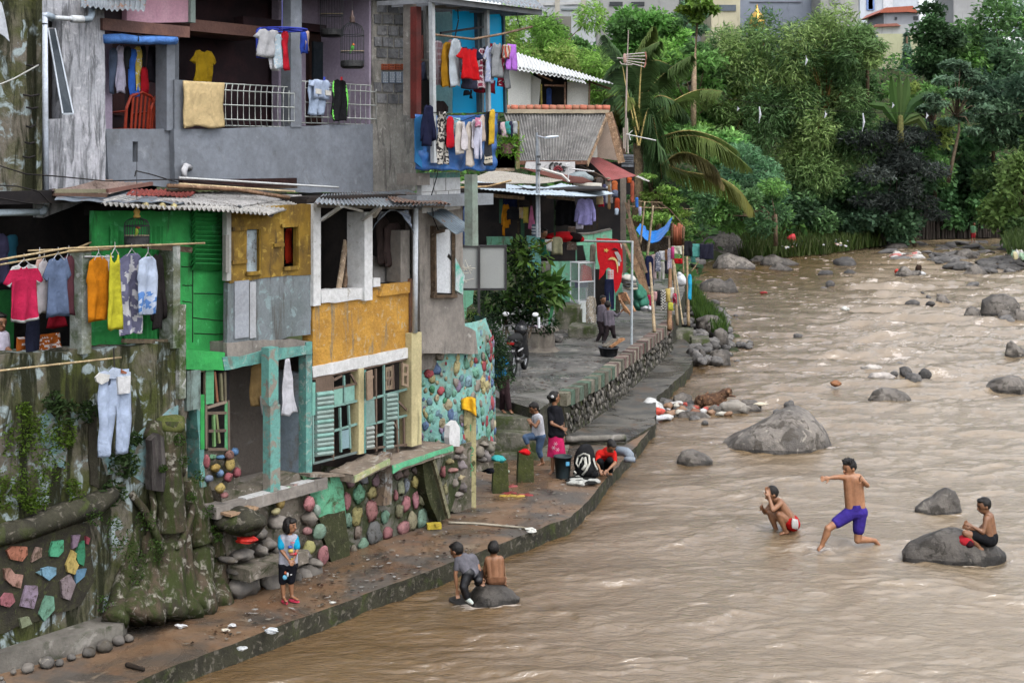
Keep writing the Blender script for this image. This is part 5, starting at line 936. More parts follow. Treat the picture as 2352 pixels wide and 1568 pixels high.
def plchair(px,py,l):
 p=F.hit(px,py,1.55);p.z=5.95;t=thing('plastic_chair',l,'chair',p,'red plastic chairs on the balcony');ax=F.d;ay=-F.n;m=M('red_plastic',(.34,.045,.02),(.27,.03,.015),sc_=3,rough=.4,bump=0)
 def P3(x,y,z):return p+ax*x+ay*y+V((0,0,z))
 mb=MB();mb.grid(lambda u,v:P3((u-.5)*.44,(v-.5)*.42,.42+.015*math.cos(u*6)),4,4,th=(0,0,-.02));obj('seat',mb,m,t)
 mb=MB();mb.tube([P3(-.23,-.2,.42),P3(-.24,-.24,.7),P3(-.18,-.26,.86),P3(0,-.27,.92),P3(.18,-.26,.86),P3(.24,-.24,.7),P3(.23,-.2,.42)],.022,7)
 for k in range(5):mb.beam(P3(-.14+.07*k,-.21,.42),P3(-.14+.07*k,-.265,.90),.034,.012)
 obj('backrest',mb,m,t,smooth=False)
 for sx,sy in((-1,-1),(1,-1),(-1,1),(1,1)):mb=MB();mb.tube([P3(sx*.2,sy*.18,.42),P3(sx*.24,sy*.22,0)],.018,6);obj('leg',mb,m,t)
 for sx in(-1,1):mb=MB();mb.tube([P3(sx*.24,-.23,.66),P3(sx*.25,.1,.64),P3(sx*.24,.2,.42)],.018,6);obj('armrest',mb,m,t)
plchair(*q1('A1',1125,1040),'red brown plastic chair nearer the lilac wall on the balcony');plchair(*q1('A1',1335,1040),'red brown plastic chair beside the grey column on the balcony')
def cage(cx,yt,yb,r,Fd,l,colr,finial,bird=None,flat=False,birdlab=''):
 ct=F.hit(cx,yt,Fd);cb_=F.hit(cx,yb,Fd);h=ct.z-cb_.z;t=thing('bird_cage',l,'bird cage',V((cb_.x,cb_.y,cb_.z)));c=V((cb_.x,cb_.y,cb_.z));wm=M('cage_wire',(.03,.035,.04),(.05,.05,.05),rough=.5,attr=False,bump=0)
 mb=MB()
 for k in range(26):
  th=2*math.pi*k/26;pts=[c+V((r*math.cos(th),r*math.sin(th),.06))]+[c+V((r*math.cos(th)*a,r*math.sin(th)*a,h*b))for a,b in((1,.72),(.97,.82),(.8,.92),(.4,.985),(.05,1))]
  mb.tube(pts,.0035,3,cap=False)
 for z,a in((.06,1),(.35,1),(.72,1)):mb.tube([c+V((r*a*math.cos(k*.3142),r*a*math.sin(k*.3142),h*z if z>.1 else.06))for k in range(21)],.006,4)
 obj('bars',mb,wm,t)
 mb=MB();mb.lathe(c,[(r*.86,0),(r*1.02,.03),(r*1.02,.11),(r*.96,.12)],18);obj('base',mb,M('cage_base',(.03,.03,.032),(.05,.05,.05),rough=.5),t)
 mb=MB();mb.lathe(c+V((0,0,h*.985)),[(.03,0),(.05,.02),(.03,.05),(.045,.08),(.02,.12),(.008,.2)],12,col=finial);obj('finial',mb,plain,t,smooth=True)
 mb=MB();mb.tube([c+V((-r,0,h*.38)),c+V((r,0,h*.38))],.009,6,col=(1.3,1.3,1.3));obj('perch',mb,bamboo,t)
 mb=MB();mb.tube([c+V((0,0,h+.18)),c+V((0,0,h+.9))],.004,4);obj('cord',mb,wm,t)
 if bird:
  b=c+V((0,0,h*.38+.05));bt=thing('bird',birdlab,'bird',b-V((0,0,.05)))
  mb=MB();mb.ell(b,(.026,.022,.045),n=10,k=8,col=bird[0]);mb.cap(b+V((-.012,0,-.03)),b+V((-.035,0,-.085)),.013,.005,col=bird[0]);obj('body',mb,plain,bt,smooth=True)
  mb=MB();mb.ell(b+V((.012,0,.048)),(.022,.02,.022),col=bird[1]);mb.cap(b+V((.03,0,.046)),b+V((.042,0,.038)),.008,.002,col=(.5,.1,.05));obj('head',mb,plain,bt,smooth=True)
cage(*[q1('A2',1515,200)[0],q1('A2',0,200)[1],q1('A2',0,600)[1]],.18,.7,'domed black wire bird cage hanging before the lilac wall',0,(.12,.08,.07),((.10,.45,.06),(.70,.22,.05)),birdlab='green lovebird with an orange head in the domed cage before the lilac wall')
cage(q1('A2',1335,0)[0],-55,q1('A2',0,325)[1],.18,1.2,'dark covered bird cage hanging higher and further back on the balcony',0,(.05,.03,.03))
cage(q1('B1',1197,0)[0],q1('B1',0,450)[1],q1('B1',0,700)[1],.15,-.05,'green tinted bird cage with a yellow turned finial before the green shack',0,(.60,.38,.10),((.35,.50,.05),(.30,.05,.02)),birdlab='yellow green lovebird with a dark red head in the cage before the green shack')
bh=thing('house','stilted corner balcony house wrapped in blue plastic sheets','house',F.at(F.uv(1050,400,-.3)[0],5.5,-.3))
BX(redp,*q1('A3',508,60),*q1('A3',550,1038),-.12,.0,'post',bh);BX(cement,*q1('A3',480,-20),*q1('A3',508,1010),.0,.2,'pillar',bh)
P(cyan,q('A3',(830,80),(1020,110),(1035,985),(832,990)),.02,.25,name='plastic_wall',parent=bh,jit=.01);P(cyan,q('A3',(1060,110),(1255,110),(1285,985),(1040,985)),.02,.22,name='plastic_wall',parent=bh,jit=.01)
P(M('pale_teal_wall',(.30,.46,.42),(.24,.36,.34),sc_=2),q('A3',(640,40),(835,80),(835,990),(640,990)),.05,1.1,name='back_wall',parent=bh)
P(M('dark_wall',(.06,.055,.05)),q('A3',(555,40),(760,60),(760,990),(555,1000)),.04,1.25,name='back_wall',parent=bh)
mb=MB()
for a,b_,d,w,c in[((640,-20),(660,1425),-.45,.07,(.45,.47,.48)),((1122,90),(1140,1180),-.40,.065,(.33,.36,.38)),((1035,110),(1060,985),.15,.07,(.10,.13,.15)),((1078,110),(1082,985),.1,.06,(.12,.16,.18)),((1265,100),(1285,990),.2,.05,(.06,.10,.12)),((588,40),(600,700),.2,.06,(.2,.2,.19)),((555,525),(640,530),.1,.03,(.3,.28,.25)),((600,455),(730,460),.0,.02,(.4,.38,.35)),((590,675),(660,680),.1,.04,(.4,.4,.38)),((720,290),(1110,235),-.1,.035,(.03,.03,.035)),((555,310),(560,700),.25,.03,(.3,.1,.08))]:mb.beam(FQ('A3',*a,d),FQ('A3',*b_,d),w,w,col=c)
obj('post',mb,plain,bh)
A_,B_,C_,D_=[FQ('A3',*p,-.30)for p in((497,1000),(1222,990),(1192,1495),(500,1480))]
def tf_(u,v):
 p=A_.lerp(B_,u).lerp(D_.lerp(C_,u),v);low=v**2;f=.05*math.sin(u*17+2*math.sin(v*4+u*5))*low+.07*nz((u*8,v*5,4),1)*(.4+v);s=.03*math.sin(u*math.pi)*4*(1-v)**6
 return p+F.n*(f+.05*low)+V((0,0,-.25*s+(.10*nz((u*5,0,1),1)*low)))
mb=MB();mb.grid(tf_,44,22,th=F.n*-.012);obj('plastic_skirt',mb,tarpb,bh,smooth=True)
P(M('blue_paint',(.02,.16,.36),(.02,.12,.28)),q('A3',(497,1040),(555,1010),(570,1480),(497,1420)),.02,-.36,name='plastic_skirt',parent=bh,jit=.01)
o=MB();ua=F.uv(*q1('A3',520,1500),-.3)[0];ub=F.uv(*q1('A3',1190,1500),-.3)[0];o.pbox(F,ua,ub,5.22,5.40,-.28,.9);obj('floor_slab',o,M('grey_slab',(.24,.26,.28),(.18,.19,.2)),bh)
o=MB();corr(o,FQ('A3',600,-60,-.75),FQ('A3',1655,88,-.75),FQ('A3',1500,-40,.9),FQ('A3',560,-160,.9),30,.015,seed=21);obj('roof_sheet',o,tin,bh)
mb=MB();mb.beam(FQ('A3',600,-10,-.6),FQ('A3',1600,112,-.6),.03,.09,col=(.22,.23,.25));
for k in range(8):p=F.hit(*q1('A3',700+k*125,8+k*15),-.55);mb.beam(p,p-F.n*1.2+V((0,0,.03)),.04,.07,col=(.26,.27,.29))
mb.beam(FQ('A3',1000,60,-.1),FQ('A3',640,40,-.1),.1,.12,col=(.25,.22,.2));obj('rafter',mb,plain,bh)
P(M('green_post',(.24,.30,.25),(.18,.2,.17),sc_=3,streak=True),q('E1',(140,255),(205,255),(215,1130),(145,1130)),.15,-.9,name='post',parent=bh)
line('bamboo_rod',[FQ('A3',*p,d)for p,d in(((660,305),-.35),((1000,345),-.5),((1250,300),-.55),((1520,235),-.55))],.02,wood,'crooked wooden rod carrying the upper row of washing on the blue balcony','rod',col=(1.4,1.2,1.1))
line('wire',[FQ('A3',1380,112,-.6),FQ('A3',1420,265,-.55)],.006,dark,'dark wire holding the crooked rod under the roof edge','wire')
line('wire',[FQ('A3',870,85,-.3),FQ('A3',875,180,-.3),FQ('A3',845,330,-.4)],.01,dark,'knotted black cord hanging before the cyan plastic wall','cord')
G3='upper row of washing on the blue balcony'
for a in[(-.1,'narrow',555,540,600,712,(.03,.035,.06),'dark navy cloth beside the dark red post',None),(-.2,'side',640,352,745,752,(.34,.20,.22),'grey pink patterned shirt left in the upper row','plaid'),(-.42,'side',733,365,832,765,(.34,.17,.012),'mustard brown shirt in the upper row',None),(-.30,'side',790,345,835,560,(.42,.25,.28),'dusty pink blouse between the mustard and pale grey shirts',None),(-.5,'side',808,335,893,762,(.45,.50,.54),'pale blue grey shirt left of the red t-shirt',None),(-.35,'side',850,350,905,640,(.10,.09,.12),'charcoal patterned shirt just behind the red t-shirt','dots'),(-.62,'shirt',868,402,1082,694,(.52,.008,.012),'bright red t-shirt with one navy sleeve in the upper row','sleeve'),(-.45,'cloth',898,668,1088,785,(.035,.035,.06),'navy skirt hem showing below the red t-shirt',None),(-.50,'side',1050,420,1122,776,(.22,.03,.06),'pink and navy plaid shirt right of the red t-shirt','plaid'),(-.40,'side',1092,408,1132,582,(.02,.025,.05),'navy shirt behind the pink plaid shirt',None),(-.55,'shirt',1098,400,1200,726,(.38,.42,.58),'blue grey patterned t-shirt in the upper row','dots'),(-.35,'cloth',1000,690,1200,815,(.17,.008,.02),'dark maroon cloth hanging lowest under the upper row',None),(-.35,'side',1105,375,1190,520,(.20,.01,.02),'maroon shirt shoulder above the blue grey t-shirt',None),(-.6,'shirt',1160,368,1275,680,(.24,.25,.26),'mid grey t-shirt in the upper row',None),(-.4,'narrow',1222,500,1288,766,(.28,.02,.05),'maroon dotted shirt below the mid grey t-shirt','dots'),(-.62,'side',1256,388,1330,512,(.40,.08,.05),'small shirt with red, yellow and green panels','stripe'),(-.5,'narrow',1288,500,1316,786,(.20,.21,.22),'long narrow grey garment near the end of the rod',None),(-.6,'pants',1296,383,1386,617,(.48,.18,.68),'bright purple trousers at the right end of the upper row',None)]:
 garment(F,a[0],a[1],'A3',*a[2:6],a[6],a[7],a[8],group=G3)
for k,(x0,y0,x1,y1)in enumerate([(930,788,966,836),(970,788,1000,862)]):
 garment(F,-.4,'narrow','A3',x0,y0,x1,y1,(.012,.012,.015),('shorter' if k==0 else 'longer')+' of two black socks under the navy skirt',name='sock',cat='sock',group='black socks on the blue balcony')
G4='lower row of washing over the blue plastic skirt'
for a in[(-.55,'longshirt',560,915,662,1282,(.012,.014,.04),'navy jacket at the left end of the lower row',None),(-.5,'pants',682,975,786,1440,(.035,.03,.03),'black and white animal print trousers in the lower row','leopard'),(-.58,'narrow',783,1018,836,1297,(.52,.012,.025),'red trousers between animal print and cyan cloths',None),(-.5,'cloth',826,1030,892,1182,(.30,.52,.58),'pale cyan printed cloth in the lower row','dots'),(-.55,'side',858,1056,926,1352,(.58,.53,.48),'off-white blouse right of the pale cyan cloth',None),(-.6,'tri',898,1065,964,1320,(.60,.56,.58),'white skirt with a mustard lace hem in the lower row',None),(-.55,'narrow',944,1065,1012,1462,(.52,.46,.40),'long beige dress, longest in the middle of the lower row',None),(-.58,'narrow',990,1045,1046,1310,(.60,.57,.62),'white slip right of the long beige dress',None),(-.62,'pants',1028,1055,1086,1392,(.58,.58,.70),'white lavender trousers in the lower row',None),(-.66,'cloth',1020,1030,1076,1112,(.55,.20,.30),'pink patterned cloth over the lavender trousers','dots'),(-.55,'side',1068,1005,1114,1242,(.52,.42,.36),'beige blouse left of the charcoal trousers',None),(-.5,'narrow',1108,975,1172,1456,(.04,.042,.05),'charcoal track trousers with cream bands near the hem','bands'),(-.56,'side',1150,955,1197,1266,(.62,.40,.04),'yellow shirt at the right end of the lower row',None)]:
 garment(F,a[0],a[1],'A3',*a[2:6],a[6],a[7],a[8],group=G4)
line('washing_line',[FQ('A3',560,985,-.5),FQ('A3',700,985,-.5),FQ('A3',900,1062,-.55),FQ('A3',1100,985,-.55),FQ('A3',1220,985,-.4)],.006,dark,'sagging line carrying the lower row of washing','washing line')
garment(F,.1,'longshirt','A3',665,880,778,990,(.03,.022,.022),'dark brown jacket slung behind the pale post on the blue balcony',None)
FP=lambda Y,ang=90:Pl((0,Y),ang)
def PP(mat,Fq,pts,th=.12,d=0.,holes=(),jit=.0,name='wall',parent=None,**k):return obj(name,MB().panel(Fq,pts,th,d,holes,jit=jit),mat,parent,**k)
def BB(mat,Fq,x0,y0,x1,y1,d0,d1,name,parent=None,col=None,**k):return obj(name,MB().pb(Fq,x0,y0,x1,y1,d0,d1,col=col),mat,parent,**k)
mint=M('mint_paint',(.20,.50,.33),(.16,.40,.27),(.26,.34,.26),sc_=1.6,c3t=.62,rough=.8,bump=.4,bs=14,stain=(.12,.15,.10),st=.60,streak=True)
turq=M('turquoise_paint',(.16,.42,.37),(.13,.34,.30),(.22,.28,.25),sc_=1.6,c3t=.64,rough=.8,streak=True,stain=(.12,.16,.13),st=.6)
F3=FP(34)
ph=thing('house','low open-fronted house with mint green walls under flat zinc awnings','house',V((.8,36,3)))
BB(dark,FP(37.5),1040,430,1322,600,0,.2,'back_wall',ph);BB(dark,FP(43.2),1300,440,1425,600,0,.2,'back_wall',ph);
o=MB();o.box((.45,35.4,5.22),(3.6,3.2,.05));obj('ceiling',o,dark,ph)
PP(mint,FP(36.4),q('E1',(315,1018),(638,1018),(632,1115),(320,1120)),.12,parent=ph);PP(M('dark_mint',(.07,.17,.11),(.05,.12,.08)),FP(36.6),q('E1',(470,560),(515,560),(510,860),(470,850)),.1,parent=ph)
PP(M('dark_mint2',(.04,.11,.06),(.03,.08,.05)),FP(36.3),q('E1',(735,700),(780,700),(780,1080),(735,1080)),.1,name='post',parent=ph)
mb=MB()
for x,w,c in((705,16,(.28,.24,.2)),(1152,12,(.16,.36,.24)),(858,18,(.22,.17,.14)),(1672,22,(.20,.18,.15)),(1605,8,(.15,.12,.1)),(1560,8,(.15,.12,.1)),(1520,8,(.15,.12,.1))):
 mb.beam(DQ('E1',x,540,35.8),Dp(*q1('E1',x,1080 if x<1500 else 930),35.8),w/3.1367*.588/FL*35.8*1.2,.05,col=c)
obj('post',mb,wood,ph)
PP(turq,FP(35),q('E1',(805,1012),(965,1005),(978,1250),(985,1700),(985,1950),(820,1950)),.3,jit=.01,parent=ph)
tg=thing('garden_wall','mint green terrace wall with flaking paint beside the turquoise wall','wall',Dp(1296,760,42.2))
PP(mint,FP(42.2),q('B4',(120,770),(345,722),(345,890),(420,900),(430,1220),(125,1260)),.3,jit=.012,parent=tg);BB(concrete,FP(38),*q1('B4',118,752),*q1('B4',345,775),-.1,.5,'coping',tg)if False else None
PP(concrete,FP(42.2),q('B4',(30,770),(120,765),(345,710),(350,728),(120,780),(100,1000),(40,1000)),.5,-.03,jit=.01,name='coping',parent=tg)
tg2=thing('garden_wall','mint green block wall behind the red blanket','wall',Dp(1370,700,41.5))
PP(mint,FP(41.8),q('B4',(340,600),(490,588),(652,553),(652,640),(740,660),(745,1100),(660,1180),(600,1180),(600,1100),(440,890),(400,690),(345,690)),.4,jit=.012,parent=tg2)
PP(concrete,FP(41.8),q('B4',(330,590),(480,580),(640,545),(652,556),(490,592),(345,604)),.4,-.03,jit=.008,name='coping',parent=tg2)
PP(dark,FP(41.6),q('B4',(440,900),(600,900),(600,1150),(720,1180),(720,1280),(440,1300)),.1,0,parent=tg2,name='dark_panel');PP(mint,FP(40.9),q('B4',(600,1090),(685,1110),(680,1260),(600,1250)),.1,name='pier',parent=tg2)  # near-black sheet set just in front of the mint block wall
PP(mossface,FP(41),q('B4',(680,1130),(720,1140),(722,1280),(672,1290)),.2,name='wall_stub',label='mossy stub of wall below the red blanket',cat='wall stub')
PP(M('brick_pillar',(.17,.11,.085),(.11,.08,.065),(.25,.22,.19),sc_=7,bump=.8),FP(36.5),q('E1',(1320,900),(1410,900),(1420,1180),(1300,1180)),.3,name='brick_pillar',label='bare brick pillar under the awning beside the lavender shirt',cat='pillar')
def sheet(mat,pts,n=10,amp=.012,parent=None,col=None,name='roof_sheet',seed=1,sag=.03,**k):
 mb=MB();corr(mb,*[Dp(x,y,Y)for x,y,Y in pts],n,amp,col=col,seed=seed,sag=sag);return obj(name,mb,mat,parent,**k)
def e1(x,y,Y):return(*q1('E1',x,y),Y)
def e3(x,y,Y):return(*q1('E3',x,y),Y)
aw=thing('awning','pair of flat grey blue zinc awnings shading the mint green house','awning',Dp(1300,500,34.5))
zinc=M('flat_zinc',(.50,.58,.64),(.42,.50,.56),(.30,.33,.35),sc_=1.5,c3t=.68,rough=.45,metal=.15,bump=.08)
sheet(zinc,[e1(215,428,32.6),e1(1045,512,32.6),e1(700,395,36),e1(180,330,36)],16,.008,aw,seed=31);sheet(zinc,[e1(830,470,33),e1(1420,527,32.2),e1(1882,488,35.2),e1(1230,350,37.5)],16,.006,aw,seed=32,sag=.05);sheet(zinc,[e1(1040,510,32.9),e1(1400,530,32.3),e1(1240,430,34),e1(700,385,35)],8,.006,aw,seed=33)
mb=MB();mb.beam(DQ('E1',90,388,32.4),DQ('E1',555,395,32.4),.10,.12,col=(.25,.2,.2));mb.beam(DQ('E1',215,500,33),DQ('E1',780,545,33),.06,.08,col=(.9,.75,.6));mb.beam(DQ('E1',1050,520,33),DQ('E1',1400,555,33),.06,.10,col=(.8,.75,.7));obj('rafter',mb,wood,aw)
line('bamboo_rod',[DQ('E1',-100,420,31),DQ('E1',330,405,31),DQ('E1',620,330,31)],.022,bamboo,'crooked bamboo rod lying across the front of the zinc awning','rod',col=(1.4,1.2,.95))
rh=thing('roof','weathered grey fibre cement roof behind the zinc awnings','roof',Dp(1250,440,37))
sheet(M('grey_fibre',(.42,.39,.33),(.34,.31,.27),(.20,.18,.15),sc_=5,c3t=.58,bump=.7),[e1(-30,365,35.5),e1(960,372,36.5),e1(1255,330,38),e1(400,195,40)],40,.01,rh,seed=34);
sheet(M('rusty_brown_sheet',(.20,.075,.05),(.14,.05,.04),sc_=3),[e1(1330,362,38),e1(1620,352,38),e1(1500,290,40),e1(700,160,41)],20,.012,rh,seed=35)
gw=thing('house','white walled house with black and red graffiti under a brown eave','house',Dp(1300,420,41.5))
PP(M('graffiti_white',(.58,.57,.57),(.50,.49,.49),(.30,.29,.28),sc_=2,c3t=.62),FP(41.5),q('E1',(800,100),(1400,100),(1400,300),(950,230),(780,190)),.1,parent=gw)
mb=MB()
def arc(cx,cy,r,a0,a1,w,c):mb.tube([Dp(*q1('E1',cx+r*math.cos(a0+(a1-a0)*k/10),cy+r*math.sin(a0+(a1-a0)*k/10)),41.45)for k in range(11)],w,5,col=c)
arc(1190,205,45,3.1,6.4,.035,(.22,.03,.04));arc(1190,210,25,3.3,6.2,.03,(.22,.03,.04));arc(1150,170,60,2.5,4.5,.03,(.03,.03,.03));arc(1230,150,25,0,5,.03,(.03,.03,.03));arc(1290,190,30,2,5.5,.03,(.05,.05,.05));arc(1170,140,22,1,6,.025,(.03,.03,.03));arc(1250,230,35,3,5,.02,(.03,.03,.03));obj('graffiti',mb,plain,gw)
hg=thing('house','house with a steep grey corrugated roof, terracotta ridge tiles and a beige gable','house',Dp(1290,400,45))
def a4(x,y,Y):return(*q1('A4',x,y),Y)
sheet(M('asbestos_grey',(.235,.228,.215),(.15,.145,.138),(.34,.33,.31),sc_=2.2,c3t=.62,bump=.5,rough=.9),[a4(-170,1415,43.2),a4(432,1412,43.2),a4(618,985,45.5),a4(-300,985,45.5)],34,.035,hg,seed=36,sag=.01)
sheet(MC['asbestos_grey'],[a4(-170,1420,43.0),a4(428,1418,43.0),a4(525,1195,44.2),a4(-260,1195,44.2)],30,.035,hg,seed=37,sag=.01)
mb=MB();
for k in range(14):
 x=-300+k*67;mb.tube([Dp(*q1('A4',x,945+rnd.uniform(-3,3)),45.4),Dp(*q1('A4',x+62,947+rnd.uniform(-3,3)),45.4)],.10,8,col=(.42*rnd.uniform(.8,1.15),.15,.09))
obj('ridge_tiles',mb,plain,hg,smooth=True)
PP(M('lime_mortar',(.42,.35,.25),(.34,.28,.20)),FP(45.3),q('A4',(-300,955),(630,962),(622,992),(-300,992)),.1,jit=.01,name='ridge_mortar',parent=hg)
PP(M('beige_gable',(.40,.31,.25),(.34,.27,.22),sc_=1.5),FP(45.6),q('A4',(605,1020),(640,1060),(730,1410),(520,1380),(525,1240)),.1,parent=hg,name='gable')
PP(M('pale_wall',(.55,.55,.50)),FP(45),q('A4',(455,1390),(520,1260),(525,1395),(450,1400)),.1,parent=hg)
mb=MB();mb.beam(DQ('A4',622,985,44.8),DQ('A4',735,1425,44.8),.06,.22,col=(1.6,1.3,1.1));mb.beam(DQ('A4',622,985,45.6),DQ('A4',432,1445,43.1),.05,.12,col=(1.8,1.6,1.4));mb.beam(DQ('A4',-170,1425,43),DQ('A4',432,1422,43),.05,.12,col=(.8,.5,.45));mb.beam(DQ('A4',632,990,45.8),DQ('A4',770,1400,45.8),.06,.16,col=(.7,.55,.5));obj('barge_board',mb,wood,hg)
mb=MB()
for k in range(5):mb.beam(Dp(*q1('A4',735,1365+k*20),45.5),Dp(*q1('A4',838,1368+k*20),45.5),.16,.10,col=(.34,.36,.38)if k%2 else(.45,.47,.5))
obj('sheet_stack',mb,metalm,hg)
BB(dark,FP(46),*q1('A4',300,1420),*q1('A4',850,1700),0,.2,'back_wall',hg)
rc=thing('canopy','dull red corrugated canopy below the beige gable','canopy',Dp(1400,390,43))
sheet(M('red_canopy',(.42,.13,.12),(.34,.10,.09),(.3,.12,.11),sc_=1.5,rough=.6,bump=.1),[e3(785,688,41.5),e3(1285,612,42.5),e3(640,300,45),e3(400,305,44.8)],26,.010,rc,seed=38)
mb=MB();mb.beam(DQ('E3',785,690,41.6),DQ('E3',300,450,44.5),.06,.08,col=(.5,.4,.35));mb.beam(DQ('E3',430,700,43),DQ('E3',640,630,43),.05,.05,col=(1.3,1.2,1.1));obj('rafter',mb,wood,rc)
sheet(asb,[e3(1260,615,42.5),e3(1440,700,42.5),e3(1520,700,43.5),e3(1320,610,43.5)],6,.01,None,seed=39,name='roof_sheet',label='loose pale corrugated sheet sticking out past the red canopy',cat='roof sheet');sheet(M('red_sheet'),[e3(1220,440,46),e3(1400,490,46),e3(1440,470,47),e3(1240,360,47)],8,.012,None,seed=40,name='roof_sheet',label='brown red roof sheet behind the stacked grey sheets',cat='roof sheet')if False else None
mb=MB();mb.ell(DQ('E3',290,650,40),(.36,.2,.17),n=12,col=(.26,.30,.31),nzs=.2,seed=3);mb.cap(DQ('E3',400,680,40),DQ('E3',480,700,40),.08,.04,col=(.25,.28,.3));obj('sack',mb,cloth,label='grey bundle tied with pink string on the rusty roof',cat='bundle',smooth=True)
mb=MB();mb.tube([DQ('E3',180,770,39.5),DQ('E3',670,800,39.5)],.09,8,col=(.5,.48,.42));obj('rolled_mat',mb,plain,label='rolled cream blind lying under the rusty roof edge',cat='mat')
wv=thing('house','white walled house with a white corrugated roof above the grey roof','house',Dp(1260,240,52))
sheet(M('white_roof',(.66,.67,.66),(.56,.57,.56),(.40,.40,.38),sc_=2,c3t=.66,bump=.2,rough=.6),[a4(-250,575,50.2),a4(662,735,50),a4(640,725,54),a4(-300,420,54)],30,.03,wv,seed=41)
sheet(MC['white_roof'],[a4(-260,600,50),a4(345,700,50),a4(300,620,51.5),a4(-260,520,51.5)],16,.03,wv,seed=42);sheet(MC['white_roof'],[a4(215,685,49.7),a4(425,728,49.7),a4(400,700,50.3),a4(215,675,50.3)],8,.03,wv,seed=43)
PP(M('off_white_wall',(.60,.60,.56),(.54,.54,.50),sc_=1),FP(51),q('A4',(-260,560),(-60,640),(-60,930),(-260,930)),.1,parent=wv);PP(MC['off_white_wall'],FP(51.2),q('A4',(-60,650),(30,700),(10,930),(-60,930)),.1,parent=wv);PP(MC['off_white_wall'],FP(51),q('A4',(262,715),(445,735),(440,925),(258,925)),.1,parent=wv)
BB(dark,FP(51.8),*q1('A4',-40,640),*q1('A4',260,930),0,.1,'room',wv)
mb=MB()
for a,b_,w,c in[((60,748),(240,752),.16,(1.1,.75,.65)),((240,720),(240,925),.13,(1.2,.9,.85)),((30,740),(35,925),.35,(1.1,1.2,.35)),((455,725),(450,925),.12,(1.1,.95,.85)),((0,650),(130,710),.14,(1.5,1.1,.9)),((440,710),(640,780),.13,(.9,.6,.5))]:mb.beam(DQ('A4',*a,50.8),DQ('A4',*b_,50.8),w,.06,col=c)
obj('window_frame',mb,wood,wv);garment(FP(51.5),0,'narrow','A4',78,770,120,925,(.04,.08,.25),'dark blue curtain in the window of the white house',name='curtain',cat='curtain')
sb=thing('shelf','plank shelf with mossy post beside the blue plastic skirt','shelf',Dp(1170,400,33.5))
mb=MB();
for y,c in((1350,(.9,.5,.45)),(1385,(.8,.4,.35)),(1415,(2,1.9,1.8)),(1440,(1.9,1.8,1.7))):mb.beam(DQ('A3',1190,y,33.5),DQ('A3',1370,y,33.5),.1,.3,col=c)
mb.beam(DQ('A3',1392,1060,33.4),DQ('A3',1395,1480,33.4),.09,.09,col=(1.2,1.3,.8));obj('board',mb,wood,sb)
for k,a in enumerate([('narrow',1222,1060,1252,1185,(.02,.02,.03),'black cloth'),('side',1240,1068,1306,1205,(.55,.42,.44),'pale pink blouse'),('narrow',1284,1062,1328,1180,(.05,.30,.28),'teal cloth'),('narrow',1318,1062,1352,1215,(.03,.03,.06),'dark navy cloth'),('side',1348,1060,1392,1175,(.38,.40,.42),'light grey shirt')]):
 garment(FP(33.2),0,a[0],'A3',*a[1:5],a[5],a[6]+' on the small line above the potted plant',group='washing above the potted plant')
def lfcloud(cs,n_,size,cols,name,seed=1,parent=None,asp=.42,droop=.1,up=.5,shell=.55,**k):
 """leaf clusters in ellipsoids cs=[(centre,(rx,ry,rz))]"""
 r=np.random.RandomState(seed);P_=[];C_=[];Dr=[]
 tot=sum(e[1][0]*e[1][2]for e in cs)
 for(c,e)in cs:
  m=int(n_*e[0]*e[2]/tot)+3;d=r.normal(size=(m,3));d/=np.linalg.norm(d,axis=1,keepdims=True)
  rad=shell+(1-shell)*r.rand(m)**.6;rad*=1+.22*np.sin(d[:,0]*7+seed)*np.cos(d[:,2]*6+d[:,1]*5)
  P_.append(np.array(c)+d*rad[:,None]*np.array(e));Dr.append(d)
  base=np.array(cols[r.randint(len(cols))]);cc=base*np.clip(r.normal(1,.26,m),.45,1.7)[:,None];C_.append(cc)
 P_=np.concatenate(P_);C_=np.concatenate(C_);Dr=np.concatenate(Dr)
 vs,cl=leaves(P_,r.uniform(.65,1.3,len(P_))*size,C_,r,asp,droop,up,dirs=Dr*.6)
 return leafobj(name,vs,cl,parent=parent,**k)
pp=thing('potted_plant','bright green leafy plant on the plank shelf below the small line','plant',DQ('A3',1300,1340,33.3))
lfcloud([(DQ('A3',1250,1260,33.3),(.35,.2,.3)),(DQ('A3',1320,1270,33.3),(.33,.2,.33)),(DQ('A3',1355,1290,33.3),(.2,.2,.25))],330,.16,[(.10,.24,.02),(.14,.30,.03)],'leaves',5,pp,asp=.28)
mb=MB();mb.lathe(DQ('A3',1300,1345,33.3),[(.12,0),(.17,.22),(.18,.24)],12,col=(.2,.12,.1));obj('pot',mb,plain,pp)
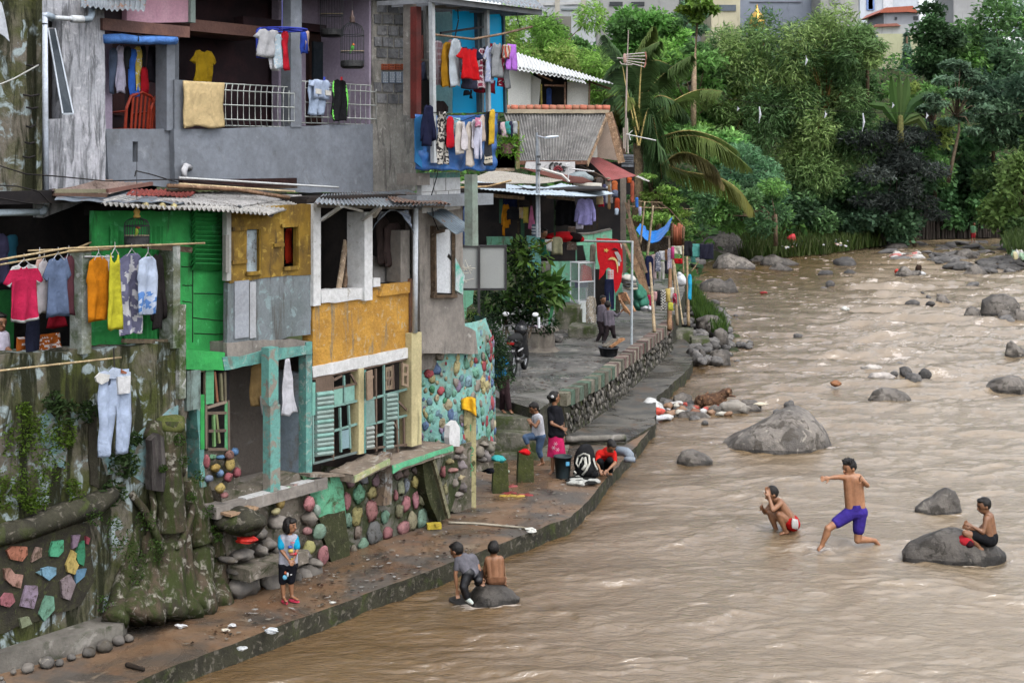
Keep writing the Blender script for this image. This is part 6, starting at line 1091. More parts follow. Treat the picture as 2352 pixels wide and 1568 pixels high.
for a in[(35.2,'longshirt',495,618,610,912,(.50,.20,.01),'orange long sleeved top hanging in the dark porch',None),(35.3,'narrow',508,890,540,1012,(.55,.22,.01),'orange strip of cloth below the orange top',None),(35.0,'side',565,672,720,812,(.018,.018,.022),'black jacket bundle beside the orange top',None),(35.6,'cloth',520,560,692,655,(.012,.02,.07),'dark navy cloth above the orange top',None),(34.8,'cloth',714,658,765,795,(.62,.42,.20),'white and orange cloth left of the pink skirt','stripe'),(34.7,'cloth',765,655,828,852,(.56,.46,.10),'yellow towel left of the pink skirt',None),(34.5,'tri',822,640,918,928,(.42,.13,.24),'dusty pink skirt hanging by the street lamp pole',None),(35,'side',1165,560,1402,885,(.006,.006,.008),'pair of black shirts in the shade left of the lavender shirt',None),(34.2,'longshirt',1390,548,1660,878,(.30,.28,.56),'lavender long sleeved shirt under the right awning',None),(34.4,'cloth',1412,840,1506,925,(.55,.52,.62),'white cloth peeping out below the lavender shirt',None),(35.2,'side',1660,530,1748,622,(.45,.34,.20),'beige shirt right of the lavender shirt',None),(35.3,'cloth',1685,590,1756,652,(.40,.01,.03),'dark red cloth below the beige shirt',None),(35.4,'side',1230,650,1310,705,(.16,.30,.45),'small light blue cloth before the black shirts',None),(31.5,'narrow',22,520,60,690,(.05,.06,.12),'small denim garment on a green hanger at the left porch post',None),(31.5,'narrow',30,660,84,1130,(.09,.13,.25),'denim blue trousers hanging at the left porch post',None),(31.6,'cloth',62,1060,120,1140,(.55,.55,.68),'white cloth behind the top of the signboard',None)]:
 garment(FP(a[0]),0,a[1],'E1',*a[2:6],a[6],a[7],a[8],group='washing in the mint green porch')
for k,a in enumerate([('side',575,640,700,1000,(.10,.08,.07),'grey brown coat'),('side',740,640,840,1010,(.30,.25,.20),'beige coat'),('narrow',690,760,760,1130,(.05,.05,.10),'navy dress'),('narrow',745,800,790,1110,(.50,.50,.52),'white strip of cloth'),('narrow',780,770,830,1200,(.26,.16,.08),'long brown batik dress'),('narrow',825,760,865,1105,(.35,.30,.32),'striped shirt'),('side',850,700,950,870,(.45,.12,.04),'orange and white cloth'),('side',905,1000,990,1215,(.36,.05,.02),'dark red and black bag'),('narrow',1180,700,1240,1080,(.35,.09,.05),'rust coloured curtain'),('side',860,860,960,990,(.12,.14,.20),'dark slate shirt'),('narrow',905,1180,970,1290,(.35,.42,.50),'pale blue cloth'),('cloth',600,980,700,1110,(.42,.33,.22),'tan shirt'),('narrow',1262,990,1312,1165,(.05,.18,.55),'bright blue cloth'),('narrow',1318,1160,1368,1325,(.45,.45,.65),'pale lavender cloth'),('side',1120,640,1200,735,(.5,.09,.02),'orange cloth')]):
 garment(FP(41.8-.1*k),0,a[0],'E3',*a[1:5],a[5],a[6]+(' under the red canopy by the concrete pole' if k not in(12,13)else ' hung on the pole frame right of the concrete pole'),'stripe' if 'striped' in a[6]else None,group='washing under the red canopy')
cp=thing('utility_pole','square concrete utility pole rising through the red canopy','pole',Dp(1431,640,44))
mb=MB();mb.beam(Dp(1431,640,44),Dp(1431,405,44),.18,.18);obj('shaft',mb,M('pole_concrete',(.27,.23,.19),(.20,.175,.15),sc_=3,streak=True,stain=(.12,.10,.08),st=.6),cp)
sl=thing('street_lamp','slim grey street lamp with one pale lamp head before the grey roof','street lamp',Dp(1234,545,33))
mb=MB();mb.tube([Dp(1234,545,33),Dp(1234,440,33),Dp(1233.5,440,33),Dp(1233,305,33)],[.036,.036,.03,.028],8,col=(.75,.8,.85));mb.tube([Dp(1240,545,33),Dp(1239,430,33),Dp(1237,320,33)],.018,6,col=(1.1,1.1,1.1));mb.tube([Dp(1234,312,33),Dp(1248,316,32.9),Dp(1256,317,32.8)],.018,6,col=(1.2,1.2,1.3));obj('pole',mb,metalm,sl)
mb=MB();mb.ell(Dp(1267,315,32.8),(.17,.07,.035),Matrix.Rotation(-.12,3,'Y'),n=10,col=(.68,.74,.82));obj('lamp_head',mb,plain,sl,smooth=True)
mb=MB()
for x,y in((1237,360),(1238,378),(1237,392)):mb.box(Dp(x,y,32.9),(.09,.05,.05),col=(.2,.2,.2))
obj('bracket',mb,metalm,sl)
mb=MB();mb.lathe(DQ('E1',920,1010,34),[(.095,0),(.10,.08),(.10,.22),(.095,.28)],12,col=(.08,.10,.14));
for z in(.06,.13,.2):mb.lathe(DQ('E1',920,1010,34)+V((0,0,z)),[(.103,0),(.103,.02)],12,col=(.6,.6,.6))
obj('tin_can',mb,plain,label='dark blue tin can with pale bands at the foot of the street lamp',cat='can')
an=thing('antenna','tall television antenna mast with a fan of five rods above the grey roof','antenna',Dp(1437,355,46));RC=(.55,.5,.46)
mb=MB();mb.tube([DQ('A4',765,1340,46),DQ('A4',782,600,46),DQ('A4',795,262,46)],[.035,.028,.015],6,col=(.38,.31,.27));obj('mast',mb,plain,an)
mb=MB()
for a,b_ in[((765,480),(945,462)),((765,497),(942,492)),((765,512),(940,524)),((765,530),(935,556)),((775,545),(935,588)),((695,510),(770,512)),((735,562),(830,570)),((720,540),(735,562))]:mb.tube([DQ('A4',*a,45.9),DQ('A4',*b_,45.9)],.016,5,col=RC)
mb.tube([DQ('A4',x,y,45.9)for x,y in((942,455),(950,500),(945,560),(932,592))],.025,5,col=(.35,.16,.11));mb.ell(DQ('A4',762,512,45.9),(.06,.05,.16),col=(.45,.3,.25));obj('antenna_rods',mb,plain,an)
an=thing('antenna','low television antenna with a long boom pointing right beside the mast','antenna',DQ('A4',785,1345,45.5))
mb=MB();mb.tube([DQ('A4',790,1345,45.5),DQ('A4',782,1035,45.5)],.035,6,col=(.4,.35,.3));mb.tube([DQ('A4',755,1300,45.5),DQ('A4',752,1120,45.5)],.03,5,col=(.4,.35,.3));obj('mast',mb,plain,an)
mb=MB();mb.tube([DQ('A4',775,1175,45.4),DQ('A4',1035,1230,45.4)],.02,5,col=(.6,.6,.58));mb.tube([DQ('A4',790,1180,45.4),DQ('A4',832,1142,45.4)],.015,5,col=(.6,.6,.58));mb.tube([DQ('A4',800,1185,45.4),DQ('A4',812,1228,45.4)],.018,5,col=(.65,.65,.65));obj('antenna_rods',mb,plain,an)
an=thing('antenna','small comb-like television antenna in front of the graffiti wall','antenna',DQ('E1',1320,350,39))
mb=MB();mb.tube([DQ('E1',1320,350,39),DQ('E1',1312,130,39)],.02,5,col=(.5,.5,.5));mb.tube([DQ('E1',1330,185,39),DQ('E1',1635,220,39)],.02,5,col=(.6,.6,.6))
for k in range(11):mb.tube([Dp(*q1('E1',1350+k*26,178+k*3),39),Dp(*q1('E1',1350+k*26,198+k*3),39)],.015,4,col=(.65,.65,.65))
for k in range(3):mb.tube([Dp(*q1('E1',1285,128+k*16),39),Dp(*q1('E1',1340,122+k*16),39)],.018,4,col=(.7,.7,.7))
obj('antenna_rods',mb,plain,an)
mb=MB();mb.tube([DQ('E1',985,185,38),DQ('E1',1240,260,38),DQ('E1',1330,345,38)],.04,6,col=(.6,.58,.55));obj('pipe',mb,plain,label='white pipe lying on the brown roof behind the street lamp',cat='pipe')
for k,(a,b_)in enumerate([((-60,640),(405,712)),((0,690),(370,770)),]):pass
for pts,l in[([(-20,375),(60,400),(120,404),(243,416),(400,412),(560,428)],'thin black cable running over the weathered white wall to the grey balcony'),([(-20,425),(40,428),(90,440),(118,470)],'black cable looping behind the drainpipe elbow'),([(-20,452),(60,466),(100,470)],'thin cable below the looping black cable')]:
 line('cable',[F.hit(x,y,.3)for x,y in pts],.008,dark,l,'cable')
line('cable',[F.hit(-10,198,.1),F.hit(30,182,.1),F.hit(88,150,.3)],.01,plain,'pale cord tied to the mossy old wall','cord',col=(.45,.45,.42))
line('cable',[FQ('B1',*p,.1)for p in((1180,90),(1190,40),(1320,70),(1500,125),(1550,140))],.008,dark,'curled black cable on the shack roof','cable')
line('cable',[FQ('B3',700,0,-.35),FQ('B3',690,80,-.35),FQ('B3',640,250,-.2),FQ('B3',655,450,-.1),FQ('B3',700,560,-.1)],.008,dark,'thin black wire hanging from the blue skirt to the white shutter','cable')
sg=thing('sign_board','blank two-panel grey board in a dark frame on a single post','sign board',Dp(1099,742,29.5));FS=FP(29.5)
mb=MB();mb.pb(FS,1097,565,1103,800,-.06,.0);mb.pb(FS,1050,563,1164,568,-.03,.03);mb.pb(FS,1050,662,1164,667,-.03,.03);mb.pb(FS,1159,565,1164,665,-.031,.03);mb.pb(FS,1050,565,1055,665,-.031,.03);obj('frame',mb,M('dark_frame',(.055,.05,.052),(.04,.04,.04),rough=.6),sg)
mb=MB();mb.pb(FS,1055,567,1097,663,0,.02);mb.pb(FS,1102,567,1160,663,0,.02);obj('panel',mb,M('board_grey',(.36,.37,.355),(.33,.34,.33),sc_=1,bump=.05,bs=60),sg)
mb=MB();
for k in range(9):
 a=Dp(*q1('B3',905+rnd.uniform(-8,8),930+rnd.uniform(-70,50)),29.3);mb.tube([a,a+V((rnd.uniform(-.1,.15),0,rnd.uniform(-.15,.15))),a+V((rnd.uniform(-.05,.3),0,rnd.uniform(-.25,.2)))],.008,4,col=(.55,.52,.45))
obj('dry_twigs',mb,plain,label='dry grey twigs tucked beside the blank board',cat='twigs')
pl=thing('shrub','large-leaved glossy green shrub growing beside the blank board','shrub',Dp(1200,790,33.5))
lfcloud([(DQ('B3',1380,780,33.3),(.42,.4,.3)),(DQ('B3',1440,900,33.2),(.42,.4,.45)),(DQ('B3',1370,1030,33.0),(.42,.4,.5)),(DQ('B3',1200,1170,33),(.55,.4,.4)),(DQ('B3',1380,1230,33.3),(.7,.4,.45)),(DQ('B3',1280,1290,33.3),(.6,.4,.3)),(Dp(1250,745,33.6),(.4,.3,.25)),(DQ('B3',1120,1230,32),(.5,.4,.5)),(DQ('B3',1500,1150,33),(.5,.4,.5))],2500,.15,[(.03,.065,.015),(.02,.05,.014),(.05,.11,.02),(.014,.034,.01)],'leaves',8,pl,asp=.40,droop=.4)
lfcloud([(DQ('B3',1450,700,33.1),(.55,.5,.25)),(DQ('B3',1520,820,33.0),(.5,.5,.4)),(DQ('B3',1560,1130,33.0),(.5,.4,.3))],200,.22,[(.10,.19,.03),(.08,.16,.03)],'leaves',9,pl,asp=.42,droop=.4)
mb=MB()
for k in range(7):a=Dp(*q1('B3',1250+k*40,1500),33.4);mb.tube([a,a+V((rnd.uniform(-.3,.3),0,.7)),a+V((rnd.uniform(-.6,.6),0,1.6))],[.03,.02,.01],5)
obj('stem',mb,wood,pl)
pl=thing('banana_plant','broad-leaved young plant between the shrub and the glass cabinet','plant',Dp(1265,760,34))
lfcloud([(DQ('B4',90,1080,34),(.55,.4,.45)),(DQ('B4',60,1130,34),(.5,.4,.5)),(DQ('B4',130,1100,34),(.45,.4,.35))],170,.42,[(.14,.28,.05),(.09,.2,.04),(.18,.30,.08)],'leaves',10,pl,asp=.38,droop=.3)
mb=MB();mb.panel(FP(34),q('B4',(95,1330),(115,1230),(140,1210),(140,1260),(120,1350),(95,1400)),.03,-.1);obj('green_cloth',mb,M('green_sheet',(.10,.38,.18),(.08,.3,.15)),label='folded green plastic sheet under the broad-leaved plant',cat='sheet')
pl=thing('bush','dense small-leaved dark bush in front of the motorbike','bush',Dp(1125,880,27.5))
lfcloud([(DQ('C4',-30,450,27.4),(.42,.4,.4)),(DQ('C4',40,500,27.3),(.38,.4,.45)),(DQ('C4',20,620,27.2),(.45,.4,.45)),(DQ('C4',60,700,27.2),(.42,.4,.3)),(DQ('C4',-20,560,27.2),(.42,.4,.5)),(DQ('C4',-40,380,27.4),(.38,.4,.35)),(DQ('C4',100,560,27.3),(.2,.3,.4))],6500,.055,[(.03,.065,.028),(.05,.10,.035),(.02,.045,.02)],'leaves',12,pl,asp=.5,shell=.35)
lfcloud([(Dp(1072,738,27.6),(.28,.3,.28)),(Dp(1095,760,27.6),(.25,.3,.25))],700,.05,[(.12,.20,.03),(.08,.16,.02)],'leaves',13,pl,asp=.4)
mb=MB();mb.tube([Dp(1125,900,27.5),Dp(1120,820,27.5),Dp(1125,760,27.5)],[.05,.03,.02],6);obj('trunk',mb,wood,pl)
def blob(mb,w,r,g,seed,n=12,k=8,nzs=.22,col=None):mb.ell(w,r,n=n,k=k,col=col or(g,g*.97,g*.92),nzs=nzs,seed=seed)
for i,(x0,x1,yb,h,l)in enumerate([(1274,1334,757,.68,'tall mossy stone block left of the glass cabinet'),(1305,1365,776,.30,'low flat stone slab in front of the glass cabinet'),(1120,1160,800,.1,None)]):
 if not l:continue
 a=Hz(x0,yb,ZU);b_=Hz(x1,yb,ZU);mb=MB();bk=V((.15,1.0,0))
 mb.grid(lambda u,v:a.lerp(b_,u)+[V((0,0,0)),V((0,0,h*.9)),V((0,.08,h)),bk+V((0,0,h))][int(round(v*3))]+V((.03*nz((u*5,v*4,i),1),.06*nz((u*4,v*5,i+3),1),.03*nz((u*6,v*3,i),1))),12,3);mb.box8([a,b_,b_+bk,a+bk,a+V((0,0,h*.8)),b_+V((0,0,h*.8)),b_+bk+V((0,0,h*.8)),a+bk+V((0,0,h*.8))])
 obj('stone_block',mb,MC['step_concrete'],label=l,cat='stone block')
mb=MB();rr3=random.Random(8)
for k in range(26):
 x=1205+rr3.random()*85;y=775+rr3.random()*30-(x-1205)*.16;r=rr3.uniform(.10,.22);blob(mb,Hz(x,y+8,ZU)+V((0,.2,r*.5)),(r,r,r*.8),rr3.uniform(.7,1.4),k)
obj('stone_edging',mb,rockm,label='row of grey boulders edging the planted bank beside the motorbike',cat='boulders',smooth=True)
a=Hz(1243,808,ZU);mb=MB();mb.lathe(a+V((0,.3,0)),[(.50,0),(.36,.1),(.33,.45),(.46,.5),(.46,.56)],14);obj('round_stone',mb,M('seat_stone',(.24,.21,.17),(.14,.12,.10),sc_=3,bump=.6),label='round stone seat with a pale cloth beside the motorbike',cat='seat',smooth=False)
mb=MB();blob(mb,a+V((-.15,.3,.6)),(.18,.12,.04),1,3,col=(.55,.45,.50));obj('cloth',mb,cloth,label='crumpled pale pink cloth on the round stone seat',cat='cloth')
mb=MB();a=Hz(1106,800,ZU);PP(mint,FP(30.5),q('B3',(915,1085),(1010,1085),(1000,1200),(945,1240),(940,1330),(915,1330)),.2,name='garden_wall',label='short mint green wall below the blank board',cat='wall',jit=.01)
mb=MB();mb.tube([DQ('B3',1578,1320,31),DQ('B3',1580,1412,31)],.03,8,col=(.7,.72,.74));obj('pipe',mb,plain,label='short white pipe standing among the plants behind the motorbike',cat='pipe')
gc=Hz(1338,750,ZU);cbt=thing('glass_cabinet','white framed glass food cabinet on a white base by the terrace wall','cabinet',gc);rz=.55
def G(x,y,z):return gc+Matrix.Rotation(rz,3,'Z')@V((x,y,0))+V((0,0,z))
mb=MB();w,dp_=.27,.21;
mb.box8([G(-w,-dp_,0),G(w,-dp_,0),G(w,dp_,0),G(-w,dp_,0),G(-w,-dp_,.72),G(w,-dp_,.72),G(w,dp_,.72),G(-w,dp_,.72)]);obj('base',mb,M('cabinet_white',(.56,.60,.58),(.48,.52,.50),sc_=2,stain=(.3,.32,.28),st=.66),cbt)
mb=MB()
for x in(-w,w):
 for y in(-dp_,dp_):mb.beam(G(x,y,.72),G(x,y,1.86),.035,.035,col=(.66,.68,.70))
for z in(.74,1.3,1.84):
 for a,b_ in(((-w,-dp_),(w,-dp_)),((w,-dp_),(w,dp_)),((w,dp_),(-w,dp_)),((-w,dp_),(-w,-dp_))):mb.beam(G(*a,z),G(*b_,z),.03,.03,col=(.66,.68,.70))
obj('frame',mb,plain,cbt)
gl=bpy.data.materials.new('thin_glass');gl.use_nodes=True;_b=gl.node_tree.nodes['Principled BSDF'];_b.inputs['Base Color'].default_value=(.45,.50,.50,1);_b.inputs['Roughness'].default_value=.1;_b.inputs['Alpha'].default_value=.35
mb=MB();mb.box8([G(-w,-dp_+.01,.75),G(w,-dp_+.01,.75),G(w,dp_-.01,.75),G(-w,dp_-.01,.75),G(-w,-dp_+.01,1.83),G(w,-dp_+.01,1.83),G(w,dp_-.01,1.83),G(-w,dp_-.01,1.83)]);obj('pane',mb,gl,cbt)
mb=MB();mb.box8([G(-w,-.02,1.28),G(w*.6,-.02,1.28),G(w*.6,.0,1.28),G(-w,.0,1.28),G(-w,-.02,1.12),G(w*.6,-.02,1.12),G(w*.6,.0,1.12),G(-w,.0,1.12)],col=(.10,.11,.22));mb.box8([G(-.1,-dp_*.5,1.28),G(w,-dp_*.5,1.28),G(w,0,1.28),G(-.1,0,1.28),G(-.05,-dp_*.5,1.78),G(w*.8,-dp_*.5,1.70),G(w*.8,0,1.7),G(-.05,0,1.75)],col=(.55,.05,.02));obj('shelf_goods',mb,plain,cbt)
garment(FP(38.9),0,'side','B4',425,1135,510,1370,(.38,.33,.26),'beige patterned cloth draped over the end of the white cabinet base','dots',name='cloth',cat='cloth')
FB=FP(40.6);rb_=thing('blanket','big red blanket with a yellow star and crescent draped over the mint wall','blanket',Dp(1400,680,40.6))
mb=MB();mb.panel(FB,q('B4',(515,628),(620,632),(700,640),(735,665),(745,760),(745,900),(735,1000),(715,1060),(682,1110),(668,1060),(655,960),(645,900),(620,885),(596,905),(580,945),(536,992),(545,880),(525,800),(518,720)),.06,0,jit=.02);obj('cloth',mb,M('red_blanket',(.52,.008,.014),(.44,.006,.012),sc_=2,rough=.9,bump=.6,bs=5,bd=.06),rb_)
mb=MB();mb.panel(FB,q('B4',*[(600+(26 if k%2==0 else 11)*math.sin(k*.6283+.3),735-(22 if k%2==0 else 9)*math.cos(k*.6283+.3))for k in range(10)]),.02,-.03,col=(.66,.42,.12));mb.panel(FB,q('B4',(615,815),(640,795),(670,795),(695,815),(705,860),(703,930),(697,925),(693,860),(680,825),(655,815)),.02,-.03,col=(.68,.50,.20))
mb.panel(FB,q('B4',(650,725),(672,712),(700,722),(712,745),(690,735)),.02,-.03,col=(.05,.02,.02));mb.panel(FB,q('B4',(672,750),(700,745),(725,780),(735,830),(715,840),(695,800)),.02,-.03,col=(.45,.42,.40));mb.panel(FB,q('B4',(722,665),(736,690),(735,725),(728,700)),.02,-.03,col=(.6,.58,.55));mb.panel(FB,q('B4',(700,835),(722,820),(720,870),(706,872)),.02,-.03,col=(.5,.5,.48));obj('printed_motif',mb,cloth,rb_)
garment(FP(39.8),0,'cloth','B4',610,905,665,1080,(.50,.24,.19),'salmon checked cloth hanging below the arch of the red blanket','plaid')
garment(FP(39.5),0,'pants','B4',585,985,672,1250,(.014,.018,.05),'navy trousers hanging below the red blanket',None);garment(FP(41),0,'side','B4',458,680,508,850,(.20,.18,.14),'grey brown sack hanging left of the red blanket',None,name='sack',cat='sack')
gf=thing('goal_frame','thin white pipe frame standing over the walkway edge','frame',Hz(1449,866,ZL+.05));Yg_=gf.location.y
mb=MB();mb.tube([Dp(1450,866,Yg_),Dp(1452,556,Yg_)],.033,8,col=(.42,.47,.50));mb.tube([Dp(1454,556,Yg_),Dp(1268,552,Yg_+2)],.03,8,col=(.50,.52,.52));obj('pipe',mb,plain,gf)
line('bamboo_rod',[DQ('E1',600,1180,35),DQ('E1',850,1160,34),DQ('E1',1000,1125,33.6),DQ('E1',1120,1060,33.4)],.028,bamboo,'bent bamboo rod tied to the left end of the white pipe frame','rod',col=(1.1,.95,.8))
for a in[('cloth',1030,1050,1125,1200,(.50,.50,.48),'white shirt slung on the bent bamboo rod'),('side',1115,1020,1245,1240,(.28,.27,.17),'olive grey shirt slung at the end of the pipe frame'),('narrow',980,1120,1080,1245,(.02,.10,.06),'dark green jacket behind the bent bamboo rod')]:garment(FP(33.8),0,a[0],'E1',*a[1:5],a[5],a[6],None)
mb=MB();c_=DQ('E1',1230,1020,36);mb.ell(c_,(.42,.25,.13),n=12,col=(.52,.01,.015),nzs=.15,seed=2);mb.cap(c_+V((.28,-.05,0)),c_+V((.42,-.05,-.02)),.13,.12,col=(.02,.01,.01));mb.cap(c_+V((.40,-.05,-.02)),c_+V((.5,-.05,-.05)),.12,.08,col=(.5,.01,.015));obj('bolster',mb,cloth,label='red bolster with black ends lying on the mint terrace wall',cat='bolster',smooth=True)
TG='timbers leaning by the concrete pole'
def e2(x,y):return q1('E2',x,y)
for i,(a,b_,w,h,c,l)in enumerate([((268,120),(498,900),.13,.10,(1.1,.95,.85),'long squared timber leaning from the concrete pole down to the right'),((285,300),(525,1170),.20,.06,(.75,.6,.5),'wide dark board leaning behind the long squared timber'),((250,560),(515,1150),.12,.06,(1.5,1.3,1.1),'pale rough slab leaning lower than the squared timber'),((330,700),(520,1160),.30,.05,(1.1,.85,.65),'broad bark-edged slab at the foot of the leaning timbers'),((300,90),(330,560),.10,.08,(.6,.5,.45),'short dark stud right behind the concrete pole')]):
 mb=MB();mb.beam(Dp(*e2(*a),43.6-.2*i),Dp(*e2(*b_),43-.3*i),w*.65,h*.8,col=c,up=V((0,1,0)));obj('timber',mb,wood,label=l,cat='timber',group=TG)
fe=thing('fence','low weathered wooden slat fence behind the drying frames','fence',Dp(1480,580,50))
mb=MB();ri=random.Random(5)
for k in range(14):x=430+k*24;mb.beam(Dp(*e2(x,500+ri.uniform(-12,12)),50),Dp(*e2(x+2,660),50),.13,.03,col=(ri.uniform(.8,1.4),)*3,up=V((0,1,0)))
obj('slats',mb,wood,fe);mb=MB();mb.beam(Dp(*e2(420,490),49.9),Dp(*e2(775,500),49.9),.06,.05,col=(.8,.7,.6));obj('rail',mb,wood,fe)
rg_=thing('stall','row of upright red brown logs bundled at the end of the slat fence','log bundle',Dp(1535,610,50))
for k in range(6):
 x=785+k*24;mb=MB();mb.tube([Dp(*e2(x-4,600),50.2),Dp(*e2(x+4,350+(k%3)*18),50)],.06,8,col=(.9,.65,.5)if k in(0,5)else(.33,.10,.05));obj('log',mb,wood if k in(0,5)else plain,rg_,smooth=True)
A_,B_,C_,D_=[Dp(*e2(*p),Y)for p,Y in(((385,380),49),((745,420),48.5),((790,275),50),((430,390),50))]
mb=MB();mb.grid(lambda u,v:A_.lerp(B_,u).lerp(D_.lerp(C_,u),v)+V((0,0,-.50*math.sin(math.pi*u)*(1-.4*v)+.04*nz((u*6,v*6,0),1)+(.25*(v-.5)if u<.2 else 0))),20,8,th=(0,0,-.02));obj('tarpaulin',mb,M('bright_blue_tarp',(.02,.20,.62),(.015,.16,.5),rough=.4,bump=.2),label='bright blue tarpaulin sagging like a hammock above the slat fence',cat='tarpaulin')
mb=MB();rr4=random.Random(3);FH=41.2
for(x,y,rx,ry,c)in[(420,1130,75,95,(.06,.22,.15)),(460,1220,75,80,(.055,.20,.14)),(330,1010,70,60,(.07,.24,.16)),(400,1250,50,70,(.06,.20,.14)),(280,960,50,60,(.08,.27,.19))]:mb.ell(Dp(*e2(x,y),FH),(rx/2.85*.588/FL*FH,.35,ry/2.85*.588/FL*FH),n=16,k=12,col=c,nzs=.22,seed=x)
obj('tarp_heap',mb,cloth,label='green tarpaulin heaped over stored goods beside the red blanket',cat='heap',smooth=True)
mb=MB()
for k,(y,c)in enumerate([(960,(.58,.56,.50)),(1000,(.12,.12,.12)),(1015,(.50,.45,.36)),(1045,(.15,.15,.14)),(1065,(.48,.44,.35))]):mb.ell(Dp(*e2(300+k*6,y),40.8),((90-k*2)/2.85*.588/FL*41,.3,(26 if k else 45)/2.85*.588/FL*41),n=12,col=c,nzs=.2,seed=k)
obj('blanket_roll',mb,cloth,label='pile of cream and black striped blankets on the green tarpaulin',cat='blankets',smooth=True)
for(x,y,rx,ry,l)in[(470,1290,45,38,'white plastic sack at the foot of the green heap'),(535,1300,30,30,'smaller white sack right of the green heap'),(885,985,62,68,'full white sack at the edge of the yard by the river')]:
 Yq=41 if x<600 else 47;mb=MB();mb.ell(Dp(*e2(x,y),Yq),(rx/2.85*.588/FL*Yq,.25,ry/2.85*.588/FL*Yq),n=14,k=10,col=(.62,.63,.65),nzs=.25,seed=x);mb.ell(Dp(*e2(x-rx*.3,y-ry*1.0),Yq),(rx*.5/2.85*.588/FL*Yq,.1,ry*.4/2.85*.588/FL*Yq),n=10,col=(.62,.63,.65),nzs=.3,seed=x+1);obj('sack',mb,trash,label=l,cat='sack',smooth=True)
cr=Hz(*e2(285,1370),z=ZU);mb=MB()
for a,b_,w in[((195,1130),(260,1120),.04),((200,1200),(330,1370),.05),((262,1120),(370,1330),.05),((195,1130),(205,1210),.04)]:mb.beam(Dp(*e2(*a),39.8),Dp(*e2(*b_),39.6),w*1.6,w,col=(2.0,1.4,1.0))
mb.panel(FP(39.9),q('E2',(200,1140),(262,1130),(300,1210),(230,1215)),.03,col=(1.9,1.2,.9));mb.panel(FP(39.8),q('E2',(205,1210),(300,1300),(325,1365),(250,1330)),.03,col=(2.2,1.5,1.1));mb.panel(FP(39.9),q('E2',(235,1215),(305,1212),(318,1248),(250,1255)),.03,col=(1.0,1.0,.9));obj('crate',mb,wood,label='broken brown wooden crate leaning below the striped blankets',cat='crate')
BG='bamboo posts of the drying frames'
for a,Ya,b_,Yb,r,c,l in[((575,150),46,(500,800),46,.075,(1,1,1),'tall tapering pole leaning left behind the washing'),((480,110),47,(430,590),47,.06,(.9,.85,.8),'thinner pole leaning behind the tall tapering pole'),((540,790),41.5,(588,1555),39.4,.085,(1.05,1.0,.95),'front bamboo post standing in the drum on the lower path'),((765,860),43,(755,1530),41,.13,(.65,.45,.35),'thick brown bamboo post bound with red string'),((795,760),43,(845,1480),42,.085,(.75,.7,.65),'dark bamboo post right of the thick brown post'),((810,790),43.5,(905,1475),42.3,.045,(1.3,1.3,1.25),'thin pale pole slanting to the right of the frame'),((950,720),43.5,(968,1490),42.6,.085,(.85,.75,.65),'rightmost dark bamboo post beside the water'),((905,590),50,(912,910),50,.05,(1,.9,.8),'post behind the green and white towel')]:
 mb=MB();p0,p1=Dp(*e2(*a),Ya),Dp(*e2(*b_),Yb);pts=[p0.lerp(p1,t/10)for t in range(11)];mb.tube(pts,[r*.56*(.75+.25*t/10)*(1.1 if t%2 else 1)for t in range(11)],8,col=c);obj('bamboo_post',mb,bamboo,label=l,cat='post',group=BG,smooth=True)
for a,b_,Y_,r,l in[((495,720),(820,620),44,.04,'upper rod of the drying frame'),((515,1130),(820,1065),42,.04,'lower rod of the drying frame'),((310,160),(720,178),47,.04,'upper cross rod high behind the frames'),((350,97),(680,118),47.5,.035,'topmost cross rod high behind the frames'),((900,185),(1030,183),50,.02,'short rod sticking out over the water bushes'),((700,600),(1240,585),52,.02,'rod carrying the black and teal towels'),((1080,770),(1000,885),55,.05,'dead branch at the water edge')]:
 line('rod',[Dp(*e2(*a),Y_),Dp(*e2((a[0]+b_[0])/2,(a[1]+b_[1])/2+6),Y_),Dp(*e2(*b_),Y_)],r*.45,bamboo,l,'rod',group='rods of the drying frames',col=(.9,.8,.7))
G5='washing on the bamboo drying frames'
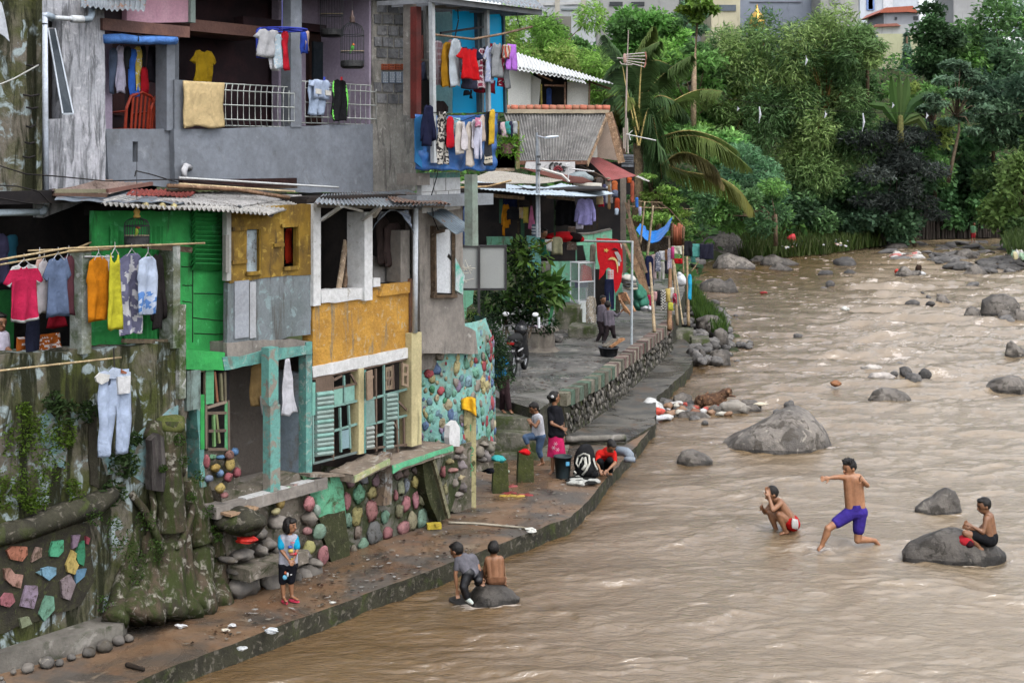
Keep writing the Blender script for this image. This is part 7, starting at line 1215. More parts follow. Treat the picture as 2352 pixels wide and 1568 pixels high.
for a in[(43.6,'narrow',488,708,572,1048,(.014,.018,.055),'long navy blue garment at the left of the upper rod',None),(43.8,'side',548,695,612,975,(.52,.40,.40),'pale pink shirt on the upper rod',None),(43.7,'side',596,668,658,888,(.14,.15,.20),'dark grey patterned shirt on the upper rod','dots'),(43.9,'cloth',638,655,722,765,(.58,.58,.60),'white cloth folded on the upper rod',None),(43.8,'cloth',706,643,748,762,(.28,.14,.07),'brown cloth on the upper rod',None),(44.1,'pants',628,770,704,976,(.55,.54,.50),'cream trousers hanging lower behind the upper rod',None),(43.7,'narrow',732,628,784,872,(.25,.28,.42),'blue plaid shirt at the right of the upper rod','plaid'),(43.6,'narrow',772,608,808,752,(.50,.06,.20),'magenta cloth at the right of the upper rod',None),(44.2,'narrow',700,760,745,910,(.03,.03,.04),'black trousers behind the cream trousers',None),(41.8,'narrow',510,1145,555,1275,(.42,.02,.08),'crimson cloth at the left of the lower rod',None),(41.8,'cloth',573,1108,618,1215,(.55,.32,.32),'pink towel on the lower rod',None),(41.9,'cloth',606,1095,662,1268,(.035,.035,.04),'black cloth on the lower rod',None),(41.7,'cloth',655,1090,716,1318,(.02,.02,.02),'black and white wavy striped cloth on the lower rod','zebra'),(41.8,'cloth',712,1073,768,1230,(.56,.42,.14),'mustard yellow towel on the lower rod',None),(41.9,'cloth',756,1062,808,1190,(.55,.54,.50),'off-white towel on the lower rod',None),(41.7,'narrow',792,1128,834,1252,(.38,.02,.06),'red dotted cloth at the right of the lower rod','dots'),(41.2,'narrow',742,1228,795,1318,(.45,.45,.06),'yellow green rag tied to the thick brown post',None),(51.5,'side',912,545,1012,715,(.02,.02,.025),'black towel hanging over the water','none'),(51.7,'cloth',985,577,1096,725,(.10,.34,.30),'teal towel between the two black towels',None),(51.8,'narrow',1000,700,1045,790,(.10,.32,.28),'teal towel tail hanging lowest',None),(51.6,'cloth',1090,577,1248,752,(.02,.02,.035),'wide black towel at the right end over the water',None),(50,'cloth',780,600,918,692,(.55,.58,.45),'white and green printed towel left of the black towels','stripe'),(42.5,'narrow',962,915,1002,1202,(.03,.38,.62),'bright turquoise strip of cloth on the rightmost post',None),(50.5,'cloth',800,740,905,800,(.50,.01,.015),'red cloth bundle under the green and white towel',None)]:
 garment(FP(a[0]),0,a[1],'E2',*a[2:6],a[6],a[7],a[8],group=G5)
mb=MB();d_=Hz(*q1('E5',378,640),z=ZL+.05);mb.lathe(d_+V((0,.12,0)),[(.13,0),(.14,.1),(.14,.34),(.13,.35),(.12,.32)],14,col=(.075,.055,.045));obj('drum',mb,plain,label='small dark rusty drum holding the front bamboo post',cat='drum')
tb=Hz(1398,818,ZU);t_=thing('basin','wide dark grey plastic tub holding planks on the walkway','basin',tb);mb=MB();mb.lathe(tb,[(.17,0),(.20,.03),(.235,.20),(.255,.205),(.255,.23),(.225,.225),(.19,.06),(.01,.05)],22,cap=False);obj('tub',mb,M('dark_plastic',(.035,.038,.045),(.05,.052,.06),rough=.45,bump=.05),t_,smooth=True)
for k,(a,b_,c,l)in enumerate([((940,500),(1045,435),(1.7,1.1,.7),'brown wooden board in the dark tub'),((905,500),(985,440),(.9,1.0,1.1),'grey plank in the dark tub')]):mb=MB();mb.beam(DQ('C4',*a,tb.y-.1),DQ('C4',*b_,tb.y+.15),.16,.04,col=c);obj('plank',mb,wood,label=l,cat='plank')
mbp=Hz(1178,866,ZU);bk=thing('motorbike','black scooter-style motorbike parked with its tail towards the steps','motorbike',mbp,)
ff=V((.22,.975,0));ss=V((.975,-.22,0))
def K(x,y,z):return mbp+ss*x+ff*y+V((0,0,z))
blk=M('gloss_black',(.018,.018,.02),(.03,.03,.032),rough=.25,bump=0,spec=.6);rub=M('rubber',(.02,.02,.02),rough=.8,bump=.1)
def wheel(y):
 mb=MB();c=K(0,y,.29)
 pts=[c+ff*.24*math.cos(t*.3142)+V((0,0,.24*math.sin(t*.3142)))for t in range(21)];mb.tube(pts,.055,8,cap=False);w=obj('wheel',mb,rub,bk,smooth=True)
 mb=MB();
 for t in range(8):mb.tube([c,c+ff*.2*math.cos(t*.785)+V((0,0,.2*math.sin(t*.785)))],.012,4)
 mb.tube([c+ff*.19*math.cos(t*.3142)+V((0,0,.19*math.sin(t*.3142)))for t in range(21)],.018,5,cap=False);mb.tube([c-ss*.06,c+ss*.06],.04,8);obj('rim',mb,metalm,w)
wheel(0.0);wheel(1.2)
mb=MB();mb.cap(K(0,-.12,.78),K(0,.28,.70),.10,.14);mb.cap(K(0,.28,.66),K(0,.62,.40),.15,.10);mb.cap(K(0,.62,.34),K(0,.95,.36),.12,.10);mb.cap(K(0,.98,.40),K(0,.85,.95),.15,.13);mb.cap(K(0,.84,.95),K(0,.95,1.05),.16,.10);mb.cap(K(0,1.2,.62),K(0,1.0,.6),.09,.07);mb.cap(K(-.1,-.18,.82),K(-.1,.3,.72),.03,.05);mb.cap(K(.1,-.18,.82),K(.1,.3,.72),.03,.05);obj('body',mb,blk,bk,smooth=True)
mb=MB();mb.cap(K(0,-.12,.86),K(0,.5,.80),.10,.12);obj('seat',mb,rub,bk,smooth=True)
mb=MB();mb.cap(K(.13,.25,.32),K(.15,-.18,.42),.035,.055);mb.tube([K(.12,.25,.32),K(.1,.6,.3)],.02,6);obj('exhaust',mb,M('exhaust_grey',(.12,.12,.12),(.3,.3,.3),rough=.35,metal=.6,bump=0),bk,smooth=True)
mb=MB();mb.tube([K(-.36,.78,1.02),K(-.15,.86,1.06),K(.15,.86,1.06),K(.36,.78,1.02)],.018,7);obj('handlebar',mb,blk,bk)
for s_ in(-1,1):
 m_=MB();m_.tube([K(s_*.22,.84,1.05),K(s_*.32,.80,1.25)],.009,5);arm=obj('mirror_arm',m_,blk,bk)
 m_=MB();m_.ell(K(s_*.34,.79,1.30),(.075,.015,.05),n=14,col=(.82,.84,.86));obj('mirror',m_,plain,arm,smooth=True)
mb=MB();mb.box(K(0,-.24,.77),(.16,.03,.05),rz=-.22,col=(.35,.01,.01));obj('tail_light',mb,plain,bk)
mb=MB();mb.box(K(0,-.28,.62),(.25,.012,.13),rz=-.22,col=(.02,.02,.022));npq=obj('number_plate',mb,plain,bk);text('plate_text','B 166 BA',K(0,-.295,.60),.058,wtx,npq,rz=-.22)
mb=MB();mb.tube([K(-.1,.3,.25),K(-.25,.25,.0)],.012,5);mb.tube([K(.1,.3,.25),K(.12,.2,.0)],.012,5);obj('stand',mb,blk,bk);mb=MB();mb.cap(K(0,-.2,.55),K(0,-.32,.40),.07,.05);obj('mudguard',mb,rub,bk,smooth=True)
mb=MB();mb.box(K(-.14,.1,.60),(.012,.5,.03),rz=-.22,col=(.6,.6,.6));mb.box(K(.155,.1,.60),(.012,.5,.03),rz=-.22,col=(.6,.6,.6));obj('trim',mb,plain,bk)
skin=M('skin',(.30,.145,.075),(.25,.115,.058),None,sc_=6,rough=.55,bump=.05,attr=True,spec=.35)
hairm=M('hair',(.012,.010,.009),(.02,.017,.015),sc_=30,rough=.45,bump=.6,bs=60)
def remesh(o,vx,sm_=3):
 m=o.modifiers.new('remesh','REMESH');m.mode='VOXEL';m.voxel_size=vx;m.use_smooth_shade=True
 m=o.modifiers.new('smooth','SMOOTH');m.factor=.5;m.iterations=sm_
def person(label,c,Y,J,s,face,hs=None,wear=(),hair='short',tone=1.0,hands=True,vx=.010,feet=True,cat='person',group=None):
 if not hs:hs=s*1.0
 def g(k):
  v_=J[k];x,y=q1(c,v_[0],v_[1])if c else v_[:2];return Dp(x,y,Y+(v_[2]if len(v_)>2 else 0))
 P={k:g(k)for k in J};base=V((P['pe'].x,P['pe'].y,min(p.z for p in P.values())-.02));t=thing('person',label,cat,base,group)
 fv=V(face).normalized();up=V((0,0,1));rt=fv.cross(up).normalized();uu=rt.cross(fv).normalized();HM=Matrix((rt,fv,uu)).transposed();H=P['hd']
 mb=MB();e=.022*s
 shL=P['shL'].lerp(P['nk'],.18);shR=P['shR'].lerp(P['nk'],.18)
 def torso(mb,i):
  mb.cap(P['nk'].lerp(P['pe'],.10),P['pe'],.080*s+i,.092*s+i,12)
  for a,b_ in((shL,P['hpL']),(shR,P['hpR'])):mb.cap(a.lerp(b_,.06),b_.lerp(a,.08),.062*s+i,.078*s+i,12)
  mb.cap(shL,shR,.058*s+i,.058*s+i,12);mb.cap(P['hpL'],P['hpR'],.088*s+i,.088*s+i,12)
 torso(mb,0)
 mb.cap(P['nk']-V((0,0,.03*s)),H-uu*.05*hs-fv*.01*hs,.052*s,.046*hs)
 mb.ell(H+uu*.018*hs,(.074*hs,.092*hs,.098*hs),HM,14,10);mb.ell(H-uu*.045*hs+fv*.018*hs,(.055*hs,.066*hs,.062*hs),HM,12,8)
 mb.cap(H+fv*.078*hs+uu*.012*hs,H+fv*.100*hs-uu*.020*hs,.010*hs,.016*hs,8);mb.cap(H+fv*.074*hs-uu*.05*hs-rt*.018*hs,H+fv*.074*hs-uu*.05*hs+rt*.018*hs,.011*hs,.011*hs,8)
 for k in(-1,1):mb.ell(H+rt*.078*hs*k-uu*.005*hs-fv*.005*hs,(.010*hs,.020*hs,.030*hs),HM,8,6)
 def hand(w,el,a):
  d=(w-el).normalized();x=d.cross(V((.2,-1,.3))).normalized();n_=x.cross(d).normalized();pc=w+d*.045*s
  mb.ell(pc,(.038*s,.045*s,.016*s),Matrix((x,d,n_)).transposed(),10,7);mb.cap(w,w+d*.02*s,.022*s,.024*s)
  if not hands:mb.cap(pc+d*.03*s,pc+d*.08*s+n_*.02*s,.028*s,.02*s);return
  for i,(o_,l)in enumerate(((-.028,.062),(-.010,.072),(.009,.068),(.027,.052))):
   r0=pc+d*.036*s+x*o_*s;r1=r0+d*l*.5*s+n_*.012*s+x*o_*.25*s;mb.cap(r0,r1,.0095*s,.009*s,6);mb.cap(r1,r1+d*l*.38*s+n_*.028*s,.009*s,.0075*s,6)
  r0=w+d*.02*s-x*.03*s;r1=r0-x*.03*s+d*.03*s+n_*.01*s;mb.cap(r0,r1,.012*s,.010*s,6);mb.cap(r1,r1+d*.028*s-x*.004*s,.010*s,.008*s,6)
 for a in 'LR':
  if 'el'+a in P:
   mb.cap(P['sh'+a],P['el'+a],.045*s,.034*s);mb.cap(P['el'+a],P['el'+a].lerp(P['ha'+a],.35),.034*s,.034*s);mb.cap(P['el'+a].lerp(P['ha'+a],.35),P['ha'+a],.034*s,.022*s);hand(P['ha'+a],P['el'+a],a)
  if 'kn'+a in P:
   k_,an=P['kn'+a],P['an'+a];mb.cap(P['hp'+a],k_,.082*s,.050*s);mb.ell(k_,(.052*s,)*3,n=10);mid=k_.lerp(an,.3);bk=(P['hp'+a]+an)/2-k_;bk=bk.normalized()*.012*s if bk.length>.03 else V((0,.01,0))
   mb.cap(k_,mid+bk,.047*s,.052*s);mb.cap(mid+bk,an,.052*s,.030*s)
   if feet and 'to'+a in P:
    to=P['to'+a];d=(to-an);mb.cap(an-d.normalized()*.02*s-V((0,0,.012*s)),to,.034*s,.022*s);x=d.cross(up);x=x.normalized()if x.length>1e-4 else rt
    for j in range(5):p=to+x*(j-2)*.014*s;mb.cap(p-d.normalized()*.02*s,p+d.normalized()*(.03-.003*abs(j-1))*s,.012*s,.009*s,6)
 for i in range(len(mb.c)):mb.c[i]=(tone,tone*.98,tone*.96)
 mb.col=True;b=obj('body',mb,skin,t,smooth=True);b.data.attributes
 b.data.materials.clear();key='skin_%02d'%int(tone*10);b.data.materials.append(M(key,(.30*tone,.145*tone,.075*tone),(.25*tone,.115*tone,.058*tone),sc_=6,rough=.38,bump=.12,spec=.5));remesh(b,vx,3)
 hb=MB();hc=H+uu*.030*hs-fv*.022*hs;hb.ell(hc,(.086*hs,.090*hs,.096*hs),HM,16,12,nzs=.05,seed=s*9)
 hb.ell(H+uu*.085*hs+fv*.035*hs,(.062*hs,.050*hs,.032*hs),HM,12,8,nzs=.15,seed=2)
 if hair in('spiky',):
  for k in range(16):a=k*.4;p=H+uu*.10*hs+rt*.06*hs*math.cos(a)+fv*(.06*hs*math.sin(a));hb.cap(p-uu*.02*hs,p+uu*.03*hs+rt*.02*hs*math.cos(a)+fv*.02*hs*math.sin(a*3),.018*hs,.006*hs,5)
 if hair=='bob':
  hb.ell(H-fv*.03*hs-uu*.02*hs,(.098*hs,.085*hs,.105*hs),HM,16,12);hb.ell(H+uu*.07*hs+fv*.055*hs,(.070*hs,.035*hs,.035*hs),HM,12,8)
  for k in(-1,1):hb.cap(H+rt*.082*hs*k+uu*.03*hs+fv*.02*hs,H+rt*.085*hs*k-uu*.085*hs,.024*hs,.018*hs)
 if hair=='bun':hb.ell(H-fv*.11*hs+uu*.03*hs,(.045*hs,.04*hs,.045*hs),HM,12,8);hb.cap(H-fv*.07*hs,H-fv*.08*hs-uu*.05*hs,.05*hs,.03*hs)
 h=obj('hair',hb,hairm,t,smooth=True);remesh(h,vx*.9,2)
 eb=MB()
 for k in(-1,1):
  eb.ell(H+rt*.030*hs*k+fv*.083*hs+uu*.008*hs,(.013*hs,.006*hs,.006*hs),HM,8,6,col=(.02,.015,.012));eb.beam(H+rt*.018*hs*k+fv*.088*hs+uu*.028*hs,H+rt*.044*hs*k+fv*.079*hs+uu*.030*hs,.006*hs,.008*hs,col=(.015,.01,.01))
 obj('eyes',eb,plain,t)
 eb=MB();eb.cap(H+fv*.084*hs-uu*.050*hs-rt*.018*hs,H+fv*.084*hs-uu*.050*hs+rt*.018*hs,.006*hs,.006*hs,6,col=(.20,.06,.05));obj('lips',eb,plain,t)
 for w in wear:
  k=w[0];mt=w[1];mb=MB()
  if k in('shirt','tank'):
   torso(mb,.016*s)
   if k=='shirt':
    fr=w[2]
    for a in 'LR':
     if 'el'+a in P:
      mb.cap(P['sh'+a],P['sh'+a].lerp(P['el'+a],min(1,fr)),.060*s,.052*s)
      if fr>1:mb.cap(P['el'+a],P['el'+a].lerp(P['ha'+a],fr-1),.050*s,.036*s)
    mb.cap(P['nk']+V((0,0,-.03*s)),P['nk'].lerp(P['pe'],.2),.06*s,.09*s)
  if k in('shorts','trousers'):
   mb.cap(P['hpL'],P['hpR'],.106*s,.106*s,12);mb.cap(P['pe'].lerp(P['nk'],.05),P['pe'],.100*s,.104*s,12);fr=w[2]
   for a in 'LR':
    if 'kn'+a in P:
     mb.cap(P['hp'+a],P['hp'+a].lerp(P['kn'+a],min(1,fr)),.100*s,(.100-.030*min(1,fr))*s,12)
     if fr>1:mb.cap(P['kn'+a],P['kn'+a].lerp(P['an'+a],fr-1),.072*s,.058*s,12)
  if k=='skirt':
   kk=(P['knL']+P['knR'])/2;L_=P['pe'].lerp(P['nk'],.1);n_=20;rows=[]
   mb.grid(lambda u,v:(L_.lerp(kk+V((0,0,-.06*s)),v))+V((math.cos(u*6.2832),.8*math.sin(u*6.2832),0))*s*(.125+.05*v+.012*math.sin(u*38)*v),28,12)
  if k=='sandals':
   for a in 'LR':
    if 'to'+a in P:
     d=(P['to'+a]-P['an'+a]);d.z=0;d=d.normalized()if d.length>1e-3 else V((1,0,0));x=V((-d.y,d.x,0));m_=V((P['an'+a].x,P['an'+a].y,P['to'+a].z-.025*s))+d*.05*s
     ring=[m_+d*math.cos(q_*.5236)*.125*s+x*math.sin(q_*.5236)*.046*s for q_ in range(12)];mb.prism(ring,V((0,0,-.018)))
     mb.beam(m_+d*.05*s+V((0,0,.035*s)),m_-x*.045*s,.012,.006);mb.beam(m_+d*.05*s+V((0,0,.035*s)),m_+x*.045*s,.012,.006)
   obj('sandals',mb,mt,t);continue
  if k=='shoe':
   for a in w[2]:d=P['to'+a]-P['an'+a];mb.cap(P['an'+a],P['to'+a],.045*s,.035*s)
  o=obj({'tank':'vest','shoe':'shoes'}.get(k,k),mb,mt,t,smooth=True)
  if k!='skirt':remesh(o,vx*1.1,2)
 return t,P,fv,rt,uu
CM=lambda n_,c,**k:M(n_,c,tuple(x*.75 for x in c),None,sc_=7,rough=k.get('rough',.9),bump=.5,bs=12,bd=.03,spec=k.get('spec',.15))
tp_,P_,fv_,rt_,uu_=person('small girl with a black bob in a grey and cyan t-shirt standing on the walkway','C6',18.55,dict(hd=(748,455),nk=(742,545),shL=(672,565),shR=(790,562,.05),elL=(668,665,-.05),haL=(735,755,-.14),elR=(808,665,-.02),haR=(775,750,-.12),pe=(728,775),hpL=(692,800),hpR=(768,798),knL=(680,950),knR=(752,945),anL=(690,1080),anR=(762,1068),toL=(712,1112,-.08),toR=(812,1098,-.05)),.72,(.85,-.50,-.02),.92,[('shirt',CM('grey_tee',(.40,.40,.46)),.05),('shorts',CM('black_shorts',(.012,.012,.018)),.92),('sandals',M('pink_rubber',(.60,.05,.10),rough=.5),1)],'bob',1.0)
mb=MB()
for a,b_ in(('shL','elL'),('shR','elR')):mb.cap(P_[a],P_[a].lerp(P_[b_],.72),.050,.050)
o=obj('sleeves',mb,CM('cyan_sleeve',(.01,.33,.55)),tp_,smooth=True);remesh(o,.01,2)
mb=MB();
for(x,y,rx,ry,c)in[(748,640,22,16,(.06,.12,.40)),(752,672,24,20,(.55,.42,.10)),(765,700,28,14,(.35,.10,.08)),(770,745,18,10,(.60,.45,.05)),(795,700,10,14,(.5,.03,.05)),(770,600,20,4,(.5,.15,.2))]:mb.ell(DQ('C6',x,y,18.46),(rx/2.24*.588/177,.035,ry/2.24*.588/177),col=c)
for(x,y,rx,ry,c)in[(705,865,12,14,(.45,.12,.05)),(700,905,20,22,(.15,.45,.65)),(725,880,10,20,(.6,.65,.7)),(755,880,10,4,(.6,.6,.6))]:mb.ell(DQ('C6',x,y,18.47),(rx/2.24*.588/177,.025,ry/2.24*.588/177),col=c)
obj('printed_motif',mb,plain,tp_)
person('boy in a grey t-shirt and wet black trousers bending over beside the low rock','C7',19.25,dict(hd=(403,440),nk=(455,490),shL=(412,525,-.05),shR=(548,500,.1),elL=(392,640,-.08),haL=(405,770,-.08),elR=(590,575,.05),haR=(608,665,.02),pe=(540,625),hpL=(500,628,-.06),hpR=(578,632,.08),knL=(462,745,-.12),anL=(492,850,-.1),toL=(530,882,-.16),knR=(590,690,-.1),anR=(580,715,.12),toR=(625,712,.0)),.84,(-.80,.45,-.40),.98,[('shirt',CM('wet_grey_tee',(.15,.145,.165)),.55),('trousers',CM('wet_black',(.010,.010,.013),rough=.35,spec=.5),1.85),('shoe',CM('pale_shoe',(.55,.60,.55)),'L')],'short',.9)
person('small boy seen from behind sitting on the low rock in brown swim shorts','C7',19.45,dict(hd=(718,425),nk=(722,492),shL=(662,512),shR=(785,508),elL=(640,610,.03),haL=(636,680,.08),elR=(802,602,.05),haR=(806,665,.12),pe=(733,680),hpL=(700,690),hpR=(770,690),knL=(655,668,.34),knR=(800,665,.34),anL=(650,712,.25),anR=(812,722,.20),toL=(640,718,.32),toR=(818,735,.28)),.78,(.05,1,.0),.95,[('shorts',CM('brown_shorts',(.16,.075,.04)),.3)],'short',1.05)
person('teenage boy in purple shorts leaping through the shallow river with arms out','C8',22.0,dict(hd=(1015,250),nk=(1045,312),shL=(988,322,-.02),shR=(1092,325),elL=(925,318,-.1),haL=(862,325,-.12),elR=(1152,382,-.05),haR=(1112,345,-.2),pe=(1062,560),hpL=(1030,590),hpR=(1098,590),knL=(852,712,-.12),anL=(803,840,-.1),toL=(782,868,-.12),knR=(1078,800,.0),anR=(1215,805,.10),toR=(1268,868,.1)),1.12,(-.88,-.45,-.22),1.16,[('shorts',CM('purple_shorts',(.050,.030,.25)),.62)],'spiky',1.35)
person('boy in red trunks squatting in the river with one hand over his face','C8',22.9,dict(hd=(420,450),nk=(462,500),shL=(418,530,.16),shR=(490,520,-.14),elL=(368,588,.14),haL=(350,560,.05),elR=(428,572,-.26),haR=(400,470,-.14),pe=(578,660),hpL=(560,672,.10),hpR=(585,678,-.10),knL=(405,590,.14),anL=(455,725,.12),toL=(430,748,.12),knR=(472,605,-.17),anR=(528,738,-.14),toR=(490,752,-.15)),1.08,(-.95,-.25,-.28),1.12,[('shorts',CM('red_trunks',(.48,.012,.012)),.25)],'short',1.0)
mb=MB();
for k in range(4):mb.ell(Dp(*q1('C8',582+k*11,672+k*3),22.66),(.022,.03,.085),col=(.62,.6,.58))
obj('trunks_stripes',mb,plain,tp_)if False else tag(obj('white_stripes',mb,plain,[o_ for o_ in COLL.objects if o_.get('label','').startswith('boy in red trunks')][0]))
sb_,Ps,_,_,_=person('boy in black shorts and flip-flops sitting on the smooth rock at the right','C8',21.45,dict(hd=(2045,540),nk=(2080,606),shL=(2098,640,.12),shR=(2065,645,-.12),elL=(2000,735,.12),haL=(1930,712,.08),elR=(2040,742,-.16),haR=(1958,698,-.12),pe=(2102,775),hpL=(2100,795,.1),hpR=(2080,800,-.08),knL=(1905,800,.1),anL=(1955,858,.08),toL=(1925,872,.06),knR=(1902,748,-.14),anR=(2020,868,-.12),toR=(1965,888,-.16)),1.0,(-.96,-.15,-.22),1.08,[('shorts',CM('black_trunks',(.014,.014,.016)),.62),('sandals',M('white_rubber',(.62,.62,.62),rough=.5),1)],'short',.85)
mb=MB();mb.ell(DQ('C8',1905,812,21.35),(.13,.12,.09),n=12,col=(.42,.02,.03),nzs=.2,seed=3);mb.ell(DQ('C8',1930,830,21.28),(.07,.08,.06),n=10,col=(.04,.01,.015),nzs=.2,seed=5);obj('cloth',mb,cloth,label='crumpled red and black cloth under the seated boy at the right',cat='cloth',smooth=True)
person('woman in a loose black shirt and pink flowered skirt watching by the bucket','C4',26.05,dict(hd=(522,890),nk=(522,955),shL=(488,985,.05),shR=(560,990,.0),elL=(500,1085,-.16),haL=(562,1112,-.12),elR=(585,1085,.08),haR=(585,1140,.05),pe=(532,1150),hpL=(512,1165),hpR=(560,1165),knL=(512,1310),anL=(505,1445),toL=(488,1468,-.06),knR=(562,1310,.1),anR=(552,1430,.12),toR=(580,1445,.05)),.96,(.85,.45,.05),1.05,[('shirt',CM('black_shirt',(.014,.014,.018)),.75),('skirt',CM('pink_skirt',(.62,.025,.13)),1)],'bun',.95)
person('boy in a white vest and rolled jeans stepping onto the mossy stone post','C4',26.8,dict(hd=(366,970),nk=(388,1022),shL=(368,1045,.08),shR=(412,1045,-.08),elL=(345,1110,.05),haL=(340,1082,0),elR=(378,1110,-.15),haR=(352,1085,-.12),pe=(398,1165),hpL=(380,1178,.03),hpR=(418,1180,-.03),knL=(300,1190,-.05),anL=(325,1278,-.08),toL=(308,1300,-.12),knR=(402,1290),anR=(430,1385,.05),toR=(392,1405,0)),.86,(-.85,-.3,-.42),.98,[('tank',CM('white_vest',(.58,.58,.62))),('trousers',CM('blue_jeans',(.10,.16,.27)),1.45)],'short',.9)
person('woman in a red t-shirt crouching to wash clothes at the edge','C4',25.9,dict(hd=(958,1262,-.1),nk=(925,1292),shL=(858,1318,.02),shR=(975,1318,.02),elL=(845,1385,-.12),haL=(868,1438,-.22),elR=(985,1388,-.12),haR=(930,1440,-.24),pe=(890,1400,.22),hpL=(865,1410,.20),hpR=(925,1410,.20),knL=(870,1378,-.12),anL=(885,1465,.05),toL=(885,1478,-.05),knR=(945,1368,-.12),anR=(950,1462,.05),toR=(950,1475,-.05)),.95,(.30,-.75,-.75),1.0,[('shirt',CM('red_tee',(.60,.018,.014)),.7),('trousers',CM('black_leggings',(.012,.012,.014)),1.8)],'bun',1.05)
person('person in brown trousers half hidden by the bush on the steps','C4',28.3,dict(hd=(35,545),nk=(60,600),shL=(30,630),shR=(100,640),elL=(20,700),haL=(60,740),elR=(110,700),haR=(90,750),pe=(115,720),hpL=(100,735),hpR=(140,735),knL=(125,850),anL=(120,975,.15),toL=(140,1000),knR=(155,850),anR=(175,975),toR=(195,1000,-.08)),.95,(-.7,-.5,-.5),1.0,[('shirt',CM('blue_shirt',(.02,.22,.50)),.8),('trousers',CM('brown_trousers',(.045,.025,.028)),1.95)],'short',.9,hands=False)
UG='schoolboys in grey uniforms on the upper walkway'
person('schoolboy in grey uniform partly hidden behind his friend on the upper walkway','C4',37.9,dict(hd=(893,138),nk=(890,180),shL=(862,198),shR=(918,198),elL=(858,250),haL=(868,290),elR=(915,250),haR=(905,285),pe=(880,300),hpL=(866,308),hpR=(896,308),knL=(880,385,-.05),anL=(848,452),toL=(868,470,-.05),knR=(905,385),anR=(895,450),toR=(905,468,-.1)),.80,(.5,-.8,-.1),.98,[('shirt',CM('uniform_grey',(.16,.14,.17)),1.7),('trousers',CM('uniform_brown',(.035,.025,.028)),1.95),('shoe',CM('dark_shoe',(.03,.03,.03)),'LR')],'short',.85,group=UG,hands=False)
person('schoolboy in grey uniform pointing with his right arm on the upper walkway','C4',37.4,dict(hd=(930,180),nk=(935,222),shL=(902,240),shR=(970,240),elL=(905,292),haL=(915,330),elR=(1002,262,-.05),haR=(1034,228,-.1),pe=(942,335),hpL=(925,340),hpR=(962,340),knL=(920,400),anL=(900,452),toL=(892,470,-.1),knR=(972,395),anR=(985,440,.1),toR=(995,452,0)),.80,(.3,.9,.0),.98,[('shirt',CM('uniform_grey',(.16,.14,.17)),1.7),('trousers',CM('uniform_brown',(.035,.025,.028)),1.95),('shoe',CM('dark_shoe',(.03,.03,.03)),'LR')],'short',.85,group=UG)
person('person in a green shirt sitting behind the turquoise wall end','E1',35.9,dict(hd=(1018,975),nk=(1010,1060),shL=(970,1100),shR=(1075,1090),elL=(965,1180),haL=(990,1230),elR=(1085,1180),haR=(1050,1220),pe=(1020,1260),hpL=(995,1270),hpR=(1050,1270)),.95,(.7,-.6,-.2),1.05,[('shirt',CM('green_shirt',(.02,.13,.08)),.7),('shorts',CM('uniform_brown',(.035,.025,.028)),.5)],'short',.8,hands=False)
person('child in a green and white shirt and red shorts standing far upstream in the river','E4',99,dict(hd=(1698,85),nk=(1690,112),shL=(1655,125),shR=(1710,125),elL=(1648,170),haL=(1655,205),elR=(1716,170),haR=(1720,205),pe=(1682,200),hpL=(1670,205),hpR=(1696,205),knL=(1670,262),anL=(1668,320),toL=(1665,340,-.1),knR=(1702,262),anR=(1705,310),toR=(1708,330,-.1)),.95,(.3,-.9,0),1.1,[('shirt',CM('far_green',(.12,.26,.14)),.7),('shorts',CM('red_shorts',(.40,.03,.04)),.9)],'short',1.1,hands=False,vx=.02)
person('person in a white shirt sitting in the porch at the far left edge','B1',16.9,dict(hd=(-5,1370),nk=(-20,1455),shL=(-95,1480),shR=(40,1490),elL=(-110,1580),haL=(-30,1640,-.2),elR=(60,1590),haR=(110,1640,-.2),pe=(-30,1680),hpL=(-70,1690),hpR=(10,1690)),.95,(.8,-.6,-.1),1.05,[('shirt',CM('white_shirt',(.55,.52,.62)),.8),('shorts',CM('brown_dark',(.06,.035,.03)),.4)],'short',.9,hands=False)
wp=[o_ for o_ in COLL.objects if o_.get('label','').startswith('woman in a loose black')][0]
mb=MB()
for cx_,cy_ in((530,1240),(515,1270),(545,1285)):
 for k in range(6):a=k*1.047;mb.beam(DQ('C4',cx_,cy_,25.86),Dp(*q1('C4',cx_+16*math.cos(a),cy_+16*math.sin(a)),25.86),.012,.006,col=(.6,.45,.5))
obj('flower_print',mb,plain,wp)
mb=MB();mb.ell(DQ('C4',505,880,25.93),(.03,.02,.03),col=(.5,.5,.5));obj('hair_clip',mb,plain,wp)
def post_(px,py,w,h,l,rz=.1):
 p=Hz(px,py,ZL);mb=MB();mb.grid(lambda u,v:p+Matrix.Rotation(rz,3,'Z')@V(([-w,w,w,-w,-w][int(round(u*4))],[-w,-w,w,w,-w][int(round(u*4))],0))*(1-.12*v)+V((0,0,h*v)),4,5);mb.box(p+V((0,0,h)),(w*1.7,w*1.7,.03),rz=rz);return obj('stone_post',mb,M('moss_post',(.075,.085,.025),(.045,.05,.02),(.14,.13,.09),sc_=5,c3t=.62,bump=1.,bs=14,rough=1.),label=l,cat='post')
post_(*q1('C4',297,1522),.145,.50,'mossy square stone post with a red cloth on top');post_(*q1('C3',1240,1275),.14,.50,'mossy square stone post with a turquoise cloth on top')
def crump(c,x,y,Y,r,col,l,name='cloth',cat='cloth',rz=None,mat=None,seed=1):
 mb=MB();mb.ell(Dp(*q1(c,x,y),Y),r,n=14,k=9,col=col,nzs=.35,seed=seed+x);mb.ell(Dp(*q1(c,x,y),Y)+V((r[0]*.5,-.02,-r[2]*.5)),(r[0]*.6,r[1]*.7,r[2]*.8),n=12,k=8,col=tuple(v_*.8 for v_ in col),nzs=.35,seed=seed+y);return obj(name,mb,mat or cloth,label=l,cat=cat,smooth=True)
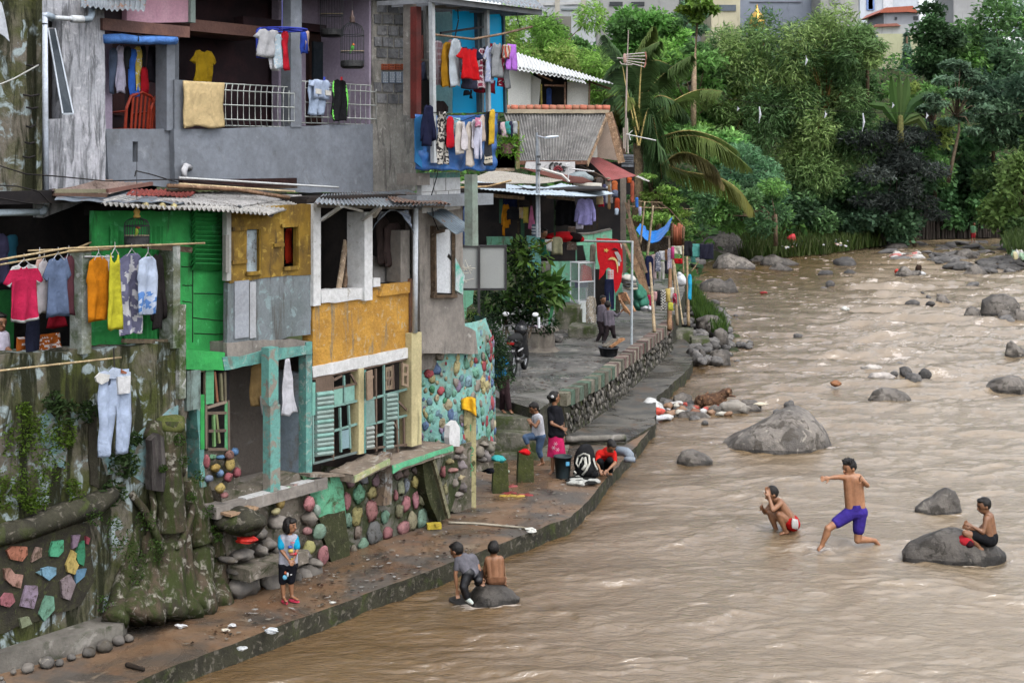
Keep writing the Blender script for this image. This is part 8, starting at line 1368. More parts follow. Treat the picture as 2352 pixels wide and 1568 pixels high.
crump('C4',292,1300,25.1,(.10,.09,.045),(.60,.01,.015),'bright red cloth on the mossy post beside the boy');crump('C3',1220,985,24.0,(.12,.10,.05),(.06,.42,.42),'turquoise cloth wrung on the nearer mossy post');crump('C3',1120,1075,24.3,(.12,.10,.06),(.012,.012,.018),'black cloth left beside the nearer mossy post')
bq=Hz(*q1('C4',585,1500),z=ZL);bu=thing('bucket','tall dark grey plastic bucket beside the woman in pink','bucket',bq);mb=MB();mb.lathe(bq,[(.12,0),(.125,.02),(.155,.37),(.17,.375),(.17,.395),(.15,.395),(.12,.08),(.01,.07)],24,cap=False);obj('bucket_body',mb,M('bucket_grey',(.035,.05,.055),(.045,.06,.065),rough=.4,bump=.05),bu,smooth=True)
mb=MB();mb.box(bq+V((.08,-.135,.28)),(.07,.012,.07),rz=.5,col=(.10,.35,.55));obj('label_patch',mb,plain,bu)
bp=Hz(*q1('C4',755,1505),z=ZL);bpk=thing('backpack','black and white patterned backpack standing on the walkway','backpack',bp)
mb=MB();mb.ell(bp+V((0,.1,.30)),(.20,.15,.30),n=18,k=12,nzs=.12,seed=4);mb.ell(bp+V((.0,-.02,.18)),(.17,.12,.17),n=14,k=10,nzs=.1,seed=5);mb.cap(bp+V((-.12,.1,.08)),bp+V((.16,.0,.08)),.09,.08);obj('bag',mb,CM('bag_black',(.02,.02,.022)),bpk,smooth=True)
mb=MB();Yk=bp.y-.12
def st_(pts,w,c=(.55,.54,.48)):mb.tube([DQ('C4',x,y,Yk+d)for x,y,d in pts],w,6,col=c)
st_([(700,1340,.12),(745,1315,.1),(785,1330,.05),(790,1390,-.02),(765,1440,-.06),(735,1480,-.05)],.022);st_([(700,1345,.12),(688,1390,.02),(705,1420,-.02),(725,1370,0),(735,1345,.05)],.018);st_([(740,1360,.02),(755,1345,.02),(762,1400,-.05),(735,1440,-.08)],.03);st_([(670,1450,0),(685,1465,-.02),(675,1480,-.02)],.02);st_([(820,1350,.1),(830,1400,.05),(850,1440,0)],.018);st_([(720,1400,-.02),(740,1400,-.05)],.03,(.02,.02,.02))
obj('white_pattern',mb,cloth,bpk,smooth=True)
mb=MB()
for k in range(16):p=Hz(*q1('C4',640+rnd.random()*200,1505+rnd.random()*60),z=ZL);g=rnd.choice([.02,.02,.5]);mb.ell(p+V((0,0,.04)),(rnd.uniform(.08,.18),rnd.uniform(.06,.12),rnd.uniform(.02,.05)),n=10,k=7,col=(g,g,g*.92),nzs=.4,seed=k)
obj('wet_laundry',mb,cloth,label='heap of wet black and cream laundry at the water edge',cat='laundry',smooth=True)
pi=thing('drain_pipe','thick grey plastic drain elbow sticking out over the river','pipe',Hz(*q1('C4',1060,1390),z=ZL));Yp=26.3;mb=MB();mb.tube([DQ('C4',x,y,Yp+d)for x,y,d in((1000,1295,.3),(1040,1298,.1),(1075,1305,0),(1095,1325,-.05),(1097,1365,-.08))],.088,14,col=(.24,.28,.33));obj('elbow',mb,plain,pi,smooth=True)
mb=MB();mb.tube([DQ('C4',1097,1345,Yp-.06),DQ('C4',1097,1380,Yp-.09)],.105,14,col=(.27,.31,.36));obj('collar',mb,plain,pi,smooth=True)
FG='flip-flops left on the walkway'
for k,(x,y,rz,c,l)in enumerate([(1300,1305,.2,(.60,.42,.08),'yellow flip-flop nearest the mossy post'),(1390,1308,.0,(.62,.45,.10),'yellow flip-flop in the middle of the row'),(1465,1300,-.1,(.35,.07,.07),'dark red flip-flop at the right of the row'),(1320,1285,.1,(.30,.05,.06),'dark red flip-flop behind the yellow ones'),(1330,1225,.3,(.45,.12,.12),'pinkish flip-flop beside the mossy post')]):
 p=Hz(*q1('C3',x,y),z=ZL+.02);Mz=Matrix.Rotation(rz,3,'Z');mb=MB();mb.prism([p+Mz@V((.13*math.cos(t*.5236),.045*math.sin(t*.5236)*(1.1 if t<6 else.9),0))for t in range(12)],V((0,0,-.018)),col=c);o=obj('flip_flop',mb,plain,label=l,cat='flip-flop',group=FG)
 mb=MB();mb.beam(p+Mz@V((.06,0,.03)),p+Mz@V((-.02,.04,0)),.01,.006,col=(.3,.05,.05));mb.beam(p+Mz@V((.06,0,.03)),p+Mz@V((-.02,-.04,0)),.01,.006,col=(.3,.05,.05));obj('strap',mb,plain,o)
mb=MB();mb.box(Hz(*q1('C7',208,225),z=ZL+.05),(.22,.13,.08),rz=.2,col=(.55,.42,.06));mb.box(Hz(*q1('C7',235,218),z=ZL+.09),(.06,.10,.03),rz=.2,col=(.45,.33,.05));obj('sponge',mb,cloth,label='yellow sponge block lying near the painted stone wall',cat='sponge')
for c,x,y,r,col,l in[('C5',1545,1080,.05,(.65,.65,.65),'crumpled white wrapper left of the others on the brown walkway'),('C5',1928,1115,.04,(.6,.55,.45),'small cream wrapper nearest the water'),('C5',1990,1075,.04,(.6,.6,.6),'thin white wrapper beside the cream one'),('C6',585,1368,.07,(.55,.58,.60),'blue and white plastic cup stuck on the slab edge'),('C6',325,1525,.05,(.5,.52,.52),'clear plastic scrap at the slab edge'),('C6',1118,1125,.03,(.6,.6,.55),'white scrap near the slab edge right of the girl'),('C7',1040,262,.07,(.65,.65,.60),'white plastic piece at the end of the rope line'),('C6',365,578,.09,(.60,.03,.02),'bright red plastic lump on the mossy rubble steps'),('C3',1300,1100,.05,(.45,.5,.4),'pale green scrap behind the nearer mossy post')]:
 p=q1(c,x,y);w=Hz(*p,z=ZL+.03)if c!='C6' or y>900 else F.hit(*p,-.45);mb=MB();mb.ell(w,(r*1.3,r*.8,r*.5),n=9,k=6,col=col,nzs=.5,seed=x);obj('litter',mb,trash,label=l,cat='litter',group='litter on the walkways')
mb=MB();mb.cap(Hz(*q1('C5',1090,1410),z=ZL+.03),Hz(*q1('C5',1225,1450),z=ZL+.03),.03,.02,col=(.15,.13,.12));obj('stick',mb,wood,label='short black charred stick on the brown walkway',cat='stick')
line('rope',[Hz(*q1('C7',330,197),z=ZL+.02),Hz(*q1('C7',560,205),z=ZL+.02),Hz(*q1('C7',960,240),z=ZL+.02),Hz(*q1('C7',1020,255),z=ZL+.02)],.022,plain,'pale rope-like line laid across the walkway','rope',col=(.42,.38,.30))
mb=MB();mb.panel(FP(28),q('C4',(95,560),(135,565),(182,635),(150,650),(105,610)),.03,-.3,col=(.02,.28,.65),jit=.01);obj('plastic_bag',mb,trash,label='bright blue plastic bag held out beside the bush',cat='bag')
def rockp(pts,yb,l,depth=.7,shade=1.,z0=0.,seed=1,mat=None,nzs=1.35,group=None,name='river_rock'):
 x0,x1=pts[0][0],pts[-1][0];Yf=FL*(CAMZ-z0)/(yb-HY);wd=(x1-x0)/FL*Yf;D_=wd*depth;Yc=Yf+D_*.35;nu,nv=30,16
 def hz(x):
  for(a,ya),(b_,yb_)in zip(pts[:-1],pts[1:]):
   if a<=x<=b_:t=(x-a)/(b_-a+1e-9);t=t*t*(3-2*t)*.4+t*.6;return ya+(yb_-ya)*t
  return pts[-1][1]
 def f(u,v):
  t=-math.cos(u*math.pi);x=x0+(x1-x0)*(t+1)/2;top=Dp(x,hz(x),Yc);h=max(top.z-z0,.0)+.02;hw=D_*.5*math.sqrt(max(1-t*t*.97,.02));a=math.pi*(v*1.3-.15);k=.9
  y=Yc-hw*math.cos(a)*(1 if math.sin(a)>0 else 1.12);zz=z0+(h*(max(math.sin(a),0)**.75)if math.sin(a)>0 else-.35)
  p=V((top.x*(y/Yc)*.5+top.x*.5,y,zz));e=wd*.05*nzs
  return p+V((nz(p*1.0,2.2/wd+seed*.01)*e,nz(p+V((7,0,seed)),2.2/wd)*e,(nz(p+V((3,seed,1)),2.5/wd)+.5*nz(p,7/wd))*e*.6*(1 if zz>z0 else 0)))
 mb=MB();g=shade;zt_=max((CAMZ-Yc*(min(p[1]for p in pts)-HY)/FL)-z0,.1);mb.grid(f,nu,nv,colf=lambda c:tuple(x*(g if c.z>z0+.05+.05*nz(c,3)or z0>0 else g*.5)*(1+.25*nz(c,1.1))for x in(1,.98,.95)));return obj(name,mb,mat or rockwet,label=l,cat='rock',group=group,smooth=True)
BR_=[([(1658,1020),(1700,990),(1760,965),(1810,942),(1835,937),(1860,950),(1890,985),(1905,1005),(1916,1030)],1037,'largest wedge shaped grey rock in mid river',.75,1.45),([(2101,1168),(2140,1147),(2160,1129),(2174,1123),(2190,1130),(2203,1150),(2208,1174)],1179,'pointed dark rock with foam behind the leaping boy',.7,.95),([(2079,1270),(2100,1245),(2130,1226),(2165,1217),(2200,1221),(2245,1240),(2285,1252),(2310,1272)],1289,'smooth dark rock carrying the seated boy',.6,.75),([(1034,1386),(1050,1376),(1085,1372),(1092,1356),(1115,1345),(1150,1346),(1175,1362),(1192,1384)],1389,'low wet rock the two young boys are on',.65,.55),([(1554,1050),(1565,1036),(1590,1034),(1615,1045),(1638,1058)],1064,'small flat rock left below the largest wedge rock',.6,1.0),([(1604,668),(1615,650),(1640,640),(1655,641),(1665,647),(1678,641),(1690,652),(1696,668)],672,'double humped dark rock just off the drying frames',.6,.9),([(1609,560),(1625,545),(1655,530),(1680,528),(1700,545),(1712,575),(1717,590)],593,'huge brown grey boulder at the far bend of the bank',.9,1.15),([(1638,608),(1650,588),(1675,582),(1705,590),(1732,608)],617,'pale rounded boulder in front of the huge brown boulder',.7,1.45),([(1746,606),(1755,590),(1775,584),(1805,595),(1834,607)],609,'dark long boulder right of the pale rounded one',.7,.95),([(1765,615),(1785,604),(1810,612),(1820,619)],621,'low pointed rock in front of the dark long boulder',.6,.8),([(1720,598),(1735,588),(1750,588),(1760,597)],601,'small boulder between the pale and the dark boulders',.7,1.0),([(1943,560),(1955,540),(1985,530),(2005,545),(2010,560)],566,'pale topped boulder below the far green bank',.7,1.3),([(2004,557),(2012,538),(2025,533),(2035,545),(2046,560)],566,'dark upright boulder beside the pale topped one',.7,.75),([(2034,568),(2050,559),(2075,559),(2086,567)],571,'flat slate boulder upstream of the dark upright one',.6,.8),([(2252,712),(2258,690),(2280,678),(2310,676),(2330,682),(2341,700),(2339,714)],724,'big round grey boulder near the right edge',.85,1.0),([(2213,722),(2222,708),(2232,704),(2250,712),(2254,725)],729,'angular rock left of the big round boulder',.7,1.15),([(2292,724),(2300,713),(2318,714),(2326,722)],736,'low rock in front of the big round boulder',.7,1.2),([(2322,722),(2335,710),(2352,714),(2362,728)],738,'low rock at the right edge below the big round boulder',.7,1.15),([(2149,692),(2153,675),(2165,677),(2184,694)],697,'upright tan rock left of the angular rock',.7,1.25),([(1995,918),(2005,900),(2025,893),(2060,894),(2075,903),(2091,918)],924,'brown topped block rock in the rapids above the largest wedge',.7,1.2),([(2262,892),(2285,870),(2310,862),(2340,865),(2372,892)],896,'broad low rock at the right edge of the rapids',.65,1.2),([(2308,812),(2312,790),(2325,783),(2340,797),(2362,813)],817,'two stepped rock cut by the right edge',.7,1.2),([(2210,628),(2230,612),(2240,607),(2255,615),(2269,628)],631,'triangular brown rock in front of the gravel bar',.6,1.2),([(2057,631),(2070,612),(2078,610),(2092,622),(2110,620),(2119,631)],633,'brown rock with drift rubbish in the far rapids',.6,1.25),([(2185,590),(2200,575),(2225,573),(2245,590)],596,'wide grey boulder sitting on the gravel bar',.7,.9),([(2310,585),(2330,572),(2352,570),(2380,590)],596,'long boulder at the right end of the gravel bar',.7,.9),]
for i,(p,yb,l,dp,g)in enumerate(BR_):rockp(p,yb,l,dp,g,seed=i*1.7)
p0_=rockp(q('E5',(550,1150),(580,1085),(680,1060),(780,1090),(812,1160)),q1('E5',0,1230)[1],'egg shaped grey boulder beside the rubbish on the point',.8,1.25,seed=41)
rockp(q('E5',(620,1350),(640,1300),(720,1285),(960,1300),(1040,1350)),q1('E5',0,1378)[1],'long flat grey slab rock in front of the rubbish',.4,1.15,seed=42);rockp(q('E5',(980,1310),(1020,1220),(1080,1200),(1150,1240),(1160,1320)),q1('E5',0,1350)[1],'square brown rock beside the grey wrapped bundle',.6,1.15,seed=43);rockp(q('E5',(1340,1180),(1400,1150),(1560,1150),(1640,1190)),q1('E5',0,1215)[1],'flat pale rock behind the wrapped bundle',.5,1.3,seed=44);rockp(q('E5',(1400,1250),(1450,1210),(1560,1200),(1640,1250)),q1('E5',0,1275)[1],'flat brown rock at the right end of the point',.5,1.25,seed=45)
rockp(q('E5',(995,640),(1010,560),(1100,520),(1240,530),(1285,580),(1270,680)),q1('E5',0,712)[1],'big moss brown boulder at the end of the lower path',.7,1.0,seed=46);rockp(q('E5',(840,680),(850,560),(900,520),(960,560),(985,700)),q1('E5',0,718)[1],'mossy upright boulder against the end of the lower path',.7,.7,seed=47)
rockp(q('E5',(1050,350),(1080,280),(1150,260),(1220,300),(1240,370)),q1('E5',0,395)[1],'reddish grey boulder in the bank pile',.8,1.0,z0=.25,seed=48);rockp(q('E5',(850,140),(980,110),(1100,110),(1170,170),(1190,220)),q1('E5',0,245)[1],'largest grey boulder at the top of the bank pile',.7,.95,z0=.3,seed=49);rockp(q('E5',(960,220),(1010,180),(1100,175),(1165,240)),q1('E5',0,262)[1],'olive boulder below the largest one of the bank pile',.7,1.1,z0=.3,seed=50)
mb=MB()
for i,(x0,x1,yt,yb,z_)in enumerate([(525,815,268,400,.5),(790,1010,385,440,.4)]):
 a=Hz(*q1('E5',x0,yb),z=.28);b_=Hz(*q1('E5',x1,yb),z=.28);h=(yb-yt)*.588/3.1364/FL*a.y*.85
 mb=MB();bk=V((.1,.9,0));mb.grid(lambda u,v:a.lerp(b_,u)+[V((0,0,-.2)),V((0,0,h*.9)),V((0,.1,h)),bk+V((0,0,h))][int(round(v*3))]+V((.04*nz((u*5,v*4,i),1),.06*nz((u*4,v*5,i+3),1),.03*nz((u*6,v*3,i),1))),14,3);obj('stone_block',mb,MC['step_concrete'],label=('higher' if i==0 else 'lower')+' mossy concrete block at the head of the lower path',cat='stone block',smooth=True)
rr5=random.Random(21);protos=[]
def stone(px,py,r,l,group,z=0.,flat=.6,g=None,name='stone',cat='rock'):
 w=Hz(px,py,z);k=len(protos);
 if k<7:
  mb=MB();mb.ell((0,0,0),(1,1,1),n=12,k=8,nzs=.28,seed=k*5.3,col=((.8,1.05,1.35,.65,1.2,.95,1.5)[k],)*3);me=_mesh('stone',mb,V((0,0,0)),[rockm],True);protos.append(me)
 me=protos[rr5.randrange(len(protos))];o=link(name,me,w+V((0,0,r*flat*.25)));o.scale=(r*rr5.uniform(.85,1.25),r*rr5.uniform(.7,1.1),r*flat*rr5.uniform(.8,1.2));o.rotation_euler=(rr5.uniform(-.25,.25),rr5.uniform(-.25,.25),rr5.uniform(0,6.28));tag(o,l,cat,group);return o
for(x,y,hw,h)in[(913,668,27,20),(1310,745,32,14),(1368,780,36,22),(1430,715,15,10),(1465,742,22,12),(1475,772,30,15),(1375,1218,48,38),(1340,1158,42,22),(1445,1170,33,36),(1300,1105,28,10),(1380,1142,20,12),(735,950,28,12),(1270,1162,20,14),(1455,1210,20,8),(890,602,40,12),(1025,600,35,12),(1000,550,75,22),(845,480,40,9),(1240,480,50,9),(1300,527,65,9),(1710,664,40,8),(1905,862,40,16),(390,835,14,8),(395,858,10,6),(880,680,18,6),(1640,852,26,6),(690,1345,30,24),(630,1375,30,14),(400,1090,18,9)]:
 p=q1('B5',x,y);Yw=FL*6/(p[1]-HY);r=hw/1.4257*.588/FL*Yw;stone(*p,r,'isolated small rock breaking the surface of the rapids','small rocks in the rapids',0,flat=max(.35,min(1.1,1.4*h/hw)))
for k in range(80):
 t=rr5.random();x=1490+rr5.random()*520;y=495+rr5.random()*95*min(1,(x-1400)/250)if x<1750 else 520+rr5.random()*70
 p=q1('B5',x,y);stone(*p,rr5.uniform(.2,.6),'stone of the gravel bar beside the far right bank','stones of the gravel bar',0,flat=.4)
for k in range(28):
 p=(2110+rr5.random()*235,rr5.uniform(560,585));stone(*p,rr5.uniform(.25,.7),'low stone at the upstream end of the gravel bar','stones at the top of the gravel bar',-.05,flat=.3)
for k in range(90):
 u_=rr5.random();v_=rr5.random();y=690+145*u_;xl=1565+max(0,(y-700))*.18;xr=(1650+25*math.sin((y-690)/145*2.6));x=xl+(xr-xl)*v_*1.05
 stone(x,y,rr5.uniform(.08,.25),'rounded stone in the pile on the bank below the drying frames','stones of the bank pile',.25*(1-v_)+.02,flat=.7)
for k in range(38):
 p=q1('E5',rr5.uniform(310,1000),rr5.uniform(1190,1440)if rr5.random()<.6 else rr5.uniform(1200,1300));stone(*p,rr5.uniform(.07,.2),'pebble on the rubbish strewn point beside the path','pebbles of the point',.02,flat=.6)
for k in range(20):stone(rr5.uniform(1548,1612),rr5.uniform(596,612),rr5.uniform(.15,.4),'pale stone on the strand under the black towels','stones of the strand',.1,flat=.6)
for k in range(14):
 p=q1('E5',rr5.uniform(1220,1540),rr5.uniform(430,500));stone(*p,rr5.uniform(.08,.2),'pebble on the spit reaching into the river','pebbles of the spit',.02)
RGp='rubbish caught along the river'
def junk(c,x,y,r,col,l,mat=None,n_=1,z=.05):
 w=Hz(*q1(c,x,y),z=z);mb=MB();mb.ell(w+V((0,0,r[2]*.5)),r,n=14,k=9,col=col,nzs=.4,seed=x+y)
 if n_>1:mb.ell(w+V((r[0]*.6,-.05,r[2]*.4)),(r[0]*.6,r[1]*.7,r[2]*.7),n=12,k=8,col=tuple(v_*.8 for v_ in col),nzs=.4,seed=x)
 return obj('rubbish',mb,mat or trash,label=l,cat='rubbish',group=RGp,smooth=True)
junk('E5',300,1290,(.26,.2,.20),(.60,.60,.58),'white plastic bag on the point beside the path',n_=2);junk('E5',235,1290,(.12,.12,.12),(.42,.28,.03),'yellow ochre plastic on the left of the white bag');junk('E5',340,1310,(.22,.12,.10),(.60,.08,.05),'red plastic bag in front of the white one',n_=2);junk('E5',290,1375,(.30,.15,.07),(.62,.62,.64),'flat white and red plastic sack lowest on the point',n_=2);junk('E5',480,1365,(.16,.1,.07),(.62,.62,.60),'small white plastic heap beside the flat slab rock')
junk('E5',1290,1290,(.34,.22,.20),(.34,.31,.27),'grey white cloth bundle tied round and stranded on the rocks',cloth,2);junk('E5',860,1215,(.2,.1,.05),(.6,.6,.6),'torn white plastic below the driftwood stump');junk('E5',1180,1300,(.08,.06,.06),(.45,.03,.03),'scrap of red plastic beside the square brown rock');junk('E5',1630,1195,(.2,.08,.04),(.62,.55,.42),'cream sheet trailing in the water at the end of the point')
junk('B5',1150,1135,(.27,.18,.11),(.58,.53,.48),'upper white sack snagged in the rapids',cloth,2,0);junk('B5',1195,1180,(.33,.2,.11),(.55,.50,.46),'lower white sack snagged in the rapids',cloth,2,0);junk('B5',995,800,(.15,.12,.10),(.6,.6,.55),'white bundle caught on a rock in the middle rapids',n_=2,z=0);junk('B5',546,705,(.16,.1,.05),(.35,.03,.03),'red object half sunk upstream of the drying frames');junk('B5',948,1217,(.14,.1,.08),(.28,.12,.05),'small red brown object afloat above the block rock')
junk('E4',695,725,(.17,.14,.12),(.55,.05,.03),'red plastic on the left of the brown rock in the far rapids',z=0);junk('E4',965,700,(.14,.12,.22),(.16,.09,.06),'upright brown driftwood on the brown rock',wood,z=.2);junk('E4',1015,745,(.18,.14,.1),(.6,.6,.6),'white scrap right of the brown rock in the far rapids',z=0)
for k in range(30):
 junk('E5',rr5.uniform(430,1350),rr5.uniform(1195,1330),(rr5.uniform(.05,.15),.08,rr5.uniform(.03,.09)),rr5.choice([(.22,.10,.06),(.6,.58,.55),(.45,.08,.06),(.30,.18,.11),(.5,.47,.4)]),'bit of red brown or white rubbish on the strewn point',z=.08)
for k in range(34):
 x,y=rr5.uniform(640,1080),rr5.uniform(470,550);cc=rr5.choice([(.45,.40,.34),(.30,.22,.16),(.55,.53,.50),(.5,.2,.18),(.2,.17,.14)]);junk('E4',x,y,(rr5.uniform(.12,.35),.2,rr5.uniform(.06,.16)),cc,'rag or stick in the drift rubbish on the far gravel bar',cloth,z=0)
mb=MB();sp_=Hz(*q1('E5',1010,1270),z=0)
for a,b_,r0,r1 in[((900,1120),(880,1085),.07,.03),((960,1100),(985,1050),.07,.03),((1080,1120),(1060,1060),.07,.02),((1140,1090),(1175,1035),.06,.02),((880,1170),(850,1215),.08,.03),((1060,1190),(1080,1270),.10,.06),((1150,1150),(1210,1130),.08,.03),((1000,1160),(1120,1140),.17,.12),((990,1130),(900,1150),.12,.15),((1050,1150),(1240,1030),.16,.09),((1000,1200),(990,1260),.12,.09),((1100,1170),(1180,1190),.12,.08),((930,1110),(1020,1080),.08,.05),((1230,1040),(1260,1010),.06,.03),((1250,1080),(1320,1090),.03,.02),((880,1160),(870,1190),.08,.05)]:mb.cap(DQ('E5',*a,sp_.y),DQ('E5',*b_,sp_.y+.1),r0,r1)
[mb.ell(DQ('E5',x,y,sp_.y+.05),(.14,.1,.09),n=9,k=6,nzs=.6,seed=x)for x,y in((920,1130),(980,1190),(1090,1110),(1190,1060),(1130,1190),(900,1190))]
o=obj('driftwood_stump',mb,M('rust_wood',(.15,.075,.04),(.06,.032,.02),(.30,.17,.09),sc_=5,bump=1.,bs=12),label='rust brown driftwood stump stranded on the point',cat='driftwood',smooth=True)
def tree(name,l,cat,Y,lobes,cols,size,n_,seed,trunk=None,asp=.4,droop=.15,group=None,shell=.35,kind=None,dep=.8,tc=(.8,.7,.6),tr_=.14,up=.5):
 cs=[]
 for i,(x,y,rx,ry)in enumerate(lobes):
  Yl=Y+rg.uniform(-1.5,1.5)*Y/60;k=Yl/FL;cs.append((Dp(x,y,Yl),(rx*k,rx*k*dep,ry*k)))
 yb=max(y+ry for x,y,rx,ry in lobes);base=Dp(lobes[0][0],yb,Y);base.z=max(tz(base.x,base.y),min(base.z,40))if base.z<tz(base.x,base.y)else base.z
 t=thing(name,l,cat,base,group,kind)
 cols=[tuple(.82*v_+.16*sum(c)/3 for v_ in c)for c in cols];cols=[tuple(min(.55,v_*(3.3 if 'bamboo' in name else 3.3))for v_ in c)for c in cols];lfcloud(cs,n_,size,cols,'crown',seed,t,asp,droop,up,shell)
 mb=MB();trunk=trunk or[(lobes[0][0],yb+20),(lobes[0][0],lobes[0][1])]
 P_=[Dp(x,y,Y)for x,y in trunk];mb.tube(P_,[tr_*(1-.6*i/len(P_))for i in range(len(P_))],7,col=tc)
 for c,e in cs[:14]:mb.tube([P_[-1].lerp(P_[0],.2),P_[-1].lerp(c,.5)+V((0,0,-.1)),c],[tr_*.4,tr_*.28,tr_*.12],5,col=tc)
 obj('trunk',mb,wood,t,smooth=True);return t
def lob(x0,y0,x1,y1,n_,r,seed,ar=.8):
 g=random.Random(seed);o=[]
 for i in range(n_):o.append((g.uniform(x0,x1),g.uniform(y0,y1),r*g.uniform(.6,1.25),r*ar*g.uniform(.6,1.25)))
 return o
G_=[(.085,.17,.025),(.11,.20,.03),(.06,.13,.02)];O_=[(.062,.112,.032),(.082,.135,.036),(.042,.085,.026),(.105,.155,.042)];DK=[(.032,.075,.026),(.05,.105,.032),(.022,.05,.02)];MD=[(.05,.115,.025),(.07,.15,.03),(.035,.08,.02)];BL=[(.04,.085,.04),(.055,.11,.05),(.028,.06,.03)]
BT='trees of the far bank'
tree('bamboo','feathery bright green bamboo slope above the white corrugated roof','bamboo',92,lob(1150,40,1420,235,30,48,1),[(.10,.20,.025),(.13,.235,.035),(.075,.15,.02)],.42,20000,101,asp=.22,droop=.5,group=BT)
tree('tree','shadowy blue green tree behind the feathery slope at the upper left','tree',100,lob(1240,60,1330,150,8,36,2),MD,.45,4000,102,group=BT)
tree('tree','dense round glossy tree at the top left of the far bank','tree',104,lob(1400,50,1560,130,22,42,3),[(.05,.13,.02),(.075,.17,.025),(.028,.07,.014)],.42,12000,103,asp=.5,group=BT)
tree('tree','dark grey green tree rising before the concrete buildings','tree',118,lob(1570,20,1610,80,7,26,4),BL,.42,2500,104,group=BT)
tree('tree','mid green tree behind the coconut palm','tree',96,lob(1490,110,1660,300,26,45,5),MD+G_,.45,11000,105,group=BT)
tree('tree','leafy bright tree between the palm and the big bamboo','tree',90,lob(1590,300,1700,360,12,38,6),[(.07,.17,.04),(.09,.20,.04)],.40,5500,106,asp=.45,group=BT)
tree('bamboo','towering left clump of olive green bamboo','bamboo',97,lob(1640,70,1850,470,52,55,7,1.0),O_,.46,34000,107,asp=.20,droop=.6,group=BT,trunk=[(1690,540),(1700,300),(1730,200)],tc=(1.3,1.0,.4))
tree('bamboo','towering right clump of olive green bamboo overhanging the dark tree','bamboo',96,lob(1820,40,1990,420,46,55,8,1.0),O_,.46,32000,108,asp=.20,droop=.6,group=BT,trunk=[(1860,520),(1890,300),(1910,180)],tc=(1.3,1.0,.4))
tree('bamboo','drooping tip of bamboo leaning right over the pale wall','bamboo',95,lob(1960,70,2030,150,8,32,9)+lob(1930,110,1990,200,6,34,19),O_,.5,4500,109,asp=.2,droop=.6,group=BT)
tree('tree','almost black purple tree in the middle of the far bank','tree',95,lob(1970,290,2150,500,30,42,10,.6),[(.024,.030,.026),(.034,.042,.036),(.016,.022,.018)],.38,12000,110,asp=.25,group=BT,trunk=[(2010,520),(2012,400),(2060,330)],tc=(.2,.2,.2))
tree('tree','tall dark glossy tree right of the pale wall','tree',104,lob(2130,20,2190,190,16,38,11),[(.022,.055,.016),(.04,.085,.02),(.015,.035,.012)],.42,8000,111,asp=.5,group=BT)
tree('tree','hazy green tree at the upper right corner','tree',112,lob(2210,30,2400,210,30,50,12),BL+MD,.5,12000,112,group=BT)
tree('tree','deep shaded tree below the upper right corner','tree',104,lob(2240,180,2400,340,20,48,13),[(.02,.045,.024),(.032,.065,.03)],.48,8000,113,group=BT)
tree('umbrella_tree','pale leaved umbrella tree with a bare slanting trunk','tree',94,[(x,y,r,r*.38)for x,y,r in[(2190,150,32),(2220,170,28),(2245,185,26),(2170,185,26),(2130,250,30),(2155,240,24),(2200,215,28),(2240,225,26),(2260,250,24),(2215,270,26),(2180,280,24),(2140,225,22),(2235,300,20),(2205,150,22)]],[(.085,.14,.085),(.06,.105,.06),(.045,.08,.045)],.42,5000,114,asp=.5,group=BT,trunk=[(2178,420),(2190,360),(2203,300),(2200,230)],tc=(1.0,.95,.85),dep=1.0,up=1.6)
tree('creeper_thicket','vine covered bank under the almost black tree','thicket',96,lob(1830,420,2110,530,36,46,15,.7),DK+BL,.36,15000,115,asp=.6,group=BT)
tree('creeper_thicket','vine curtain of heart-shaped leaves hanging to the water','thicket',106,lob(2080,320,2290,520,40,46,16,.9),[(.035,.09,.03),(.055,.13,.04),(.022,.055,.02)],.42,18000,116,asp=.7,group=BT,droop=.5)
tree('tree','leafy olive tree hanging in at the right edge','tree',92,lob(2280,330,2400,540,20,46,17),[(.06,.10,.02),(.08,.13,.03),(.03,.06,.015)],.45,9000,117,asp=.5,group=BT)
tree('tree','feathery blue green tree behind the long palm fronds','tree',84,lob(1680,330,1800,470,18,44,18,.8),[(.04,.10,.045),(.055,.125,.055),(.025,.065,.03)],.34,9000,118,asp=.3,group=BT)
tree('thicket','dark green thicket under the lowest palm frond','thicket',80,lob(1600,430,1800,520,26,38,20,.7),MD+DK,.30,11000,119,group=BT)
tree('thicket','shaded undergrowth at the foot of the big bamboo','thicket',95,lob(1770,440,1930,530,20,40,21,.7),DK,.36,8000,120,group=BT)
tree('tree','light leaved layered tree rising behind the concrete pole','tree',56,[(x,y,r,r*.30)for x,y,r in[(1485,405,22),(1500,425,34),(1530,435,26),(1490,450,38),(1540,460,34),(1520,480,46),(1560,490,30),(1500,500,44),(1550,515,40),(1580,530,26),(1530,540,42),(1510,520,40),(1560,550,30),(1480,480,30)]],[(.12,.20,.03),(.09,.16,.025),(.05,.10,.02)],.20,6000,121,asp=.5,trunk=[(1510,600),(1512,500),(1495,420)],dep=1.,up=1.5)
tree('conifer','slim grey green conifer before the pale factory wall','tree',150,[(2083,y,5+(y-85)*.16,16)for y in range(85,190,11)],[(.06,.11,.07),(.045,.09,.06)],.6,1400,122,group=BT)
tree('shrub','cluster of low bushes around the banana plant','bushes',98,lob(1990,190,2160,250,16,22,23)+lob(2130,260,2180,420,12,28,24),MD+[(.12,.16,.03)],.36,6500,123)
mb=MB()
for k in range(110):x=rnd.uniform(2020,2340);yb=553-(x-2000)*.025;mb.tube([Dp(x,yb-rnd.uniform(45,70),104.5),Dp(x+rnd.uniform(-3,3),yb,104)],rnd.uniform(.04,.12),4)
mb.box(tuple(Dp(2180,525,106.5)),(11,.5,1.8));obj('hanging_roots',mb,M('dark_roots',(.045,.035,.028),(.025,.02,.016)),kind='stuff',label='curtain of dark roots below the vines at the far water edge')
